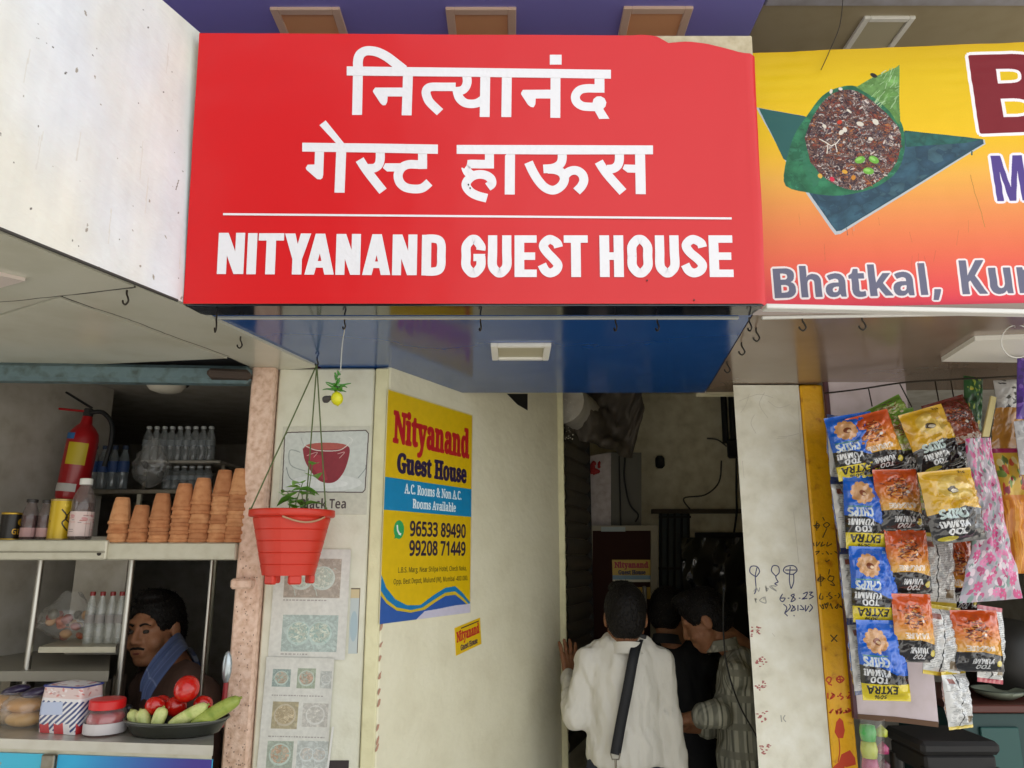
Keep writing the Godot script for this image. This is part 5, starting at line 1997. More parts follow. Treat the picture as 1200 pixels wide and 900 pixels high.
func make_shelf_goods(top: float):
	var y := top + 0.0085
	R.seed = 61
	# two tin cans with gold lettering: a short black one and a tall yellow one
	var cn := Canvas.new(512, 256, Color("1b1712"))
	cn.text(txt("GLO"), 60, 150, 120, 60, Color("c79a2a"))
	cn.ell(150, 80, 50, 42, Color("c79a2a"))
	cn.text(txt("C"), 130, 55, 40, 50, Color("1b1712"), 2.0)
	cn.text(txt("GLO"), 316, 150, 120, 60, Color("c79a2a"))
	can(10.5, 631, 2.42, y, 0.086, 0.029, cn, "short black tin with gold lettering at the end of the shelf", "c8a440")
	cn = Canvas.new(512, 256, Color("c2a21a"))
	for i in 26:
		cn.ell(rnd(0, 512), rnd(20, 240), rnd(6, 26), rnd(4, 14), Color(["a8860e", "d8bc3a", "8a6c10"][i % 3]), rnd(0, 3))
	for k in 3:
		var x := 40.0 + k * 170
		cn.line(curve(PackedVector2Array([Vector2(x, 60), Vector2(x + 40, 110), Vector2(x + 10, 150), Vector2(x + 50, 200)]), 5), 10, Color("2a2418"))
		cn.line(curve(PackedVector2Array([Vector2(x + 60, 70), Vector2(x + 30, 120), Vector2(x + 70, 150)]), 5), 8, Color("2a2418"))
	can(69, 631, 2.42, y, 0.128, 0.0345, cn, "tall yellow tin with dark script between small bottles", "b8a06a")
	# dark syrup bottles with pink labels
	for q in [[32, 0.128, 0.024, "dark red syrup bottle with black cap beside the short black tin"], [50, 0.126, 0.021, "slim dark red syrup bottle against the tall yellow tin"]]:
		var at := pz(q[0], 632, 2.42)
		at.y = y
		var o := thing("syrup_bottle", q[3], "bottle", at)
		lpart(o, "glass", bottle_mesh(q[1], q[2], q[2] * 0.55), glass("6a5a58", 0.45, 0.06))
		lpart(o, "syrup", MB.new().lathe([Vector2(0, 0.004), Vector2(q[2] * 0.88, 0.005), Vector2(q[2] * 0.88, q[1] * 0.6), Vector2(0, q[1] * 0.6)], 14), sm("4a0d16", 0.2))
		lpart(o, "cap", cap_mesh(q[1], q[2] * 0.55), sm("2b2624", 0.5))
		lpart(o, "label", band_mesh(q[1], q[2], 0.08, 0.3), sm("b08a88", 0.5))
	var at := pz(93, 632, 2.40)
	at.y = y
	var lb := Canvas.new(256, 128, Color("cdb9b4"))
	for i in 30:
		lb.rect(rnd(0, 240), rnd(10, 118), rnd(8, 30), 4, Color(["b2746e", "8d7d7c", "c99a92"][i % 3]))
	for i in 12:
		lb.ell(rnd(0, 256), rnd(10, 60), rnd(5, 14), rnd(4, 8), Color("c08a8a"), 0.3)
	var o2 := thing("juice_bottle", "white capped juice bottle with wide pale pink label", "bottle", at)
	lpart(o2, "bottle", bottle_mesh(0.19, 0.034, 0.016), glass("7a6c68", 0.45, 0.06))
	lpart(o2, "juice", MB.new().lathe([Vector2(0, 0.004), Vector2(0.029, 0.005), Vector2(0.029, 0.115), Vector2(0, 0.115)], 16), sm("3a1614", 0.2))
	lpart(o2, "label", band_mesh(0.19, 0.034, 0.06, 0.46), sm("ffffff", 0.5, {"tex": lb.tex()}))
	lpart(o2, "cap", MB.new().lathe([Vector2(0.018, 0.172), Vector2(0.019, 0.173), Vector2(0.019, 0.19), Vector2(0.017, 0.192)], 16, Transform3D(), true, false), sm("d2d0c8", 0.5))

func can(px: float, py: float, d: float, y: float, h: float, r: float, cv: Canvas, label: String, rim: String):
	var at := pz(px, py, d)
	at.y = y
	var o := thing("tin_can", label, "tin", at)
	lpart(o, "body", MB.new().lathe([Vector2(r, 0.004), Vector2(r, h - 0.006)], 24, Transform3D(), false), sm("ffffff", 0.35, {"tex": cv.tex(), "metal": 0.2}))
	lpart(o, "rim", MB.new().lathe([Vector2(r * 0.94, h - 0.008), Vector2(r * 1.03, h - 0.006), Vector2(r * 1.03, h), Vector2(r * 0.94, h)], 24), sm(rim, 0.35, {"metal": 0.7}))
	lpart(o, "base", MB.new().lathe([Vector2(r * 0.95, 0), Vector2(r * 1.02, 0.001), Vector2(r * 1.02, 0.005), Vector2(r * 0.94, 0.006)], 24), sm(rim, 0.35, {"metal": 0.7}))

# stacks of upturned clay cups
func make_cups(top: float):
	var h := 0.084
	var r0 := 0.0315
	var prof := [Vector2(r0 * 1.0, 0.0), Vector2(r0 * 1.05, 0.001), Vector2(r0 * 1.08, 0.003), Vector2(r0 * 1.08, 0.008), Vector2(r0 * 1.05, 0.0105), Vector2(r0 * 0.985, 0.0115), Vector2(r0 * 0.97, 0.022), Vector2(r0 * 0.79, h * 0.72), Vector2(r0 * 0.67, h * 0.96), Vector2(r0 * 0.60, h), Vector2(0, h * 1.003)]
	var inner := [Vector2(r0 * 0.98, 0.0), Vector2(r0 * 0.9, 0.001), Vector2(r0 * 0.87, 0.02), Vector2(r0 * 0.66, h * 0.72), Vector2(r0 * 0.5, h * 0.93), Vector2(0, h * 0.95)]
	var mats := []
	var tex := blotch(88, 0.03, [[0.0, "d2b8a4"], [0.4, "f0e6de"], [0.8, "ffffff"]], 5, 256)
	for c in ["c48a5c", "ba8054", "c89264", "b27a50"]:
		mats.append(sm(c, 0.85, {"tex": tex, "local": 5.0, "bump": M.plaster, "bump_scale": 0.3}))
	var meshes := []
	for k in 3:
		R.seed = 90 + k
		var p2 := []
		for q in prof:
			p2.append(q + Vector2(rnd(-0.0006, 0.0006) if q.x > 0.0 else 0.0, 0))
		var mb := MB.new().lathe(p2, 20, Transform3D(), false, false)
		mb.smooth(3)
		for i in inner.size() - 1:
			mb.lathe([inner[i + 1], inner[i]] if false else [inner[i], inner[i + 1]], 16, Transform3D(Basis.from_scale(Vector3(1, 1, 1)), Vector3.ZERO), false)
		meshes.append(mb.done())
	# photo x of each stack's foot, how many cups, photo y of its top
	var stacks := [[137.5, 3, 583], [161.5, 3, 592], [186, 4, 578.5], [210.5, 5, 567], [232.5, 5, 560.5], [255, 5, 551], [274.5, 6, 549.5]]
	R.seed = 17
	for s in stacks.size():
		var q: Array = stacks[s]
		var at := pz(q[0], 637, 2.378)
		at.y = top + 0.0005
		var total := pz(q[0], q[2], 2.378).y - at.y
		var cups := roundi((total - h) / 0.0262) + 1
		var step: float = (total - h) / (cups - 1)
		var lean := Vector3(rnd(-0.0004, 0.0012), 0, rnd(-0.001, 0.001))
		for k in cups:
			var where := ["first", "second", "third", "fourth", "fifth", "sixth", "seventh"][s] as String
			var o := solo("clay_cup", meshes[R.randi() % 3], mats[R.randi() % 4], "upturned terracotta clay cup in %s stack counted from the juice bottle" % where, "cup", "clay cups stacked on the serving shelf")
			o.transform = Transform3D(Basis(Vector3.UP, rnd(0, TAU)) * Basis(Vector3.BACK, rnd(-0.012, 0.012)), at + Vector3.UP * step * k + lean * k)

func make_counter():
	var yc := EYE.y - 0.472
	var a := Vector2(-1.95, 2.20)
	var e := Vector2(-0.757, 2.06)
	var dr := Vector3(e.x - a.x, 0, -(e.y - a.y)).normalized()
	var n := dr.cross(Vector3.UP)
	var fr := Fr.new(Vector3(e.x, yc, -e.y), dr, Vector3.UP)
	var ct := thing("stall_counter", "steel topped tea stall counter with blue printed front", "counter", Vector3(-1.4, 0, -2.3))
	var b := MB.new()
	slab(b, plan([-1.95, 2.21, -0.757, 2.06, -0.868, 2.35, -1.95, 2.48]), yc - 0.024, yc)
	part(ct, "top", b, sm("c2bfb6", 0.35, {"metal": 0.6, "tex": M.dirt, "tri": 2.0}))
	b = MB.new()
	slab(b, plan([-1.94, 2.222, -0.764, 2.074, -0.87, 2.34, -1.94, 2.46]), 0.0, yc - 0.024)
	part(ct, "cabinet", b, M.alum)
	# front prints, a post between them
	var c := Canvas.new(512, 256, Color("c9d3d8"))
	for y in 70:
		for x in range(0, 512, 4):
			var k := float(x) / 512
			c.rect(x, y, 4, 1, Color("1fa0cc").lerp(Color("3a2c86"), clampf(k * 1.3 - 0.15 + (y / 70.0) * 0.1, 0, 1)))
	for i in 20:
		c.line(PackedVector2Array([Vector2(i * 30, 70 + (i % 3)), Vector2(i * 30 + 34, 70 + ((i + 1) % 3))]), 4, Color("a7c4dc"))
	var px0 := on(fr, 64, 890).x
	var px1 := on(fr, 246, 890).x
	b = MB.new()
	b.sheet(fr, Vector2(px0, -0.34), Vector2(px1, -0.036), -0.011, 0.006)
	part(ct, "front_print", b, sm("ffffff", 0.35, {"tex": c.tex()}))
	c = Canvas.new(256, 256, Color("c6cfd2"))
	c.poly(PackedVector2Array([Vector2(0, 0), Vector2(256, 0), Vector2(256, 50), Vector2(150, 60), Vector2(80, 78), Vector2(0, 70)]), Color("36aecb"))
	c.line(curve(PackedVector2Array([Vector2(90, 85), Vector2(160, 55), Vector2(180, 20)]), 6), 6, Color("8b8d84"))
	c.text(txt("ING"), 60, 100, 130, 50, Color("9fb0b6"))
	b = MB.new()
	var qx := on(fr, 46, 890).x
	b.sheet(fr, Vector2(qx - 0.4, -0.34), Vector2(qx, -0.036), -0.011, 0.006)
	part(ct, "front_print", b, sm("ffffff", 0.35, {"tex": c.tex()}))
	b = MB.new()
	b.box(fr.p(Vector2((qx + px0) * 0.5, -0.2), -0.008), Vector3(px0 - qx - 0.006, 0.33, 0.014), 0.003, fr.basis())
	part(ct, "post", b, M.old_steel)

	counter_goods(fr, yc)

func on_top(fr: Fr, px: float, py: float, back: float, yc: float) -> Vector3:
	# a point on the counter top, so far behind its front edge
	var o := fr.p(Vector2.ZERO, -back)
	var g := Fr.new(o, fr.x, fr.y)
	var q := on(g, px, py)
	var p := g.p(Vector2(q.x, 0))
	return Vector3(p.x, yc + 0.0008, p.z)

# a point on a rounded rectangle, u 0..1 round its edge
func rounded(u: float, hw: float, hd: float, r: float) -> Vector2:
	var per := 4.0 * (hw + hd)
	var s := fposmod(u, 1.0) * per
	var q: Vector2
	if s < hw * 2.0:
		q = Vector2(-hw + s, hd)
	elif s < hw * 2.0 + hd * 2.0:
		q = Vector2(hw, hd - (s - hw * 2.0))
	elif s < hw * 4.0 + hd * 2.0:
		q = Vector2(hw - (s - hw * 2.0 - hd * 2.0), -hd)
	else:
		q = Vector2(-hw, -hd + (s - hw * 4.0 - hd * 2.0))
	var c := Vector2(clampf(q.x, -hw + r, hw - r), clampf(q.y, -hd + r, hd - r))
	return c + (q - c).normalized() * r if q != c else q

func counter_goods(fr: Fr, yc: float):
	R.seed = 71
	# striped sweet box in thin plastic
	var at := on_top(fr, 80, 860, 0.11, yc)
	var fx := (on_top(fr, 113, 860, 0.11, yc) - on_top(fr, 44, 860, 0.11, yc)).length()
	var turn := Basis(Vector3.UP, -0.28)
	var t := thing("wrapped_loaf", "wrapped bread loaf with blue stripes and red print on the counter", "bread", at, "", turn)
	var c := Canvas.new(256, 256, Color("d6d2d4"))
	c.rect(0, 0, 256, 62, Color("ccb4b0"))
	for i in 26:
		c.ell(rnd(0, 256), rnd(5, 58), rnd(5, 14), rnd(3, 6), Color(["c27a74", "b99a98", "d8cdcc"][i % 3]), rnd(0, 3))
	for i in range(-8, 20):
		c.line(PackedVector2Array([Vector2(i * 22, 240), Vector2(i * 22 + 105, 80)]), 9, Color("27386e"))
	c.poly(PackedVector2Array([Vector2(4, 90), Vector2(92, 80), Vector2(96, 150), Vector2(4, 160)]), Color("a9b4d0"))
	for i in 14:
		var x := rnd(0, 240)
		c.poly(PackedVector2Array([Vector2(x, 256), Vector2(x - 4, rnd(190, 215)), Vector2(x + 14, rnd(200, 225)), Vector2(x + 30, rnd(185, 210)), Vector2(x + 38, 256)]), Color("b8262c") if i % 3 else Color("d6d2d4"))
	var b := MB.new()
	var H := 0.118
	var Wd := fx * 0.74
	var Dp := 0.085
	# rounded block: sides, then the top
	b.grid(func(u, v):
		var q := rounded(u, Wd * 0.5, Dp * 0.5, 0.012)
		var k := 1.0 + 0.05 * sin(v * PI) + 0.015 * sin(u * 50.0 + v * 5.0)
		return Vector3(q.x * k, v * H, q.y * k), 56, 10)
	var lm := sm("ffffff", 0.28, {"tex": c.tex(), "coat": 0.5, "coat_rough": 0.12})
	lm.uv1_scale = Vector3(2, -1, 1)
	lm.uv1_offset = Vector3(0, 1, 0)
	lpart(t, "wrapper", b, lm)
	var c2 := Canvas.new(128, 128, Color("d8d2d2"))
	for i in 40:
		c2.ell(rnd(0, 128), rnd(0, 128), rnd(3, 9), rnd(2, 4), Color(["b83c40", "cc8a88", "a4465a"][i % 3]), rnd(0, 3))
	b = MB.new()
	b.grid(func(u, v):
		var q: Vector2 = rounded(u, Wd * 0.5, Dp * 0.5, 0.012) * (1.0 - v) * 1.02
		return Vector3(q.x, H + sin(v * PI * 0.5) * 0.012, q.y), 56, 4)
	lpart(t, "top_fold", b, sm("ffffff", 0.3, {"tex": c2.tex(), "coat": 0.5, "coat_rough": 0.12}))
	b = MB.new()
	var edge := []
	for i in 41:
		var q := rounded(i / 40.0, Wd * 0.51, Dp * 0.51, 0.012)
		edge.append(Vector3(q.x, H + 0.001, q.y))
	b.tube(edge, 0.0022, 0.0022, 5)
	lpart(t, "blue_seam", b, sm("2c3c84", 0.4))

	# buns in clear film: two packs
	for q in [[26, 0.14, 2, "clear film pack of two stacked golden buns beside the striped loaf", 0.0], [2, 0.17, 2, "clear film pack of buns with dark end at the counter's far end", 0.035]]:
		at = on_top(fr, q[0], 862, q[1], yc)
		t = thing("bun_pack", q[3], "buns", at)
		for k in q[2]:
			b = MB.new()
			var nb := FastNoiseLite.new()
			nb.seed = 4 + k
			nb.frequency = 1.0
			b.ball(Vector3(0, 0.021 + k * 0.036, 0), Vector3(0.05, 0.0215, 0.042), Basis(Vector3.UP, 0.3 * k), 18)
			lpart(t, "bun", b, sm("b98440" if k == 1 else "c69a58", 0.5, {"tex": M.dirt, "local": 3.0}))
		var ns := FastNoiseLite.new()
		ns.seed = 3
		ns.frequency = 1.0
		b = MB.new()
		b.grid(func(u, v):
			var a: float = -u * TAU
			var k: float = (0.055 + 0.006 * ns.get_noise_3d(cos(a) * 3, v * 6, sin(a) * 3)) * (0.9 + 0.2 * sin(v * PI)) * (1.0 if v < 0.9 else 0.8)
			return Vector3(cos(a) * k * 1.05, 0.001 + v * 0.085, sin(a) * k * 0.92), 26, 10)
		lpart(t, "film", b, M.plastic_bag)
		b = MB.new()
		b.ball(Vector3(0.018, 0.088, -0.008), Vector3(0.04, 0.014, 0.03), Basis(Vector3.BACK, 0.2), 12)
		lpart(t, "printed_end", b, sm("2c2142", 0.35, {"coat": 0.4}))

	# sauce jar with red lid
	at = on_top(fr, 122, 862, 0.09, yc)
	t = thing("sauce_jar", "clear jar of red chutney with bright red lid and white label", "jar", at)
	lpart(t, "jar", MB.new().lathe([Vector2(0.0, 0), Vector2(0.05, 0.001), Vector2(0.053, 0.006), Vector2(0.053, 0.045), Vector2(0.046, 0.062), Vector2(0.041, 0.066)], 26, Transform3D(), false), glass("d8d0d0", 0.1, 0.05))
	lpart(t, "chutney", MB.new().lathe([Vector2(0, 0.003), Vector2(0.047, 0.004), Vector2(0.047, 0.043), Vector2(0.04, 0.054), Vector2(0, 0.055)], 20), sm("9c1a20", 0.3, {"coat": 0.4}))
	lpart(t, "label", MB.new().lathe([Vector2(0.0545, 0.005), Vector2(0.0545, 0.032)], 26, Transform3D(), false), sm("c2bcbc", 0.45))
	lpart(t, "lid", MB.new().lathe([Vector2(0.045, 0.064), Vector2(0.046, 0.065), Vector2(0.046, 0.084), Vector2(0.043, 0.088), Vector2(0, 0.089)], 26, Transform3D(), false, false), sm("c81a1c", 0.35))
	# tray with vegetables
	at = on_top(fr, 205, 872, 0.115, yc)
	t = thing("vegetable_tray", "dark oval tray of tomatoes and cucumbers on the counter", "tray", at)
	b = MB.new()
	b.grid(func(u, v):
		var a: float = u * TAU
		var r := lerpf(0.115, 0.138, v)
		return Vector3(sin(a) * r, 0.003 + v * 0.036, cos(a) * r * 0.66), 36, 4)
	b.grid(func(u, v):
		var a: float = u * TAU
		var r := lerpf(0.138, 0.112, v)
		return Vector3(sin(a) * r, 0.039 - v * 0.030 + (0.001 if v > 0 else 0.0), cos(a) * r * 0.66), 36, 4)
	b.lathe([Vector2(0, 0.008), Vector2(0.113, 0.0085)], 36, Transform3D(Basis.from_scale(Vector3(1, 1, 0.66)), Vector3.ZERO), false)
	lpart(t, "bowl", b, sm("23251f", 0.35, {"tex": M.grime, "local": 6.0}))
	b = MB.new()
	var rim := []
	for i in 37:
		rim.append(Vector3(sin(TAU * i / 36) * 0.138, 0.039, cos(TAU * i / 36) * 0.138 * 0.66))
	b.tube(rim, 0.003, 0.003, 6)
	lpart(t, "rim", b, sm("55584e", 0.35))
	var tom := sm("c01a10", 0.22, {"coat": 0.4, "coat_rough": 0.1, "tex": blotch(97, 0.02, [[0.0, "d8a070"], [0.3, "f0d0b8"], [0.55, "ffffff"], [1.0, "ffe8d8"]], 4, 256), "local": 6.0})
	var stem := sm("4a6a24", 0.6)
	for q in [[182, 827, 0.10, 0.027, "red tomato behind the upright cucumbers in the tray"], [206, 828, 0.13, 0.03, "red tomato in the middle of the tray under the topmost one"], [190, 824, 0.15, 0.024, "tomato half hidden between two others in the tray"], [219, 807, 0.105, 0.0335, "large glossy tomato on top of the vegetable pile"], [238, 825, 0.14, 0.026, "dark red tomato behind the long cucumber"]]:
		var p := on_top(fr, q[0], q[1], q[2], yc)
		var fq := Fr.new(fr.p(Vector2.ZERO, -q[2]), fr.x, fr.y)
		var w := fq.p(on(fq, q[0], q[1]))
		var o := thing("tomato", q[4], "tomato", w, "tomatoes in the counter tray")
		var prof := []
		for i in 11:
			var a := -PI / 2 + PI * i / 10
			prof.append(Vector2(maxf(0.0, cos(a)) * q[3], sin(a) * q[3] * (1.1 if q[1] < 810 else 0.9) - (0.004 * pow(maxf(0.0, sin(a)), 6.0))))
		lpart(o, "flesh", MB.new().lathe(prof, 20, Transform3D(Basis(Vector3.RIGHT, rnd(-0.9, -0.4)), Vector3.ZERO), false), tom)
		var sb := MB.new()
		sb.ball(Vector3(0, q[3] * 0.5, -q[3] * 0.7), Vector3(0.006, 0.003, 0.006), Basis(), 8)
		lpart(o, "stalk", sb, stem)
	var ctex := blotch(95, 0.02, [[0.0, "93a852"], [0.4, "bcc478"], [0.7, "d0d48e"], [1.0, "b2be68"]], 4, 256)
	var cuc := sm("ffffff", 0.45, {"tex": ctex, "local": 7.0})
	var cuc2 := sm("c2cc94", 0.45, {"tex": ctex, "local": 7.0})
	# from, to (photo pixel, distance behind the counter edge), thickness
	for q in [[160, 850, 0.085, 155, 836, 0.09, 0.0165, "short pale cucumber at the tray's edge beside the jar", 0], [170, 850, 0.075, 166, 836, 0.08, 0.019, "short pale cucumber standing next to the smallest one", 0], [183, 850, 0.06, 190, 833, 0.07, 0.018, "pale cucumber tilted upright in front of the tomatoes", 0], [200, 850, 0.065, 240, 828, 0.085, 0.018, "long pale cucumber lying slanted under the top tomato", 0], [226, 850, 0.075, 278, 820, 0.10, 0.02, "long green cucumber reaching behind the pink pillar", 1]]:
		var fa := Fr.new(fr.p(Vector2.ZERO, -q[2]), fr.x, fr.y)
		var fb := Fr.new(fr.p(Vector2.ZERO, -q[5]), fr.x, fr.y)
		var p0 := fa.p(on(fa, q[0], q[1]))
		var p1 := fb.p(on(fb, q[3], q[4]))
		var m := MB.new()
		var len: float = (p1 - p0).length() + q[6] * 1.2
		var prof := []
		for i in 13:
			var s := float(i) / 12
			prof.append(Vector2(q[6] * pow(maxf(0.0, 1.0 - pow(absf(2.0 * s - 1.0), 3.2)), 0.5) * (0.92 + 0.08 * s), s * len - q[6] * 0.6))
		prof[0].x = 0.0
		prof[12].x = 0.0
		var o := thing("cucumber", q[7], "cucumber", p0, "cucumbers in the counter tray", Basis(Quaternion(Vector3.UP, (p1 - p0).normalized())))
		lpart(o, "skin", m.lathe(prof, 14, Transform3D(), false), cuc2 if q[8] == 1 else cuc)
		lpart(o, "tip", MB.new().ball(Vector3(0, len - q[6] * 0.62, 0), Vector3(0.004, 0.003, 0.004), Basis(), 8), sm("8f9448", 0.5))
	# black lid behind the jar, and the ladle by the pillar
	at = on_top(fr, 150, 838, 0.2, yc)
	t = thing("pan_lid", "round black pan lid behind the chutney jar", "lid", at)
	var ds := lpart(t, "disc", MB.new().lathe([Vector2(0.06, 0), Vector2(0.062, 0.004), Vector2(0.05, 0.02), Vector2(0.02, 0.03), Vector2(0, 0.031)], 26), sm("14151a", 0.3))
	lpart(ds, "knob", MB.new().lathe([Vector2(0.008, 0.03), Vector2(0.012, 0.045), Vector2(0.006, 0.052), Vector2(0, 0.053)], 14), sm("14151a", 0.3))
	var f2 := Fr.new(fr.p(Vector2.ZERO, -0.2), fr.x, fr.y)
	var l0 := f2.p(on(f2, 261, 825))
	var l1 := f2.p(on(f2, 265, 800))
	var l2 := f2.p(on(f2, 266, 782))
	t = thing("ladle", "steel ladle with red handle leaning by the pink pillar", "ladle", l0)
	part(t, "handle", MB.new().tube([Vector3(l0.x, yc, l0.z), l1], 0.008, 0.007, 8), sm("8a1a20", 0.4))
	part(t, "bowl", MB.new().ball(l2, Vector3(0.014, 0.045, 0.012), Basis(), 14), sm("a8b0b4", 0.25, {"metal": 0.7}))

func make_passage():
	var room := thing("passage_room", "dark entrance passage behind the doorway with cream back wall", "room", Vector3(0.6, 0, -4.5))
	var D := 4.8
	var f := Fr.new(Vector3(0, EYE.y, -D), Vector3.RIGHT, Vector3.UP)
	var b := MB.new()
	b.span(Vector3(-0.6, 0, -D - 0.15), Vector3(1.9, 2.95, -D))
	var plaster := sm("e0d8bc", 0.75, {"tex": M.grime, "tri": 0.9})
	part(room, "back_wall", b, plaster)
	b = MB.new()
	wall_run(b, Vector2(1.64, D), Vector2(1.09, 2.98), 0.05, 0, 2.79)
	part(room, "right_wall", b, plaster)
	b = MB.new()
	b.span(Vector3(-0.6, 0, -D), Vector3(-0.5, 2.95, -2.77))
	part(room, "left_wall", b, plaster)
	b = MB.new()
	b.span(Vector3(-0.6, 2.8, -D), Vector3(1.7, 2.9, -2.82))
	part(room, "ceiling", b, plaster)
	b = MB.new()
	b.span(Vector3(0.74, 2.40, -2.96), Vector3(1.1, 2.8, -2.9))
	part(room, "lintel", b, plaster)
	b = MB.new()
	b.span(Vector3(1.0, 0, -3.05), Vector3(1.08, 2.8, -2.952))
	part(room, "inner_jamb", b, plaster)
	# partition of boards in front of the back wall
	var pf := Fr.new(Vector3(0, EYE.y, -4.3), Vector3.RIGHT, Vector3.UP)
	b = MB.new()
	b.plate(pf, ons(pf, [688, 535, 716, 530, 716, 905, 688, 905]), -0.02, 0.0, true)
	part(room, "pale_board", b, sm("b5aaa6", 0.6, {"tex": M.grime, "tri": 2.0}))
	b = MB.new()
	b.plate(pf, ons(pf, [716.5, 530, 752, 530, 752, 905, 716.5, 905]), -0.03, -0.01, true)
	part(room, "grey_board", b, sm("5e5b50", 0.7))
	# red flower decoration on the board
	b = MB.new()
	R.seed = 5
	for i in 12:
		b.ball(pf.p(on(pf, rnd(691, 702), rnd(541, 556)), 0.012), Vector3(rnd(0.008, 0.016), rnd(0.01, 0.022), 0.01), Basis(Vector3.BACK, rnd(0, 3)), 7)
	solo("flower_charm", b, sm("9a1c1a", 0.6), "small red dried flower charm on the pale inner board", "charm")
	# inner doors
	var df := Fr.new(Vector3(0, EYE.y, -4.22), Vector3.RIGHT, Vector3.UP)
	var door := thing("inner_door", "dark brown inner door with guest house notice", "door", df.p(on(df, 728, 900)))
	b = MB.new()
	b.plate(df, ons(df, [694, 622, 762, 622, 762, 1300, 694, 1300]), -0.04, 0.0, true)
	var lf := part(door, "leaf", b, sm("33201a", 0.85, {"spec": 0.2}))
	b = MB.new()
	b.plate(df, ons(df, [689, 616, 694, 616, 694, 1300, 689, 1300]), -0.04, 0.02, true)
	b.plate(df, ons(df, [762, 616, 770, 616, 770, 1300, 762, 1300]), -0.04, 0.02, true)
	b.plate(df, ons(df, [694, 616, 762, 616, 762, 622, 694, 622]), -0.04, 0.02, true)
	part(door, "frame", b, sm("8a816a", 0.6))
	b = MB.new()
	b.box(df.p(on(df, 755, 700), 0.012), Vector3(0.02, 0.12, 0.03), 0.004)
	part(lf, "handle", b, M.old_steel)
	b = MB.new()
	b.plate(df, ons(df, [704, 617.5, 732, 617.5, 732, 623, 704, 623]), 0.02, 0.026)
	part(door, "pale_strip", b, sm("8d9690", 0.5))
	var c := Canvas.new(256, 160, Color("b9962a"))
	c.text(txt("Nityanand", true), 16, 14, 224, 56, Color("9a1520"), 2.0)
	c.text(txt("Guest House", true), 40, 76, 180, 30, Color("221a38"), 1.5)
	c.rect(0, 112, 256, 30, Color("6c8a96"))
	c.rect(0, 142, 256, 18, Color("c9c2a6"))
	var s := thing("door_notice", "yellow guest house notice stuck on the brown inner door", "notice", df.p(on(df, 740, 682)))
	b = MB.new()
	b.sheet(df, on(df, 718, 682), on(df, 762, 656), 0.003, 0.002)
	part(s, "sheet", b, sm("ffffff", 0.5, {"tex": c.tex()}))
	s = thing("door_notice", "plain yellow strip notice below the guest house notice on the inner door", "notice", df.p(on(df, 748, 700)))
	b = MB.new()
	b.sheet(df, on(df, 728, 702), on(df, 762, 688), 0.003, 0.002)
	part(s, "sheet", b, sm("b08c22", 0.5))
	# grille window and dark wrapped panel
	var gw := thing("grille_window", "dark barred window in the passage back wall", "window", f.p(on(f, 790, 800)))
	b = MB.new()
	b.plate(f, ons(f, [772, 600, 808, 600, 808, 1100, 772, 1100]), -0.01, 0.006)
	part(gw, "pane", b, sm("4a5254", 0.12))
	for i in 5:
		b = MB.new()
		var x := 774.0 + i * 8
		b.tube([f.p(on(f, x, 600), 0.02), f.p(on(f, x, 1100), 0.02)], 0.008, 0.008, 6)
		part(gw, "bar", b, M.dark)
	for i in 5:
		b = MB.new()
		b.box(f.p(on(f, 790, 606 + i * 60), 0.02), Vector3(0.2, 0.014, 0.014))
		part(gw, "cross_bar", b, M.dark)
	b = MB.new()
	b.plate(f, ons(f, [763, 597, 866, 597, 866, 602, 763, 602]), 0.0, 0.05)
	solo("wooden_lintel", b, sm("4a4032", 0.7), "brown wooden lintel rail across the passage back wall", "lintel")
	var gd := thing("glass_door", "black framed glass door wrapped in shiny plastic film", "door", f.p(on(f, 842, 900)))
	b = MB.new()
	b.plate(f, ons(f, [814, 624, 872, 624, 872, 1100, 814, 1100]), 0.0, 0.04)
	part(gd, "frame", b, M.black)
	b = MB.new()
	var ns := FastNoiseLite.new()
	ns.seed = 6
	ns.frequency = 1.0
	ns.fractal_octaves = 4
	var g0 := on(f, 818, 1095)
	var g1 := on(f, 868, 630)
	b.grid(func(u, v): return f.p(Vector2(lerpf(g0.x, g1.x, u), lerpf(g0.y, g1.y, v)), 0.052 + 0.03 * ns.get_noise_2d(u * 3.0, v * 14.0)), 20, 80)
	part(gd, "film", b, sm("1a1a1c", 0.12, {"spec": 0.7}))
	# conduit, switch box, cables
	var cd := thing("conduit", "black conduit pipes and switch box on the passage wall beside the pillar", "conduit", f.p(on(f, 855, 530)))
	for x in [849, 858]:
		b = MB.new()
		b.tube([f.p(on(f, x - 4, 440), 0.03), f.p(on(f, x, 520), 0.03)], 0.02, 0.02, 8)
		part(cd, "pipe", b, M.black)
	b = MB.new()
	b.box(f.p(on(f, 857, 527), 0.04), Vector3(0.07, 0.12, 0.05), 0.012)
	var sw := part(cd, "switch_box", b, M.black)
	b = MB.new()
	b.tube(curve3([f.p(on(f, 861, 538), 0.04), f.p(on(f, 861, 570), 0.035), f.p(on(f, 860, 600), 0.06), f.p(on(f, 857, 625), 0.06)], 5), 0.007, 0.007, 6)
	part(sw, "cable", b, M.black)
	b = MB.new()
	b.tube(curve3([f.p(on(f, 828, 514), 0.01), f.p(on(f, 840, 516), 0.02), f.p(on(f, 850, 524), 0.03)], 5), 0.005, 0.005, 6)
	b.tube(curve3([f.p(on(f, 845, 540), 0.01), f.p(on(f, 842, 565), 0.01), f.p(on(f, 826, 580), 0.01), f.p(on(f, 801, 584), 0.012), f.p(on(f, 808, 597), 0.012)], 6), 0.005, 0.005, 6)
	part(cd, "thin_cable", b, sm("4a463c", 0.6))
	s = thing("wall_speaker", "small black box with rounded corners on the passage back wall", "speaker", f.p(on(f, 772, 543)))
	b = MB.new()
	b.box(f.p(on(f, 772.5, 542), 0.025), Vector3(0.055, 0.08, 0.05), 0.014)
	part(s, "case", b, M.black)
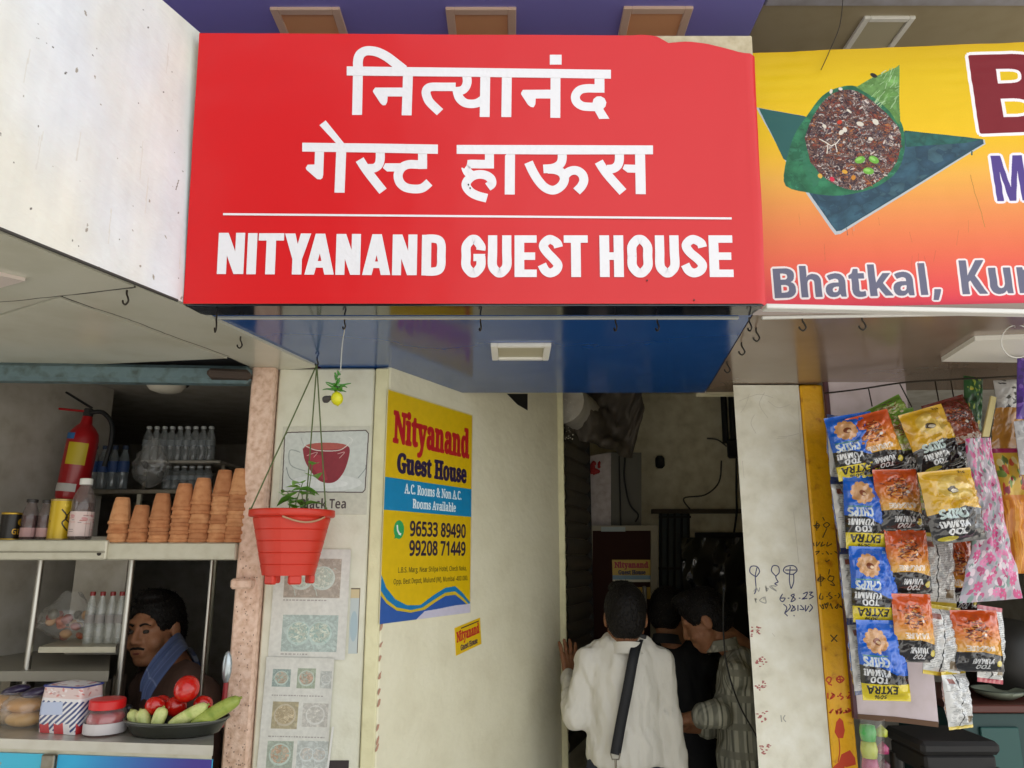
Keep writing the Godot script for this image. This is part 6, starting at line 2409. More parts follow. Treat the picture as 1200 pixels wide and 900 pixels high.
	b = MB.new()
	b.lathe([Vector2(0.02, 0), Vector2(0.018, 0.004), Vector2(0, 0.002)], 14, Transform3D(Basis(Vector3.RIGHT, PI / 2), f.p(on(f, 772.5, 542), 0.0505)))
	part(s, "grille", b, M.dark)
	# loose cable over the boards
	b = MB.new()
	b.tube(curve3([pf.p(on(pf, 732, 535), 0.02), pf.p(on(pf, 731, 560), 0.02), pf.p(on(pf, 737, 590), 0.02), pf.p(on(pf, 747, 603), 0.02), pf.p(on(pf, 744, 612), 0.02)], 6), 0.005, 0.005, 6)
	b.tube([pf.p(on(pf, 725, 535), 0.02), pf.p(on(pf, 727, 616), 0.02)], 0.004, 0.004, 6)
	solo("loose_cable", b, M.black, "thin black cables hanging over the grey inner board", "cable")

	# rolling shutter, half open, side on
	var a0 := pz(661, 600, 3.66)
	var a1 := pz(689, 600, 4.15)
	var sx := Vector3(a1.x - a0.x, 0, a1.z - a0.z)
	var yt := pz(661, 500, 3.7).y
	var st := thing("rolling_shutter", "dark corrugated rolling shutter beside the passage wall", "shutter", Vector3(a0.x, 0, a0.z))
	var nrm := sx.normalized().cross(Vector3.UP)
	var y := 0.9
	var sl := MB.new()
	var L := sx.length()
	sl.grid(func(u, v):
		return Vector3(u * L, v * 0.078, 0.018 * sin(v * PI)), 1, 5)
	sl.grid(func(u, v):
		return Vector3(u * L, v * 0.078, 0.018 * sin(v * PI) - 0.006), 1, 5, true)
	var slm := sl.done()
	var shm := sm("5c564c", 0.55, {"tex": M.grime, "tri": 2.0, "metal": 0.4})
	while y < yt:
		var o := lpart(st, "slat", slm, shm)
		o.transform = st.global_transform.affine_inverse() * Transform3D(Basis(sx.normalized(), Vector3.UP, nrm), Vector3(a0.x, y, a0.z))
		y += 0.08
	b = MB.new()
	b.tube([Vector3(a1.x, 0, a1.z), Vector3(a1.x, yt + 0.05, a1.z)], 0.02, 0.02, 6)
	part(st, "guide_rail", b, M.dark)
	b = MB.new()
	b.tube([a0 + Vector3(0, yt + 0.12 - a0.y, 0), Vector3(a1.x, yt + 0.12, a1.z)], 0.11, 0.11, 18)
	part(st, "drum", b, M.matt_grey)
	# a bundled tarpaulin hanging from the passage ceiling
	b = MB.new()
	var tf := Fr.new(Vector3(0, EYE.y, -3.95), Vector3.RIGHT, Vector3.UP)
	var ta := on(tf, 659, 462)
	var tb := on(tf, 757, 536)
	ns.seed = 9
	b.grid(func(u, v):
		var x := lerpf(ta.x, tb.x, u)
		var low: float = lerpf(on(tf, 0, 512).y, on(tf, 0, 536).y, clampf(u * 1.25, 0, 1)) + (0.0 if u < 0.85 else (u - 0.85) * 1.2)
		var yy: float = lerpf(low, 0.98, v)
		return tf.p(Vector2(x, yy), 0.11 * sin(v * 2.6 + u * 5.0) + 0.12 * ns.get_noise_2d(u * 3.2, v * 2.6) + 0.05 * sin(v * 9.0 - u * 7.0)), 40, 26)
	s = thing("tarpaulin", "crumpled dark grey tarpaulin bundled under the passage ceiling", "tarpaulin", tf.p(Vector2((ta.x + tb.x) * 0.5, tb.y)))
	part(s, "sheet", b, sm("585046", 0.6))
	# padlock and chain on the jamb
	b = MB.new()
	R.seed = 3
	for i in 26:
		b.ball(pz(rnd(661, 672), rnd(466, 515), 3.63) + Vector3(0, 0, rnd(-0.02, 0.02)), Vector3.ONE * rnd(0.002, 0.004), Basis(), 6)
	solo("flaking_paint", b, sm("c9c5b4", 0.6), "white paint flakes and cobweb bits on the dark shutter box", "flakes", "", "stuff")
	# thin cables in front of the second man
	b = MB.new()
	b.tube(curve3([pz(848, 690, 2.98), pz(848, 745, 2.98), pz(853, 785, 2.97), pz(866, 825, 2.96), pz(884, 858, 2.955), pz(890, 870, 2.955)], 6), 0.0032, 0.0032, 6)
	solo("hanging_cable", b, M.black, "thin black cable drooping before the striped shirt to the pillar", "cable")

var skin: StandardMaterial3D
var hairm: StandardMaterial3D

func legs(hip: Vector3, dx: Vector3, fwd: Vector3, floor_y: float, r := 0.085) -> Array:
	var out := []
	for s in [-1.0, 1.0]:
		var h: Vector3 = hip + dx * s * 0.075
		var k: Vector3 = Vector3(h.x, lerpf(floor_y, h.y, 0.53), h.z) + fwd * 0.02 + dx * s * 0.01
		var a: Vector3 = Vector3(h.x, floor_y + 0.09, h.z) - fwd * 0.01 + dx * s * 0.02
		out.append([h, k, r, r * 0.72])
		out.append([k, a, r * 0.74, r * 0.6])
	return out

func feet(hip: Vector3, dx: Vector3, fwd: Vector3, floor_y: float) -> Array:
	var out := []
	for s in [-1.0, 1.0]:
		var h: Vector3 = hip + dx * s * 0.095
		out.append([Vector3(h.x, floor_y + 0.045, h.z) - fwd * 0.04, Vector3(h.x, floor_y + 0.035, h.z) + fwd * 0.15 + dx * s * 0.02, 0.042, 0.034])
	return out

# fwd: where the chest points. sh: shoulders' middle, hip: hips' middle, arms: [[shoulder, elbow, wrist, hand direction, hand side, curl], ...]
func person(label: String, sh: Vector3, hip: Vector3, fwd: Vector3, head: Transform3D, arms: Array, shirt: Material, trousers: Material, o := {}) -> Node3D:
	fwd = fwd.normalized()
	var dx := fwd.cross(Vector3.UP).normalized() * -1.0
	var base := Vector3(hip.x, 0.0, hip.z)
	var t := thing("person", label, "person", base)
	var up := (sh - hip).normalized()
	var bs := Basis(dx, up, dx.cross(up))
	var wd: float = o.get("width", 0.185)
	# skin
	var body := Flesh.new()
	var trunk := [
		[sh - up * 0.02 - dx * wd * 0.5, sh - up * 0.02 + dx * wd * 0.5, 0.036, 0.036],
		[sh.lerp(hip, 0.3), Vector3(wd * 0.75, 0.16, 0.08), bs],
		[sh.lerp(hip, 0.7), Vector3(wd * 0.7, 0.16, 0.075), bs],
		[hip, Vector3(wd * 0.78, 0.1, 0.085), bs],
	]
	var flesh := trunk.duplicate()
	flesh.append([head * Vector3(0, -0.06, -0.02), sh + up * 0.03, 0.052, 0.06])
	for a in arms:
		flesh.append([a[0], a[1], 0.036, 0.033])
		flesh.append([a[1], a[2], 0.033, 0.025])
	flesh += legs(hip, dx, fwd, 0.0, 0.062)
	flesh += feet(hip, dx, fwd, 0.0)
	body.add(flesh, 0.016, 0.03)
	body.add(head_prims(head, o.get("head", 1.0)) + [[head * Vector3(0, -0.05, -0.02), sh + up * 0.05, 0.052, 0.058]], o.get("fine", 0.006), 0.012)
	for a in arms:
		if a[3] != null:
			body.add(hand_prims(a[2], a[3], a[4], a[5]) + [[a[1].lerp(a[2], 0.7), a[2], 0.029, 0.024]], 0.0042, 0.006)
	part(t, "body", body.done(), skin)
	# hair
	var hr := Flesh.new()
	hr.add(hair_prims(head, o.get("head", 1.0)), 0.0045, 0.012, 0.005, Vector3(130, 60, 130), 3)
	# short strands standing off the cap
	R.seed = o.get("seed", 1)
	var caps := hr.v.size()
	var back := head.basis * Vector3(0, -0.6, -0.5)
	for i in 1100:
		var j := R.randi() % caps
		var p := hr.v[j] - hr.n[j] * 0.002
		var dv := (hr.n[j] * rnd(0.4, 1.0) + back * rnd(0.2, 0.9) + Vector3(rnd(-0.3, 0.3), rnd(-0.3, 0.3), rnd(-0.3, 0.3))).normalized()
		var sd := dv.cross(hr.n[j]).normalized() * 0.0012
		var k := hr.v.size()
		hr.v.append_array([p - sd, p + sd, p + dv * rnd(0.007, 0.014)])
		hr.n.append_array([hr.n[j], hr.n[j], hr.n[j]])
		hr.ix.append_array([k, k + 1, k + 2])
	part(t, "hair", hr.done(), hairm)
	# shirt
	var s := Flesh.new()
	var belly: float = o.get("belly", 0.0)
	var cloth := [
		[sh - dx * wd * 0.42 + up * 0.004, sh - dx * wd * 0.9 - up * 0.03, 0.05, 0.05],
		[sh + dx * wd * 0.42 + up * 0.004, sh + dx * wd * 0.9 - up * 0.03, 0.05, 0.05],
		[sh - dx * wd * 0.42 + up * 0.006, sh + dx * wd * 0.42 + up * 0.006, 0.056, 0.056],
		[sh.lerp(hip, 0.28), Vector3(wd * 0.98, 0.2, 0.105), bs],
		[sh.lerp(hip, 0.62) + fwd * belly, Vector3(wd * 0.93, 0.2, 0.108 + belly), bs],
		[hip + up * 0.05 + fwd * belly * 0.6, Vector3(wd * 1.0, 0.14, 0.115 + belly * 0.6), bs],
		[hip + up * (o.get("hem", -0.07) - 0.4), Vector3(1.2, 0.4, 1.2), bs, "cut"],
	]
	for a in arms:
		var cuff: float = o.get("cuff", 0.92)
		cloth.append([a[0], a[1], 0.053, 0.047])
		cloth.append([a[1], a[1].lerp(a[2], cuff), 0.047, 0.039 if cuff > 0.8 else 0.05])
	s.add(cloth, 0.0095, 0.026, o.get("wrinkle", 0.008), Vector3(15, 6, 15), o.get("seed", 1))
	part(t, "shirt", s.done(), shirt)
	# collar
	var col := MB.new()
	var c0 := head * Vector3(0, -0.098, -0.02)
	var cb := Basis(dx, up, dx.cross(up))
	col.grid(func(u, v):
		var a: float = lerpf(-0.86, 0.86, u) * PI + PI
		var r := lerpf(0.068, 0.058, v) + (0.005 if v < 0.3 else 0.0)
		return c0 + cb * Vector3(sin(a) * r * 1.02, lerpf(-0.034, 0.008, v) - 0.012 * cos(a), cos(a) * r), 28, 3)
	col.grid(func(u, v):
		var a: float = lerpf(-0.86, 0.86, u) * PI + PI
		var r := lerpf(0.064, 0.055, v)
		return c0 + cb * Vector3(sin(a) * r * 1.02, lerpf(-0.034, 0.008, v) - 0.012 * cos(a), cos(a) * r), 28, 3, true)
	if o.get("collar", true):
		part(t, "collar", col, shirt)
	# trousers and shoes
	var tr := Flesh.new()
	var lg := legs(hip, dx, fwd, 0.03, 0.078)
	lg.append([hip - up * 0.02, Vector3(wd * 0.86, 0.12, 0.095), bs])
	tr.add(lg, 0.016, 0.035, 0.004, Vector3(8, 4, 8), 2)
	part(t, "trousers", tr.done(), trousers)
	var shoe := Flesh.new()
	for q in feet(hip, dx, fwd, 0.0):
		shoe.add([[q[0], q[1], q[2] + 0.008, q[3] + 0.008]], 0.012, 0.02)
	part(t, "shoes", shoe.done(), M.black)
	return t

func look(at: Vector3, dir: Vector3, roll := 0.0) -> Transform3D:
	var z := dir.normalized()
	var x := Vector3.UP.cross(z).normalized()
	return Transform3D(Basis(x, z.cross(x), z) * Basis(Vector3.BACK, roll), at)

func make_people():
	skin = sm("9a6a4a", 0.6, {"sss": 0.1, "tex": blotch(101, 0.02, [[0.0, "d8c8c0"], [0.5, "ffffff"], [1.0, "ece0da"]], 4, 256), "local": 6.0})
	hairm = sm("14110f", 0.6, {"spec": 0.3})
	# --- man in a white shirt, seen from behind, one hand on the jamb ---
	var d := 3.12
	var sh := pz(731, 765, d)
	var hip := Vector3(pz(733, 880, d + 0.02).x, 0.985, -d)
	var hd := look(pz(733, 725, d - 0.01), Vector3(0.12, -0.05, -1))
	var ls := sh + Vector3(-0.145, -0.035, 0)
	var rs := sh + Vector3(0.145, -0.035, 0.0)
	var le := pz(674, 838, 3.13)
	var lw := pz(667, 792, 3.4)
	var re := pz(785, 842, 3.1)
	var rw := pz(797, 915, 3.08)
	var cloth := bumps(81, 0.02, 3.0, 4)
	var white := sm("d2cec3", 0.8, {"bump": cloth, "bump_scale": 0.7, "local": 2.0})
	white.uv1_scale = Vector3(5, 1.6, 5)
	var t := person("person in white long sleeved shirt with black shoulder strap entering the doorway", sh, hip, Vector3(0.08, 0, -1), hd,
		[[ls, le, lw, Vector3(0.02, 0.9, -0.45), Vector3(0.85, 0.1, -0.5), -0.12], [rs, re, rw, Vector3(0.1, -1, -0.1), Vector3(0, 0, -1), 0.3]], white, sm("1d2233", 0.7), {"wrinkle": 0.014, "seed": 4, "width": 0.152, "hem": 0.015})
	# strap across the back, lying on the shirt
	var strap := thing("shoulder_strap", "black webbing shoulder strap with metal hook on the white shirt", "strap", pz(720, 888, d))
	var path := [pz(749, 746, d + 0.05), pz(749, 746.5, d - 0.01), pz(747, 752, d - 0.065), pz(742, 772, d - 0.118), pz(735, 810, d - 0.13), pz(728, 845, d - 0.125), pz(721, 884, d - 0.13)]
	var sm3 := curve3(path, 6)
	var b := MB.new()
	b.smooth(0)
	var wv := pz(735, 800, d - 0.17) - pz(723, 797, d - 0.17)
	for i in sm3.size() - 1:
		var p0: Vector3 = sm3[i]
		var p1: Vector3 = sm3[i + 1]
		var k := wv * 0.5
		var th := Vector3(0, 0, 0.003)
		b.quad(p0 - k + th, p1 - k + th, p1 + k + th, p0 + k + th)
		b.quad(p0 + k, p1 + k, p1 - k, p0 - k)
		b.quad(p0 - k, p1 - k, p1 - k + th, p0 - k + th)
		b.quad(p0 + k + th, p1 + k + th, p1 + k, p0 + k)
	var wb := part(strap, "webbing", b, sm("16171b", 0.7))
	b = MB.new()
	b.box(sm3[8] + Vector3(0, 0, 0.006), Vector3(0.055, 0.035, 0.008), 0.003, Basis(Vector3.BACK, -0.2))
	part(wb, "buckle", b, M.black)
	b = MB.new()
	var hk: Vector3 = sm3[sm3.size() - 1]
	b.tube([hk + Vector3(-0.018, 0.004, 0.004), hk + Vector3(-0.012, -0.016, 0.004), hk + Vector3(0.012, -0.016, 0.004), hk + Vector3(0.018, 0.004, 0.004)], 0.003, 0.003, 6)
	b.tube([hk + Vector3(0, -0.016, 0.004), hk + Vector3(0, -0.06, 0.006)], 0.005, 0.004, 6)
	part(wb, "hook", b, M.old_steel)

	# --- man in a striped shirt, head bowed, turned to the side ---
	d = 3.3
	var st := Canvas.new(128, 128, Color("dcdcd2"))
	for i in 8:
		st.rect(i * 16, 0, 6, 128, Color("94968f"))
		st.rect(i * 16 + 9, 0, 2, 128, Color("6c6e68"))
	for i in 4:
		st.rect(0, i * 32 + 4, 128, 8, Color("a2a39a"))
	var stripes := sm("d0cec2", 0.75, {"tex": st.tex(), "local": 2.4})
	sh = pz(868, 776, d)
	hip = Vector3(pz(868, 880, d).x + 0.02, 0.92, -d + 0.0)
	hd = look(pz(826, 728, d - 0.02), Vector3(-0.86, -0.5, -0.25))
	var fw := Vector3(-0.9, 0, -0.35)
	var dxx := fw.normalized().cross(Vector3.UP) * -1.0
	person("person in grey striped shirt bowing the head inside the doorway", sh, hip, fw, hd,
		[[sh - dxx * 0.145 + Vector3(0, -0.035, 0), pz(842, 838, d - 0.13), pz(806, 842, d - 0.08), Vector3(-1, -0.1, -0.2), Vector3(0, -0.3, 1), 0.3], [sh + dxx * 0.15 + Vector3(0, -0.03, 0), pz(850, 850, d + 0.2), pz(805, 852, d + 0.14), Vector3(-1, 0.0, 0.1), Vector3(0, 0.2, -1), 0.3]],
		stripes, sm("1a1c22", 0.7), {"wrinkle": 0.012, "seed": 9, "width": 0.155, "cuff": 0.5})
	# --- dark figure further in, black clothes standing in for the darkness there ---
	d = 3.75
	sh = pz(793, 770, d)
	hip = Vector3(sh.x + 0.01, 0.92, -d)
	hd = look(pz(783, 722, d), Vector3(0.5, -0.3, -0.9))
	person("person with clothes coloured black for the dark behind the striped shirt", sh, hip, Vector3(0.4, 0, -0.9), hd,
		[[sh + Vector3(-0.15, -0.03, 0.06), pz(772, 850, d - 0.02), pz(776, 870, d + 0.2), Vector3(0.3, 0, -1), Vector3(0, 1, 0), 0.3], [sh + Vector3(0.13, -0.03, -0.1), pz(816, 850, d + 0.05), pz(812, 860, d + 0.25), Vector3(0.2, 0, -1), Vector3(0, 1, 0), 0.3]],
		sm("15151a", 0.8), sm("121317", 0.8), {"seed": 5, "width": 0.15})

	# --- the tea vendor ---
	d = 2.78
	var hs := 0.98
	hd = look(pz(182, 739, d), Vector3(-0.26, -0.06, 0.96), 0.05)
	sh = pz(204, 800, d + 0.02)
	hip = Vector3(sh.x + 0.03, 0.94, -d - 0.02)
	fw = Vector3(-0.5, 0, 0.85)
	dxx = fw.normalized().cross(Vector3.UP) * -1.0
	var ven := person("person with mustache, brown shirt and blue towel behind the tea counter", sh, hip, fw, hd,
		[[sh + dxx * 0.16 + Vector3(0, -0.03, 0), sh + dxx * 0.22 + Vector3(0, -0.3, 0.03), sh + dxx * 0.10 + Vector3(-0.05, -0.36, 0.26), Vector3(-0.5, -0.1, 0.8), Vector3(0, 1, 0), 0.4], [sh - dxx * 0.16 + Vector3(0, -0.03, 0), sh - dxx * 0.2 + Vector3(0.02, -0.31, -0.02), sh - dxx * 0.12 + Vector3(-0.12, -0.36, 0.18), Vector3(-0.6, -0.1, 0.7), Vector3(0, 1, 0), 0.4]],
		sm("5e463c", 0.8, {"bump": cloth, "bump_scale": 0.3, "local": 2.0}), sm("22242a", 0.8), {"fine": 0.0038, "seed": 12, "width": 0.17, "belly": 0.03, "collar": true})
	# face details
	for s in [-1.0, 1.0]:
		b = MB.new()
		b.ball(hd * Vector3(0.030 * s, 0.008, 0.080), Vector3(0.0115, 0.0068, 0.008), hd.basis, 12)
		var ey := part(ven, "eye", b, sm("4a423a", 0.7, {"spec": 0.1}))
		b = MB.new()
		b.ball(hd * Vector3(0.030 * s - 0.002, 0.007, 0.0868), Vector3(0.0052, 0.0056, 0.003), hd.basis, 10)
		part(ey, "iris", b, sm("1c0f0a", 0.2))
		b = MB.new()
		b.tube(curve3([hd * Vector3(0.014 * s, 0.029, 0.0905), hd * Vector3(0.03 * s, 0.034, 0.0875), hd * Vector3(0.047 * s, 0.028, 0.076)], 4), 0.0042, 0.0026, 6)
		part(ven, "eyebrow", b, hairm)
	b = MB.new()
	b.tube(curve3([hd * Vector3(-0.027, -0.05, 0.083), hd * Vector3(-0.012, -0.0445, 0.0925), hd * Vector3(0, -0.045, 0.0945), hd * Vector3(0.012, -0.0445, 0.0925), hd * Vector3(0.027, -0.05, 0.083)], 4), 0.0042, 0.0042, 7)
	part(ven, "mustache", b, hairm)
	b = MB.new()
	b.tube(curve3([hd * Vector3(-0.019, -0.061, 0.0845), hd * Vector3(0, -0.0625, 0.0905), hd * Vector3(0.019, -0.061, 0.0845)], 4), 0.0046, 0.0046, 7)
	part(ven, "lip", b, sm("6b332a", 0.4))
	# checked towel over the shoulder
	var tw := Canvas.new(128, 128, Color("47557a"))
	tw.rect(0, 96, 128, 6, Color("8b94a4"))
	tw.rect(0, 30, 128, 2, Color("6a7694"))
	tw.rect(20, 0, 3, 128, Color("3a4668"))
	tw.rect(90, 0, 3, 128, Color("5a6890"))
	var twl := thing("towel", "blue cotton towel with pale stripe over the vendor's shoulder", "towel", sh)
	var rib := [pz(170, 818, d - 0.24), pz(172, 806, d - 0.235), pz(182, 788, d - 0.215), pz(198, 768, d - 0.17), pz(214, 752, d - 0.08), pz(222, 757, d + 0.03), pz(231, 778, d + 0.10), pz(236, 800, d + 0.12)]
	var rb := curve3(rib, 5)
	var half := (pz(198, 797, d - 0.2) - pz(182, 782, d - 0.2)) * 0.52 + Vector3(0, 0.0, 0.015)
	b = MB.new()
	b.grid(func(u, v):
		var k: float = v * (rb.size() - 1)
		var i := mini(int(k), rb.size() - 2)
		var p: Vector3 = rb[i].lerp(rb[i + 1], k - i)
		var w: float = (u - 0.5) * 2.0
		return p + half * w * lerpf(0.8, 1.0, minf(v * 3.0, 1.0)) + Vector3(0, 0.008 * sin(u * 11.0 + v * 3.0), 0.010 * cos(u * 11.0) + 0.02 * (1.0 - w * w)), 14, 40)
	part(twl, "cloth", b, sm("ffffff", 0.85, {"tex": tw.tex(), "rim": 0.2}))

var pack_mats := {}

func pack_texture(kind: String) -> ImageTexture:
	# drawn upright; the packs hang upside down
	var w := 192
	var h := 288
	var c: Canvas
	R.seed = kind.hash() % 1000
	match kind:
		"blue":
			c = Canvas.new(w, h, Color("0c62d2"))
			c.rect(0, 0, w, 62, Color("d8c21a"))
			c.text(txt("EXTRA"), 58, 26, 120, 30, Color("1c1a12"), 0.5)
			c.text(txt("50%"), 96, 6, 50, 16, Color("1c1a12"))
			c.poly(PackedVector2Array([Vector2(0, 62), Vector2(w, 62), Vector2(w, 128), Vector2(120, 122), Vector2(60, 96), Vector2(0, 92)]), Color("14141a"))
			c.text(txt("TOO"), 100, 66, 62, 22, Color("e2e4e6"), 0.8)
			c.text(txt("YUMM!"), 88, 91, 96, 24, Color("e2e4e6"), 0.8)
			c.text(txt("CHIPS"), 92, 124, 90, 34, Color("d4dce0"), 1.2)
			c.rect(92, 160, 90, 5, Color("4a8a80"))
			for k in 11:
				var a := TAU * k / 11
				c.ell(128 + cos(a) * 26, 216 + sin(a) * 26, 20, 14, Color("d49a62"), a)
			c.ell(128, 216, 32, 30, Color("dba878"))
			c.ell(126, 214, 14, 13, Color("8a4a2e"))
			c.ell(122, 210, 8, 6, Color("e6c49a"))
			c.text(txt("NEW"), 20, 262, 40, 10, Color("9ab4da"))
		"orange", "green", "brown":
			var top := {"orange": "e06a14", "green": "7aa82c", "brown": "7c2a16"}[kind] as String
			c = Canvas.new(w, h, Color(top))
			for y in range(90, h):
				var t := (y - 90) / float(h - 90)
				c.rect(0, y, w, 1, Color({"orange": "e8b23a", "green": "d2d47a", "brown": "b8562a"}[kind]).lerp(Color({"orange": "d1521a", "green": "6ea12e", "brown": "6a1f14"}[kind]), clampf(t * 1.3, 0, 1)))
			c.rect(0, 0, w, 96, Color("16141a"))
			c.poly(PackedVector2Array([Vector2(0, 96), Vector2(0, 74), Vector2(40, 84), Vector2(110, 100), Vector2(w, 92), Vector2(w, 110), Vector2(0, 110)]), Color({"orange": "e0a63a", "green": "a8c24a", "brown": "8a3a1e"}[kind]))
			c.text(txt("TOO"), 60, 14, 60, 22, Color("d9dadc"), 0.6)
			c.text(txt("YUMM!"), 48, 40, 92, 26, Color("d9dadc"), 0.6)
			c.text(txt("KARARE"), 50, 102, 110, 24, Color("f0e0d0"), 1.0)
			for k in 90:
				var a := rnd(0, TAU)
				var r := rnd(4, 58)
				var p := Vector2(110 + cos(a) * r, 200 + sin(a) * r * 0.95)
				c.line(PackedVector2Array([p, p + Vector2(rnd(-24, 24), rnd(-16, 16))]), rnd(3, 6), Color({"orange": ["7a2f14", "b8561e", "e2a860", "5a2412"], "green": ["b07a4a", "d6b890", "8a4a30", "e2d0b0"], "brown": ["4a1a12", "8a3a20", "b8683a", "3a1210"]}[kind][k % 4]))
			c.ell(80, 176, 8, 7, Color("e8e2dc"))
			c.ell(24, 40, 13, 15, Color("c8b430"))
		"yellow":
			c = Canvas.new(w, h, Color("d6a61a"))
			c.rect(0, 0, w, 128, Color("17151a"))
			c.poly(PackedVector2Array([Vector2(0, 128), Vector2(0, 112), Vector2(90, 140), Vector2(w, 104), Vector2(w, 128)]), Color("17151a"))
			c.poly(PackedVector2Array([Vector2(0, 120), Vector2(90, 146), Vector2(w, 112), Vector2(w, 160), Vector2(0, 160)]), Color("d6a61a"))
			c.ell(140, 18, 36, 10, Color("b8a81e"))
			c.text(txt("TOO"), 84, 32, 60, 24, Color("e2e4e6"), 0.8)
			c.text(txt("YUMM!"), 74, 60, 94, 26, Color("e2e4e6"), 0.8)
			c.text(txt("CHIPS"), 84, 96, 84, 36, Color("bcd0ce"), 1.6)
			c.ell(96, 214, 62, 52, Color("d8b24a"))
			c.ell(96, 214, 54, 44, Color("e0be5c"))
			c.ell(110, 206, 18, 14, Color("4a3a22"))
			c.ell(106, 202, 11, 8, Color("e8e0cc"))
			c.ell(60, 240, 26, 16, Color("cfa23a"))
			c.text(txt("51g"), 26, 268, 26, 12, Color("4a3a10"))
		_:
			# printed backs
			c = Canvas.new(w, h, Color("dadad8"))
			var tint := {"silver": "d2b83a", "silver_blue": "223f7e", "silver_dark": "54545a", "silver_red": "a81e3a"}[kind] as String
			if kind == "silver_dark":
				c.im.fill(Color("5b5b5e"))
			for i in 34:
				var x := rnd(14, 26)
				while x < w - 30:
					var l := rnd(6, 26)
					if x < 108 or x > 130:
						c.rect(x, 30 + i * 7, l, 2.4, Color("77777a") if kind != "silver_dark" else Color("8d8d90"))
					x += l + 4
			c.line(curve(PackedVector2Array([Vector2(112, 0), Vector2(124, 90), Vector2(118, 190), Vector2(116, 288)]), 6), 5, Color("141416"))
			c.rect(0, 0, w, 16, Color(tint))
			c.rect(0, h - 16, w, 16, Color(tint))
			c.rect(24, 34, 48, 34, Color("7c6a50") if kind != "silver_dark" else Color("4a4a4c"))
			c.rect(130, 230, 40, 22, Color("8a4a3a"))
	return c.tex()

func pack_mat(kind: String) -> StandardMaterial3D:
	if not pack_mats.has(kind):
		var m := sm("ffffff", 0.2, {"tex": pack_texture(kind), "coat": 0.9, "coat_rough": 0.05, "spec": 0.6})
		if kind.begins_with("silver"):
			m.metallic = 0.08
			m.roughness = 0.28
		pack_mats[kind] = m
	return pack_mats[kind]

# pillow of film; side 1 front, -1 back
func pack_side(w: float, h: float, th: float, sd: int, side: float) -> ArrayMesh:
	var ns := FastNoiseLite.new()
	ns.seed = sd
	ns.frequency = 1.0
	ns.fractal_octaves = 3
	var flap := FastNoiseLite.new()
	flap.seed = sd % 50
	flap.frequency = 1.0
	var b := MB.new()
	b.grid(func(u, v):
		var ed := clampf(v / 0.09, 0, 1) * clampf((1.0 - v) / 0.09, 0, 1)
		var puff := pow(maxf(0.0, sin(u * PI)), 0.55) * pow(maxf(0.0, sin(clampf((v - 0.05) / 0.9, 0, 1) * PI)), 0.5)
		var crease := ns.get_noise_2d(u * 5.0, v * 6.0) * 0.45 + (0.3 - absf(ns.get_noise_2d(u * 4.0 + 20.0, v * 5.0)) * 1.2) * 0.5 + ns.get_noise_2d(u * 16.0, v * 3.0) * 0.3 * (1.0 - 0.8 * sin(v * PI))
		var z := puff * th * 0.5 * (1.0 + crease) * ed + 0.0006
		if ed < 0.9:
			z += 0.0012 * sin(v * 400.0) * (1.0 - ed) * 0.5 + 0.004 * flap.get_noise_2d((u - 0.5) * 6.0 * side, v * 2.0) * side
		var x: float = (u - 0.5) * w * (1.0 - 0.05 * puff) + 0.002 * flap.get_noise_2d(v * 6.0, 7.0) * side
		return Vector3(x * side, (v - 0.5) * h, z * side), 22, 30)
	return b.done()

# corners in the photo: the middle of the upper edge, the middle of the lower edge, width in pixels
func chip_pack(front: String, back: String, x0: float, y0: float, x1: float, y1: float, wpx: float, d: float, yaw: float, label: String, sd: int, flip := false):
	var a := pz(x0, y0, d)
	var e := pz(x1, y1, d)
	var up := (a - e)
	var h := up.length()
	var w := wpx * 1.2 * d / F
	var y := up.normalized()
	var x := Vector3.RIGHT.rotated(Vector3.UP, yaw)
	x = (x - y * x.dot(y)).normalized()
	var bs := Basis(x, y, x.cross(y))
	var t := thing("snack_pack", label, "snack pack", (a + e) * 0.5, "snack packs hanging at the shop front", bs)
	var n := lpart(t, "front_film", pack_side(w, h * 1.03, w * 0.6, sd, 1.0), pack_mat(front))
	lpart(t, "back_film", pack_side(w, h * 1.03, w * 0.5, sd + 50, -1.0), pack_mat(back))
	return t

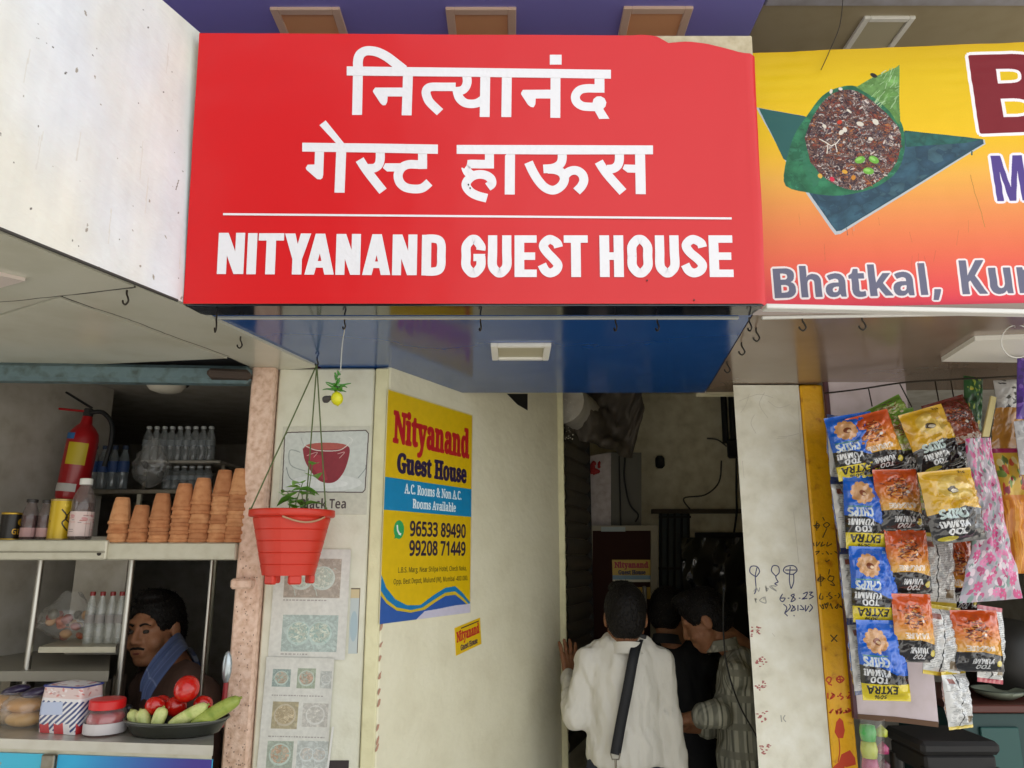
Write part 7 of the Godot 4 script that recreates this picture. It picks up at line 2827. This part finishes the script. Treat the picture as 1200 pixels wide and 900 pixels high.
func make_snack_shop():
	var room := thing("snack_shop_room", "dark interior of the snack shop with grey wall and teal cupboard", "room", Vector3(1.9, 0, -3.5))
	var b := MB.new()
	b.span(Vector3(1.5, 0, -5.6), Vector3(3.4, 2.6, -5.5))
	part(room, "back_wall", b, M.room_grey)
	b = MB.new()
	b.span(Vector3(3.3, 0, -5.5), Vector3(3.4, 2.6, -2.7))
	part(room, "side_wall", b, M.room_grey)
	b = MB.new()
	slab(b, plan([1.13, 2.72, 3.4, 2.72, 3.4, 5.6, 2.06, 5.6, 1.64, 4.25]), 2.5, 2.6)
	part(room, "ceiling", b, M.room_grey)
	b = MB.new()
	wall_run(b, Vector2(1.135, 2.74), Vector2(2.05, 5.5), 0.03, 0, 2.5)
	part(room, "partition", b, sm("7f8482", 0.7, {"tex": M.grime, "tri": 0.8}))
	# pinkish board hung behind the packs
	var f := Fr.new(Vector3(0, EYE.y, -2.62), Vector3.RIGHT, Vector3.UP)
	var bd := thing("display_board", "pale pink board with brown lower edge behind the hanging snack packs", "board", f.p(on(f, 1050, 848)))
	b = MB.new()
	b.plate(f, ons(f, [970, 440, 1061, 447, 1100, 848, 1004, 838]), -0.012, 0.0, true)
	part(bd, "sheet", b, sm("dccdd3", 0.6, {"tex": M.dirt, "tri": 2.0}))
	b = MB.new()
	b.stroke(f, ons(f, [1004, 839.5, 1050, 843, 1099, 849]), 0.016, -0.014, 0.004)
	part(bd, "lower_edge", b, sm("6a4c36", 0.7))
	b = MB.new()
	b.stroke(f, ons(f, [967.5, 446, 1003, 842]), 0.012, -0.014, 0.004)
	part(bd, "side_strip", b, sm("54323c", 0.6))
	# the wire the strips hang from
	b = MB.new()
	b.tube(curve3([pz(966, 461, 2.60), pz(1008, 456, 2.55), pz(1062, 448, 2.45), pz(1130, 444, 2.4), pz(1210, 440, 2.36)], 6), 0.003, 0.003, 6)
	solo("hanging_wire", b, M.wire, "thin wire strung under the brown ceiling for the snack packs", "wire")
	for q in [[1018, 456, 1022, 476, "short string tying the blue snack strip to the wire"], [1114, 445, 1118, 468, "short string tying the brown snack pack to the wire"], [1054, 449, 1070, 480, "short string tying the green snack strip to the wire"], [1096, 447, 1100, 470, "short string tying the yellow snack strip to the wire"]]:
		b = MB.new()
		b.tube([pz(q[0], q[1], 2.5), pz(q[2], q[3], 2.42)], 0.0022, 0.0022, 5)
		solo("hanging_string", b, M.wire, q[4], "string", "strings holding the snack strips")

	# packs: front print, back print, upper edge, lower edge, width, depth, yaw, label
	var L := [
		["silver_blue", "blue", 979, 488, 984, 563, 27, 2.46, 0.5, "silver backed pack at the top of the strip beside the yellow pillar"],
		["silver_blue", "blue", 984, 564, 996, 645, 27, 2.46, 0.5, "silver backed pack second from top beside the yellow pillar"],
		["silver_blue", "blue", 994, 646, 1003, 727, 27, 2.46, 0.5, "silver backed pack third from top beside the yellow pillar"],
		["silver_blue", "blue", 1004, 728, 1013, 812, 27, 2.46, 0.5, "silver backed pack lowest beside the yellow pillar"],
		["blue", "silver_blue", 993, 487, 1011, 559, 45, 2.38, -0.15, "blue chips pack at the top of the blue strip"],
		["blue", "silver_blue", 1014, 558, 1019, 643, 43, 2.38, -0.1, "blue chips pack second from top of the blue strip"],
		["blue", "silver_blue", 1022, 642, 1028, 729, 43, 2.37, -0.1, "blue chips pack third from top of the blue strip"],
		["blue", "silver_blue", 1030, 728, 1039, 820, 42, 2.36, -0.12, "blue chips pack lowest of the blue strip with yellow end"],
		["green", "silver", 1048, 481, 1066, 553, 40, 2.40, 0.1, "green and black snack pack at the top beside the orange strip"],
		["green", "silver", 1066, 553, 1075, 620, 30, 2.42, 0.2, "green snack pack showing behind the orange strip"],
		["green", "silver", 1074, 622, 1082, 690, 28, 2.43, 0.2, "lower green snack pack edge behind the orange strip"],
		["orange", "silver", 1015, 486, 1038, 550, 42, 2.36, -0.1, "orange snack pack at the top of the orange strip"],
		["orange", "silver", 1048, 551, 1057, 621, 43, 2.35, 0.0, "orange snack pack second from top of the orange strip"],
		["orange", "silver", 1060, 622, 1068, 694, 40, 2.35, 0.0, "orange snack pack third from top of the orange strip"],
		["orange", "silver", 1067, 697, 1074, 775, 38, 2.34, 0.05, "orange snack pack lowest of the orange strip"],
		["brown", "silver", 1104, 470, 1136, 545, 50, 2.40, 0.15, "brown red snack pack at the top behind the yellow packs"],
		["yellow", "silver", 1078, 481, 1106, 550, 46, 2.33, 0.0, "yellow and black chips pack at the top of the yellow strip"],
		["yellow", "silver", 1106, 552, 1125, 634, 54, 2.22, 0.05, "yellow and black chips pack lower in the yellow strip"],
		["silver_dark", "yellow", 1087, 553, 1093, 624, 30, 2.42, 0.1, "grey backed pack above the silver strip"],
		["silver", "yellow", 1096, 626, 1100, 709, 34, 2.38, 0.05, "silver backed pack with dark seam in the silver strip's middle"],
		["silver", "yellow", 1104, 711, 1103, 791, 36, 2.36, 0.1, "silver backed pack with yellow band low in the silver strip"],
		["silver_dark", "orange", 1119, 719, 1126, 784, 28, 2.40, 0.3, "grey backed pack between the silver strip and the orange pack"],
		["silver", "orange", 1117, 787, 1126, 853, 30, 2.36, 0.35, "silver backed pack hanging lowest above the black stool"],
		["orange", "silver", 1117, 632, 1126, 716, 34, 2.40, 0.1, "orange snack pack half hidden by the pink floral pouch"],
		["orange", "silver_red", 1140, 716, 1149, 786, 42, 2.33, -0.1, "orange snack pack below the pink floral pouch"],
		["silver_red", "orange", 1160, 712, 1160, 799, 30, 2.37, 0.3, "red edged silver pack behind the lowest orange pack"],
	]
	L += [
		["silver_dark", "green", 1056, 484, 1066, 560, 40, 2.47, 0.1, "grey backed pack behind the topmost orange pack"],
		["silver_blue", "orange", 1050, 628, 1056, 700, 40, 2.47, 0.2, "silver backed pack behind the third orange pack"],
		["silver_dark", "yellow", 1108, 560, 1110, 640, 44, 2.46, 0.0, "dark grey backed pack behind the lower yellow pack"],
		["silver", "green", 1086, 632, 1092, 712, 34, 2.45, -0.2, "silver backed pack half hidden behind the orange strip"],
		["orange", "silver", 1062, 560, 1072, 628, 40, 2.46, 0.1, "orange snack pack behind the second orange pack"],
		["silver_dark", "orange", 1112, 640, 1118, 720, 36, 2.45, 0.2, "dark grey backed pack behind the floral pouch's edge"],
		["brown", "silver", 1130, 545, 1138, 620, 44, 2.44, 0.1, "brown red snack pack lower behind the floral pouch"],
		["green", "silver", 1030, 474, 1046, 500, 46, 2.44, 0.0, "folded green and black pack tied at the wire"],
	]
	for i in L.size():
		var q: Array = L[i]
		var t: Node3D = chip_pack(q[0], q[1], q[2], q[3], q[4], q[5], q[6], q[7], q[8], q[9], i * 3 + 1)
	# the prints hang upside down
	for k in pack_mats:
		pack_mats[k].uv1_scale = Vector3(-1, 1, 1)
		pack_mats[k].uv1_offset = Vector3(1, 0, 0)

	# floral pouch
	var c := Canvas.new(256, 512, Color("a79aa6"))
	R.seed = 44
	for i in 420:
		var col: String = ["b8447a", "cc6a98", "8a8f96", "6f8a84", "d8c2cc", "a82c64", "c9c4ca"][R.randi() % 7]
		c.ell(rnd(0, 256), rnd(0, 512), rnd(5, 16), rnd(4, 11), Color(col), rnd(0, 3), 9)
	for i in 36:
		var p := Vector2(rnd(0, 256), rnd(0, 512))
		for k in 7:
			c.ell(p.x + cos(k * 0.9) * 11, p.y + sin(k * 0.9) * 10, 8, 5, Color("c43d7c" if i % 2 else "d276a2"), k * 0.9, 8)
	var ft := sm("ffffff", 0.3, {"tex": c.tex(), "coat": 0.5, "coat_rough": 0.12})
	ft.uv1_scale = Vector3(1, -1, 1)
	ft.uv1_offset = Vector3(0, 1, 0)
	var d := 2.26
	var t := thing("floral_pouch", "long pink floral plastic pouch widening downwards among the packs", "pouch", pz(1160, 705, d))
	var ns := FastNoiseLite.new()
	ns.seed = 23
	ns.frequency = 1.0
	ns.fractal_octaves = 3
	var sheetf := func(u: float, v: float, sgn: float) -> Vector3:
		var yy := lerpf(707.0 - u * 6.0, 514.0 - u * 1.0, v)
		var lx := 0.0
		var rx := 0.0
		var rows := [[708, 1124, 1199], [672, 1131, 1193], [640, 1139, 1184], [600, 1141, 1176], [512, 1131, 1161]]
		for i in 4:
			if yy <= rows[i][0] and yy >= rows[i + 1][0] - 1.0:
				var k := smoothstep(0.0, 1.0, (rows[i][0] - yy) / (rows[i][0] - rows[i + 1][0]))
				lx = lerpf(rows[i][1], rows[i + 1][1], k)
				rx = lerpf(rows[i][2], rows[i + 1][2], k)
		var puff := pow(maxf(0.0, sin(u * PI)), 0.6) * pow(maxf(0.0, sin(clampf(v * 0.96 + 0.02, 0, 1) * PI)), 0.5)
		return pz(lerpf(lx, rx, u), yy, d) + Vector3(0, 0, sgn * (0.0006 + puff * 0.022 * (1.0 + 0.8 * ns.get_noise_2d(u * 3.0, v * 9.0))))
	b = MB.new()
	b.grid(func(u, v): return sheetf.call(u, v, 1.0), 18, 44)
	b.grid(func(u, v): return sheetf.call(u, v, -1.0), 18, 44, true)
	part(t, "film", b, ft)
	b = MB.new()
	b.plate(Fr.new(Vector3(0, EYE.y, -d - 0.002), Vector3.RIGHT, Vector3.UP), ons(Fr.new(Vector3(0, EYE.y, -d - 0.002), Vector3.RIGHT, Vector3.UP), [1150.5, 512, 1158.5, 512, 1167, 466, 1161, 464]), -0.004, 0.004, true)
	part(t, "cream_strap", b, sm("c2b47e", 0.6))
	# orange bag with a clear top
	d = 2.30
	c = Canvas.new(256, 384, Color("c8781a"))
	for i in 60:
		var x := rnd(0, 256)
		c.line(PackedVector2Array([Vector2(x, 160), Vector2(x + rnd(-30, 30), 384)]), rnd(2, 7), Color(["d88a1e", "b86a14", "e09c34"][i % 3]))
	c.rect(0, 0, 256, 14, Color("9a1c54"))
	c.rect(0, 14, 256, 130, Color("c9a436"))
	for i in 26:
		c.ell(rnd(30, 230), rnd(30, 130), rnd(8, 24), rnd(5, 12), Color(["6f8a3a", "8a2a44", "d2c28a", "5a6a2c", "b84a2a"][i % 5]), rnd(0, 3))
	c.line(curve(PackedVector2Array([Vector2(120, 90), Vector2(150, 60), Vector2(180, 90), Vector2(160, 120), Vector2(200, 130)]), 5), 8, Color("6a1a3a"))
	var om := sm("ffffff", 0.35, {"tex": c.tex(), "coat": 0.4, "coat_rough": 0.15})
	om.uv1_scale = Vector3(1, -1, 1)
	om.uv1_offset = Vector3(0, 1, 0)
	t = thing("orange_bag", "orange cloth like bag with printed maroon band beside the floral pouch", "bag", pz(1185, 660, d))
	var bagf := func(u: float, v: float, sgn: float) -> Vector3:
		var lx := lerpf(1176.0, 1160.0, v)
		var rx := lerpf(1225.0, 1207.0, v)
		var puff := pow(maxf(0.0, sin(u * PI)), 0.6) * pow(maxf(0.0, sin(clampf(v * 0.9 + 0.05, 0, 1) * PI)), 0.5)
		return pz(lerpf(lx, rx, u), lerpf(672.0, 526.0, v), d) + Vector3(0, 0, sgn * (0.0006 + puff * 0.035 * (1.0 + 0.7 * ns.get_noise_2d(u * 4.0 + 9.0, v * 4.0))))
	b = MB.new()
	b.grid(func(u, v): return bagf.call(u, v, 1.0), 16, 30)
	b.grid(func(u, v): return bagf.call(u, v, -1.0), 16, 30, true)
	part(t, "cloth", b, om)
	b = MB.new()
	b.grid(func(u, v):
		var lx := lerpf(1160.0, 1166.0, v)
		var rx := lerpf(1207.0, 1196.0, v)
		return pz(lerpf(lx, rx, u), lerpf(526.0, 478.0, v), d) + Vector3(0, 0, 0.012 * sin(u * PI) + 0.01 * ns.get_noise_2d(u * 5.0, v * 4.0)), 12, 10)
	part(t, "amber_top", b, sm("a8742e", 0.25, {"coat": 0.6, "coat_rough": 0.1}))
	# packs at the far end
	far_pack("green_pouch", "small green and yellow pouch hanging under the brown ceiling", [1129, 440, 1152, 443, 1150, 505, 1131, 502], 2.42, ["2c5a2e", "7d9a34", "c2b43a", "1d3a24", "9aa84a"], 31)
	far_pack("newsprint_pouch", "black and white printed pouch hanging beside the purple pack", [1164, 446, 1197, 444, 1194, 486, 1170, 490], 2.38, ["b9b7b4", "2b2a2c", "cfcdc8", "55544f"], 32)
	far_pack("purple_pack", "purple snack pack hanging at the shop edge below the lamp", [1192, 420, 1216, 418, 1216, 491, 1191, 491], 2.2, ["4a2a86", "5a349a", "3c2070", "7a5ab0"], 33)
	far_pack("white_pack", "white wrapped pack hanging below the purple pack", [1188, 494, 1220, 490, 1222, 560, 1196, 556], 2.22, ["b9b9bc", "c9c9cc", "9a9aa0", "d2d2d4"], 34)
	# below: sweets strip, black stool, cupboard with a bowl
	make_shop_floor()

func far_pack(called: String, label: String, px: Array, d: float, cols: Array, sd: int):
	var c := Canvas.new(96, 160, Color(cols[0]))
	R.seed = sd
	for i in 60:
		c.ell(rnd(0, 96), rnd(0, 160), rnd(3, 12), rnd(2, 9), Color(cols[R.randi() % cols.size()]), rnd(0, 3), 9)
	var m := sm("ffffff", 0.3, {"tex": c.tex(), "coat": 0.5, "coat_rough": 0.1})
	var ns := FastNoiseLite.new()
	ns.seed = sd
	ns.frequency = 1.0
	var fn := func(u: float, v: float, s: float) -> Vector3:
		var top := Vector2(px[0], px[1]).lerp(Vector2(px[2], px[3]), u)
		var bot := Vector2(px[6], px[7]).lerp(Vector2(px[4], px[5]), u)
		var q := bot.lerp(top, v)
		var puff := pow(maxf(0.0, sin(u * PI)), 0.6) * pow(maxf(0.0, sin(v * PI)), 0.5)
		return pz(q.x, q.y, d) + Vector3(0, 0, s * (0.0006 + puff * 0.02 * (1.0 + 0.6 * ns.get_noise_2d(u * 4.0, v * 5.0))))
	var t := thing(called, label, "snack pack", pz(px[6], px[7], d))
	var b := MB.new()
	b.grid(func(u, v): return fn.call(u, v, 1.0), 14, 18)
	b.grid(func(u, v): return fn.call(u, v, -1.0), 14, 18, true)
	part(t, "film", b, m)

func make_shop_floor():
	var b := MB.new()
	# sweets jars strip
	var t := thing("sweets_strip", "clear strip of green and yellow sweet jars hanging beside the yellow pillar", "sweets", pz(1018, 900, 2.55))
	var cols := ["3fae4a", "b8c23a", "a83a6a", "5a2a3a"]
	for i in 4:
		var p := pz(1017 + i * 1.5, 858 + i * 20, 2.55)
		b = MB.new()
		b.lathe([Vector2(0.0, -0.026), Vector2(0.022, -0.024), Vector2(0.026, 0.0), Vector2(0.022, 0.022), Vector2(0.0, 0.024)], 14, Transform3D(Basis(), p), false)
		part(t, "sweet_jar", b, sm(cols[i], 0.25, {"coat": 0.5}))
		b = MB.new()
		b.lathe([Vector2(0.0, -0.02), Vector2(0.016, -0.018), Vector2(0.018, 0.0), Vector2(0.0, 0.018)], 12, Transform3D(Basis(), p + Vector3(0.048, 0.004, -0.01)), false)
		part(t, "sweet_jar", b, sm(cols[(i + 1) % 4], 0.3, {"coat": 0.5}))
	b = MB.new()
	b.grid(func(u, v): return pz(lerpf(1008, 1037, u), lerpf(925, 842, v), 2.545) + Vector3(0, 0, 0.035 * sin(u * PI)), 10, 10)
	part(t, "film", b, M.plastic_bag)
	# black plastic stool
	var d := 2.52
	var top := pz(1125, 872, d).y
	var c := pz(1128, 872, d)
	c.z -= 0.15
	c.x += 0.01
	t = thing("plastic_stool", "black moulded plastic stool below the lowest silver pack", "stool", Vector3(c.x, 0, c.z))
	b = MB.new()
	b.box(Vector3(c.x, top - 0.02, c.z), Vector3(0.25, 0.04, 0.25), 0.012)
	b.box(Vector3(c.x, top - 0.07, c.z), Vector3(0.225, 0.06, 0.225), 0.008)
	part(t, "seat", b, sm("1c1a1a", 0.65))
	for sx in [-1.0, 1.0]:
		for sz in [-1.0, 1.0]:
			b = MB.new()
			b.tube([Vector3(c.x + sx * 0.1, top - 0.08, c.z + sz * 0.1), Vector3(c.x + sx * 0.13, 0.0, c.z + sz * 0.13)], 0.024, 0.02, 8)
			part(t, "leg", b, sm("141314", 0.4))
	# teal cupboard with red brown top, pale bowl on it
	d = 3.0
	var ct := pz(1170, 826, d).y
	t = thing("cupboard", "teal cupboard with red brown top in the dark snack shop", "cupboard", Vector3(2.0, 0, -3.2))
	b = MB.new()
	b.span(Vector3(pz(1128, 850, d).x, 0, -3.5), Vector3(2.9, ct - 0.03, -d - 0.02), 0.006)
	part(t, "carcass", b, sm("1a3f3e", 0.5))
	b = MB.new()
	b.span(Vector3(pz(1126, 850, d).x, ct - 0.03, -3.52), Vector3(2.9, ct, -d), 0.005)
	part(t, "top", b, sm("5a2a20", 0.45))
	b = MB.new()
	b.span(Vector3(pz(1150, 850, d).x, 0.4, -d - 0.02), Vector3(pz(1195, 850, d).x, ct - 0.08, -d - 0.008), 0.003)
	part(t, "door", b, sm("235450", 0.45))
	var bw := pz(1172, 822, d + 0.12)
	bw.y = ct
	t = thing("enamel_bowl", "pale green enamel bowl on the red brown cupboard top", "bowl", bw)
	lpart(t, "bowl", MB.new().lathe([Vector2(0.03, 0.0005), Vector2(0.05, 0.003), Vector2(0.08, 0.02), Vector2(0.095, 0.036), Vector2(0.092, 0.036), Vector2(0.075, 0.02), Vector2(0.0, 0.006)], 26), sm("8c9482", 0.35))
	lpart(t, "rim", MB.new().lathe([Vector2(0.0945, 0.0345), Vector2(0.098, 0.0365), Vector2(0.0945, 0.0385)], 26, Transform3D(), false), sm("4f584e", 0.4))
	# round steel pot lid behind, dark machine
	var mc := pz(1180, 760, 3.3)
	t = thing("pressure_pot", "dark round pot with pale badge in the shop's shade", "pot", Vector3(mc.x, ct, mc.z))
	b = MB.new()
	b.lathe([Vector2(0.15, 0), Vector2(0.17, 0.02), Vector2(0.17, 0.2), Vector2(0.12, 0.27), Vector2(0, 0.29)], 28, Transform3D(Basis(), Vector3(mc.x, ct, mc.z)))
	part(t, "body", b, sm("24221f", 0.45))
	b = MB.new()
	b.lathe([Vector2(0.03, 0), Vector2(0.028, 0.004), Vector2(0, 0.004)], 18, Transform3D(Basis(Vector3.RIGHT, PI / 2), Vector3(mc.x + 0.01, ct + 0.12, mc.z + 0.171)))
	part(t, "badge", b, sm("8a8478", 0.4))

func hook_pts(p: Vector3, s: float, a: float) -> Array:
	var x := Vector3(cos(a), 0, sin(a))
	return curve3([p + Vector3(0, 0.004, 0), p - Vector3(0, 0.25 * s, 0), p - Vector3(0, 0.5 * s, 0) + x * 0.12 * s, p - Vector3(0, 0.78 * s, 0) + x * 0.2 * s, p - Vector3(0, 1.0 * s, 0), p - Vector3(0, 0.85 * s, 0) - x * 0.22 * s, p - Vector3(0, 0.68 * s, 0) - x * 0.26 * s], 5)

func make_hooks():
	for q in [[149, 340, 2.372, "open iron hook under the grey canopy panel by the joint", 0.035, 0.3], [254, 369, 2.37, "iron hook where the white canopy meets the red sign", 0.045, 1.0], [282, 395, 2.37, "bent iron hook on the grey strip next to the sign's underside", 0.032, 0.2]]:
		var p := ph(q[0], q[1], q[2])
		solo("iron_hook", MB.new().tube(hook_pts(p, q[4], q[5]), 0.0022, 0.0022, 6), M.wire, q[3], "hook", "iron hooks under the ceilings")
	for q in [[563, 371, "iron hook on the ceiling trim above the yellow poster"], [721, 371, "iron hook on the ceiling trim above the doorway"], [770, 370, "short iron hook on the ceiling trim near the sign's end"], [878, 372, "iron hook at the sign's end corner"]]:
		var p := pz(q[0], q[1], 1.852)
		p.y = CEIL - 0.007
		solo("iron_hook", MB.new().tube(hook_pts(p, 0.032, 1.2), 0.0022, 0.0022, 6), M.wire, q[2], "hook", "iron hooks under the ceilings")
	for q in [[886, 385, "round iron hook hanging from the brown ceiling beside the sign"], [869, 402, "round iron hook second from the sign along the blue edge"], [852, 424, "pale iron hook third from the sign along the blue edge"], [940, 372, "iron hook behind the banner's lower hem"], [1010, 371, "rusty iron hook under the banner below the comma"]]:
		var p := ph(q[0], q[1], CEIL)
		solo("iron_hook", MB.new().tube(hook_pts(p, 0.036, 0.1), 0.0024, 0.0024, 6), M.wire, q[2], "hook", "iron hooks under the ceilings")
	# white wire ring by the shop lamp
	var c := pz(1192, 400, 1.95)
	var ring := []
	for i in 25:
		var a := TAU * i / 24
		ring.append(c + Vector3(cos(a) * 0.043, sin(a) * 0.043, 0.01 * sin(a)))
	var t := thing("wire_ring", "thin white wire ring hanging before the shop lamp", "ring", c)
	part(t, "ring", MB.new().tube(ring, 0.0016, 0.0016, 5), M.white)
	part(t, "hanger", MB.new().tube([c + Vector3(0, 0.043, 0), Vector3(c.x, CEIL, c.z)], 0.0014, 0.0014, 5), M.white)
	# a stray wire over the banner's top
	var w := MB.new()
	w.tube(curve3([pz(988, -4, 1.84), pz(984, 30, 1.835), pz(972, 60, 1.832), pz(962, 82, 1.83)], 5), 0.0012, 0.0012, 5)
	solo("stray_wire", w, M.wire, "thin stray wire dangling over the banner's upper edge", "wire")

func make_charm():
	# lemon and chillies on a thread
	var d := 1.855
	var top := pz(404, 371, d)
	top.y = CEIL - 0.008
	var lem := pz(395, 467, d)
	var t := thing("lemon_charm", "lemon and green chilli charm hanging on a thread from the ceiling", "charm", lem)
	var knot := pz(399, 436, d)
	part(t, "thread", MB.new().tube(curve3([top, pz(404, 385, d), pz(401, 405, d), knot], 5), 0.0013, 0.0013, 5), sm("b4b2a6", 0.6))
	part(t, "hook", MB.new().tube(hook_pts(top, 0.026, 0.8), 0.002, 0.002, 6), M.wire)
	var fr := []
	for i in 11:
		var a := -PI / 2 + PI * i / 10
		fr.append(Vector2(maxf(cos(a), 0) * 0.0152, sin(a) * 0.0175 + (0.003 if i == 10 else (-0.003 if i == 0 else 0.0))))
	part(t, "lemon", MB.new().lathe(fr, 18, Transform3D(Basis(Vector3.BACK, 0.15), lem), false), sm("c9c414", 0.35, {"bump": bumps(91, 0.08, 3.0, 3, 256), "bump_scale": 0.4, "local": 8.0}))
	var green := sm("3c7a1e", 0.3, {"coat": 0.3})
	R.seed = 7
	for i in 9:
		var an := TAU * i / 9 + rnd(-0.2, 0.2)
		var y := 0.020 + (0.004 if i % 2 else 0.014)
		var c0 := lem + Vector3(0, y, 0)
		var dv := Vector3(cos(an), rnd(-0.05, 0.12), sin(an))
		var ln := rnd(0.036, 0.046) if i % 2 else rnd(0.025, 0.034)
		part(t, "chilli", MB.new().tube(curve3([c0 - dv * 0.012, c0 + dv * ln * 0.3, c0 + dv * ln * 0.7 + Vector3(0, 0.002, 0), c0 + dv * ln + Vector3(0, rnd(-0.002, 0.006), 0)], 4), 0.0042, 0.001, 7), green)
	for i in 6:
		var p0 := lem + Vector3(rnd(-0.004, 0.004), 0.030 + i * 0.006, rnd(-0.004, 0.004))
		part(t, "chilli_stalk", MB.new().tube([p0, p0 + Vector3(rnd(-0.006, 0.006), 0.012, rnd(-0.004, 0.004))], 0.0048, 0.002, 6), green)
	var coal := pz(382, 468, d)
	var cf := Flesh.new()
	cf.add([[coal, coal + Vector3(0.008, 0.003, 0.0), 0.0095, 0.007]], 0.003, 0.01, 0.002, Vector3(120, 120, 120), 2)
	part(t, "charcoal", cf.done(), sm("3f3a38", 0.9))
	part(t, "charcoal_thread", MB.new().tube([lem + Vector3(0, 0.012, 0.004), coal], 0.001, 0.001, 5), M.wire)

func make_pot():
	var d := 2.22
	var rim := pz(343, 598, d)
	var bot := pz(341, 674, d)
	var R0 := 98.0 * 0.5 * d * 0.985 / F
	var hh := rim.y - bot.y
	var c := Vector3(rim.x, bot.y, rim.z)
	var t := thing("hanging_pot", "red ribbed plastic plant pot hanging on green cords by the menu", "plant pot", c)
	var r1 := R0 * 0.60
	var prof := []
	for i in 5:
		var s0 := float(i) / 5
		var s1 := float(i + 1) / 5
		var ra := lerpf(r1, R0 * 0.9, s0)
		var rb := lerpf(r1, R0 * 0.9, s1)
		prof.append(Vector2(ra, s0 * hh * 0.88))
		prof.append(Vector2(lerpf(ra, rb, 0.5) + 0.0002, (s0 + s1) * 0.5 * hh * 0.88))
		prof.append(Vector2(rb - 0.0002, s1 * hh * 0.88 - 0.0035))
		prof.append(Vector2(rb - 0.0018, s1 * hh * 0.88 - 0.001))
	prof.append(Vector2(R0 * 0.9, hh * 0.89))
	var red := sm("c8321f", 0.45, {"sss": 0.05})
	var b := MB.new()
	b.lathe(prof, 40, Transform3D(), false, false)
	b.lathe([Vector2(0, 0.002), Vector2(r1, 0.0)], 40, Transform3D(), false)
	lpart(t, "wall", b, red)
	b = MB.new()
	b.lathe([Vector2(R0 * 0.9, hh * 0.885), Vector2(R0 * 0.97, hh * 0.89), Vector2(R0, hh * 0.905), Vector2(R0, hh * 0.985), Vector2(R0 * 0.985, hh), Vector2(R0 * 0.93, hh), Vector2(R0 * 0.9, hh * 0.96)], 40, Transform3D(), false)
	lpart(t, "rim", b, red)
	b = MB.new()
	b.lathe([Vector2(0, hh * 0.9), Vector2(R0 * 0.91, hh * 0.9)], 24, Transform3D(), false)
	lpart(t, "soil", b, sm("2a1f17", 0.95))
	for a in [-2.2, -0.55, 0.55, 2.2]:
		b = MB.new()
		b.box(Vector3(sin(a) * r1 * 0.88, -0.011, cos(a) * r1 * 0.88), Vector3(0.036, 0.026, 0.018), 0.004, Basis(Vector3.UP, a))
		lpart(t, "foot", b, red)
	# cords
	var knot := pz(371, 432, d + 0.06) - c
	knot.y = CEIL - 0.02 - c.y
	var cord := sm("5c6a3c", 0.7)
	var ends := [Vector3(-R0 * 0.96, hh * 0.99, 0.02), Vector3(R0 * 0.05, hh * 0.99, -R0 * 0.95), Vector3(R0 * 0.88, hh * 0.99, R0 * 0.35)]
	for e in ends:
		var cp := lpart(t, "cord", MB.new().tube([knot, knot.lerp(e, 0.5) + Vector3(0, -0.002, 0), e], 0.0022, 0.0022, 6), cord)
		lpart(cp, "clip", MB.new().box(e, Vector3(0.008, 0.016, 0.008), 0.002), cord)
	lpart(t, "hook", MB.new().tube(hook_pts(knot + Vector3(0, 0.022, 0), 0.026, 0.5), 0.0025, 0.0025, 6), M.wire)
	# a bamboo-like band at the rim's front
	b = MB.new()
	var arc := []
	for i in 9:
		var a := lerpf(0.05, 1.15, i / 8.0)
		arc.append(Vector3(sin(a) * R0 * 0.95, hh * 0.88 - 0.016 * sin(i / 8.0 * PI), cos(a) * R0 * 0.95))
	b.tube(arc, 0.003, 0.003, 6)
	lpart(t, "tie", b, sm("b08a6a", 0.6))
	# the plant, a thing that grows in it
	var pl := thing("basil_plant", "young leafy green plant growing in the red hanging pot", "plant", c + Vector3(0.01, hh * 0.9, 0.0))
	R.seed = 27
	var leafm := [sm("7aab46", 0.5, {"back": "5a8a2c"}), sm("8fbf5a", 0.5, {"back": "5a8a2c"}), sm("62943a", 0.5, {"back": "5a8a2c"})]
	var stemm := sm("5a6b38", 0.6)
	for k in 4:
		var lean := Vector3(rnd(-0.25, 0.3), 1.0, rnd(-0.3, 0.3)).normalized()
		var ln := [0.15, 0.1, 0.085, 0.07, 0.12][k] as float
		var root := Vector3(rnd(-0.025, 0.03), 0, rnd(-0.02, 0.03))
		if k == 0:
			lean = Vector3(0.12, 1, 0.0).normalized()
		var pts := curve3([root, root + lean * ln * 0.5 + Vector3(rnd(-0.005, 0.005), 0, 0), root + lean * ln], 4)
		var sp := lpart(pl, "stem", MB.new().tube(pts, 0.0022, 0.0012, 6), stemm)
		for j in 4:
			var s := lerpf(0.3, 1.0, j / 3.0)
			var p: Vector3 = pts[mini(int(s * (pts.size() - 1)), pts.size() - 1)]
			var an := j * 2.4 + k
			var out := Vector3(cos(an), rnd(0.05, 0.5), sin(an)).normalized()
			leaf(sp, p, out, rnd(0.04, 0.066) * (1.0 if j < 3 else 0.75), leafm[R.randi() % 3])

func leaf(parent: Node3D, p: Vector3, dir: Vector3, ln: float, m: Material):
	var side := dir.cross(Vector3.UP).normalized()
	var up := side.cross(dir)
	var b := MB.new()
	b.grid(func(u, v):
		var w: float = sin(pow(v, 0.75) * PI) * ln * 0.48 * (1.0 - 0.15 * v)
		var x: float = (u - 0.5) * 2.0
		return p + dir * (v * ln) + side * x * w + up * (absf(x) * w * 0.35 - v * v * ln * 0.35), 4, 7)
	lpart(parent, "leaf", b, m)

func _ready():
	make_world()
	make_materials()
	make_ground()
	make_added_house()
	make_building()
	make_ceiling_lights()
	make_passage()
	make_red_sign()
	make_banner()
	make_posters()
	make_menu()
	make_tea_stall()
	make_snack_shop()
	make_people()
	make_hooks()
	make_charm()
	make_pot()
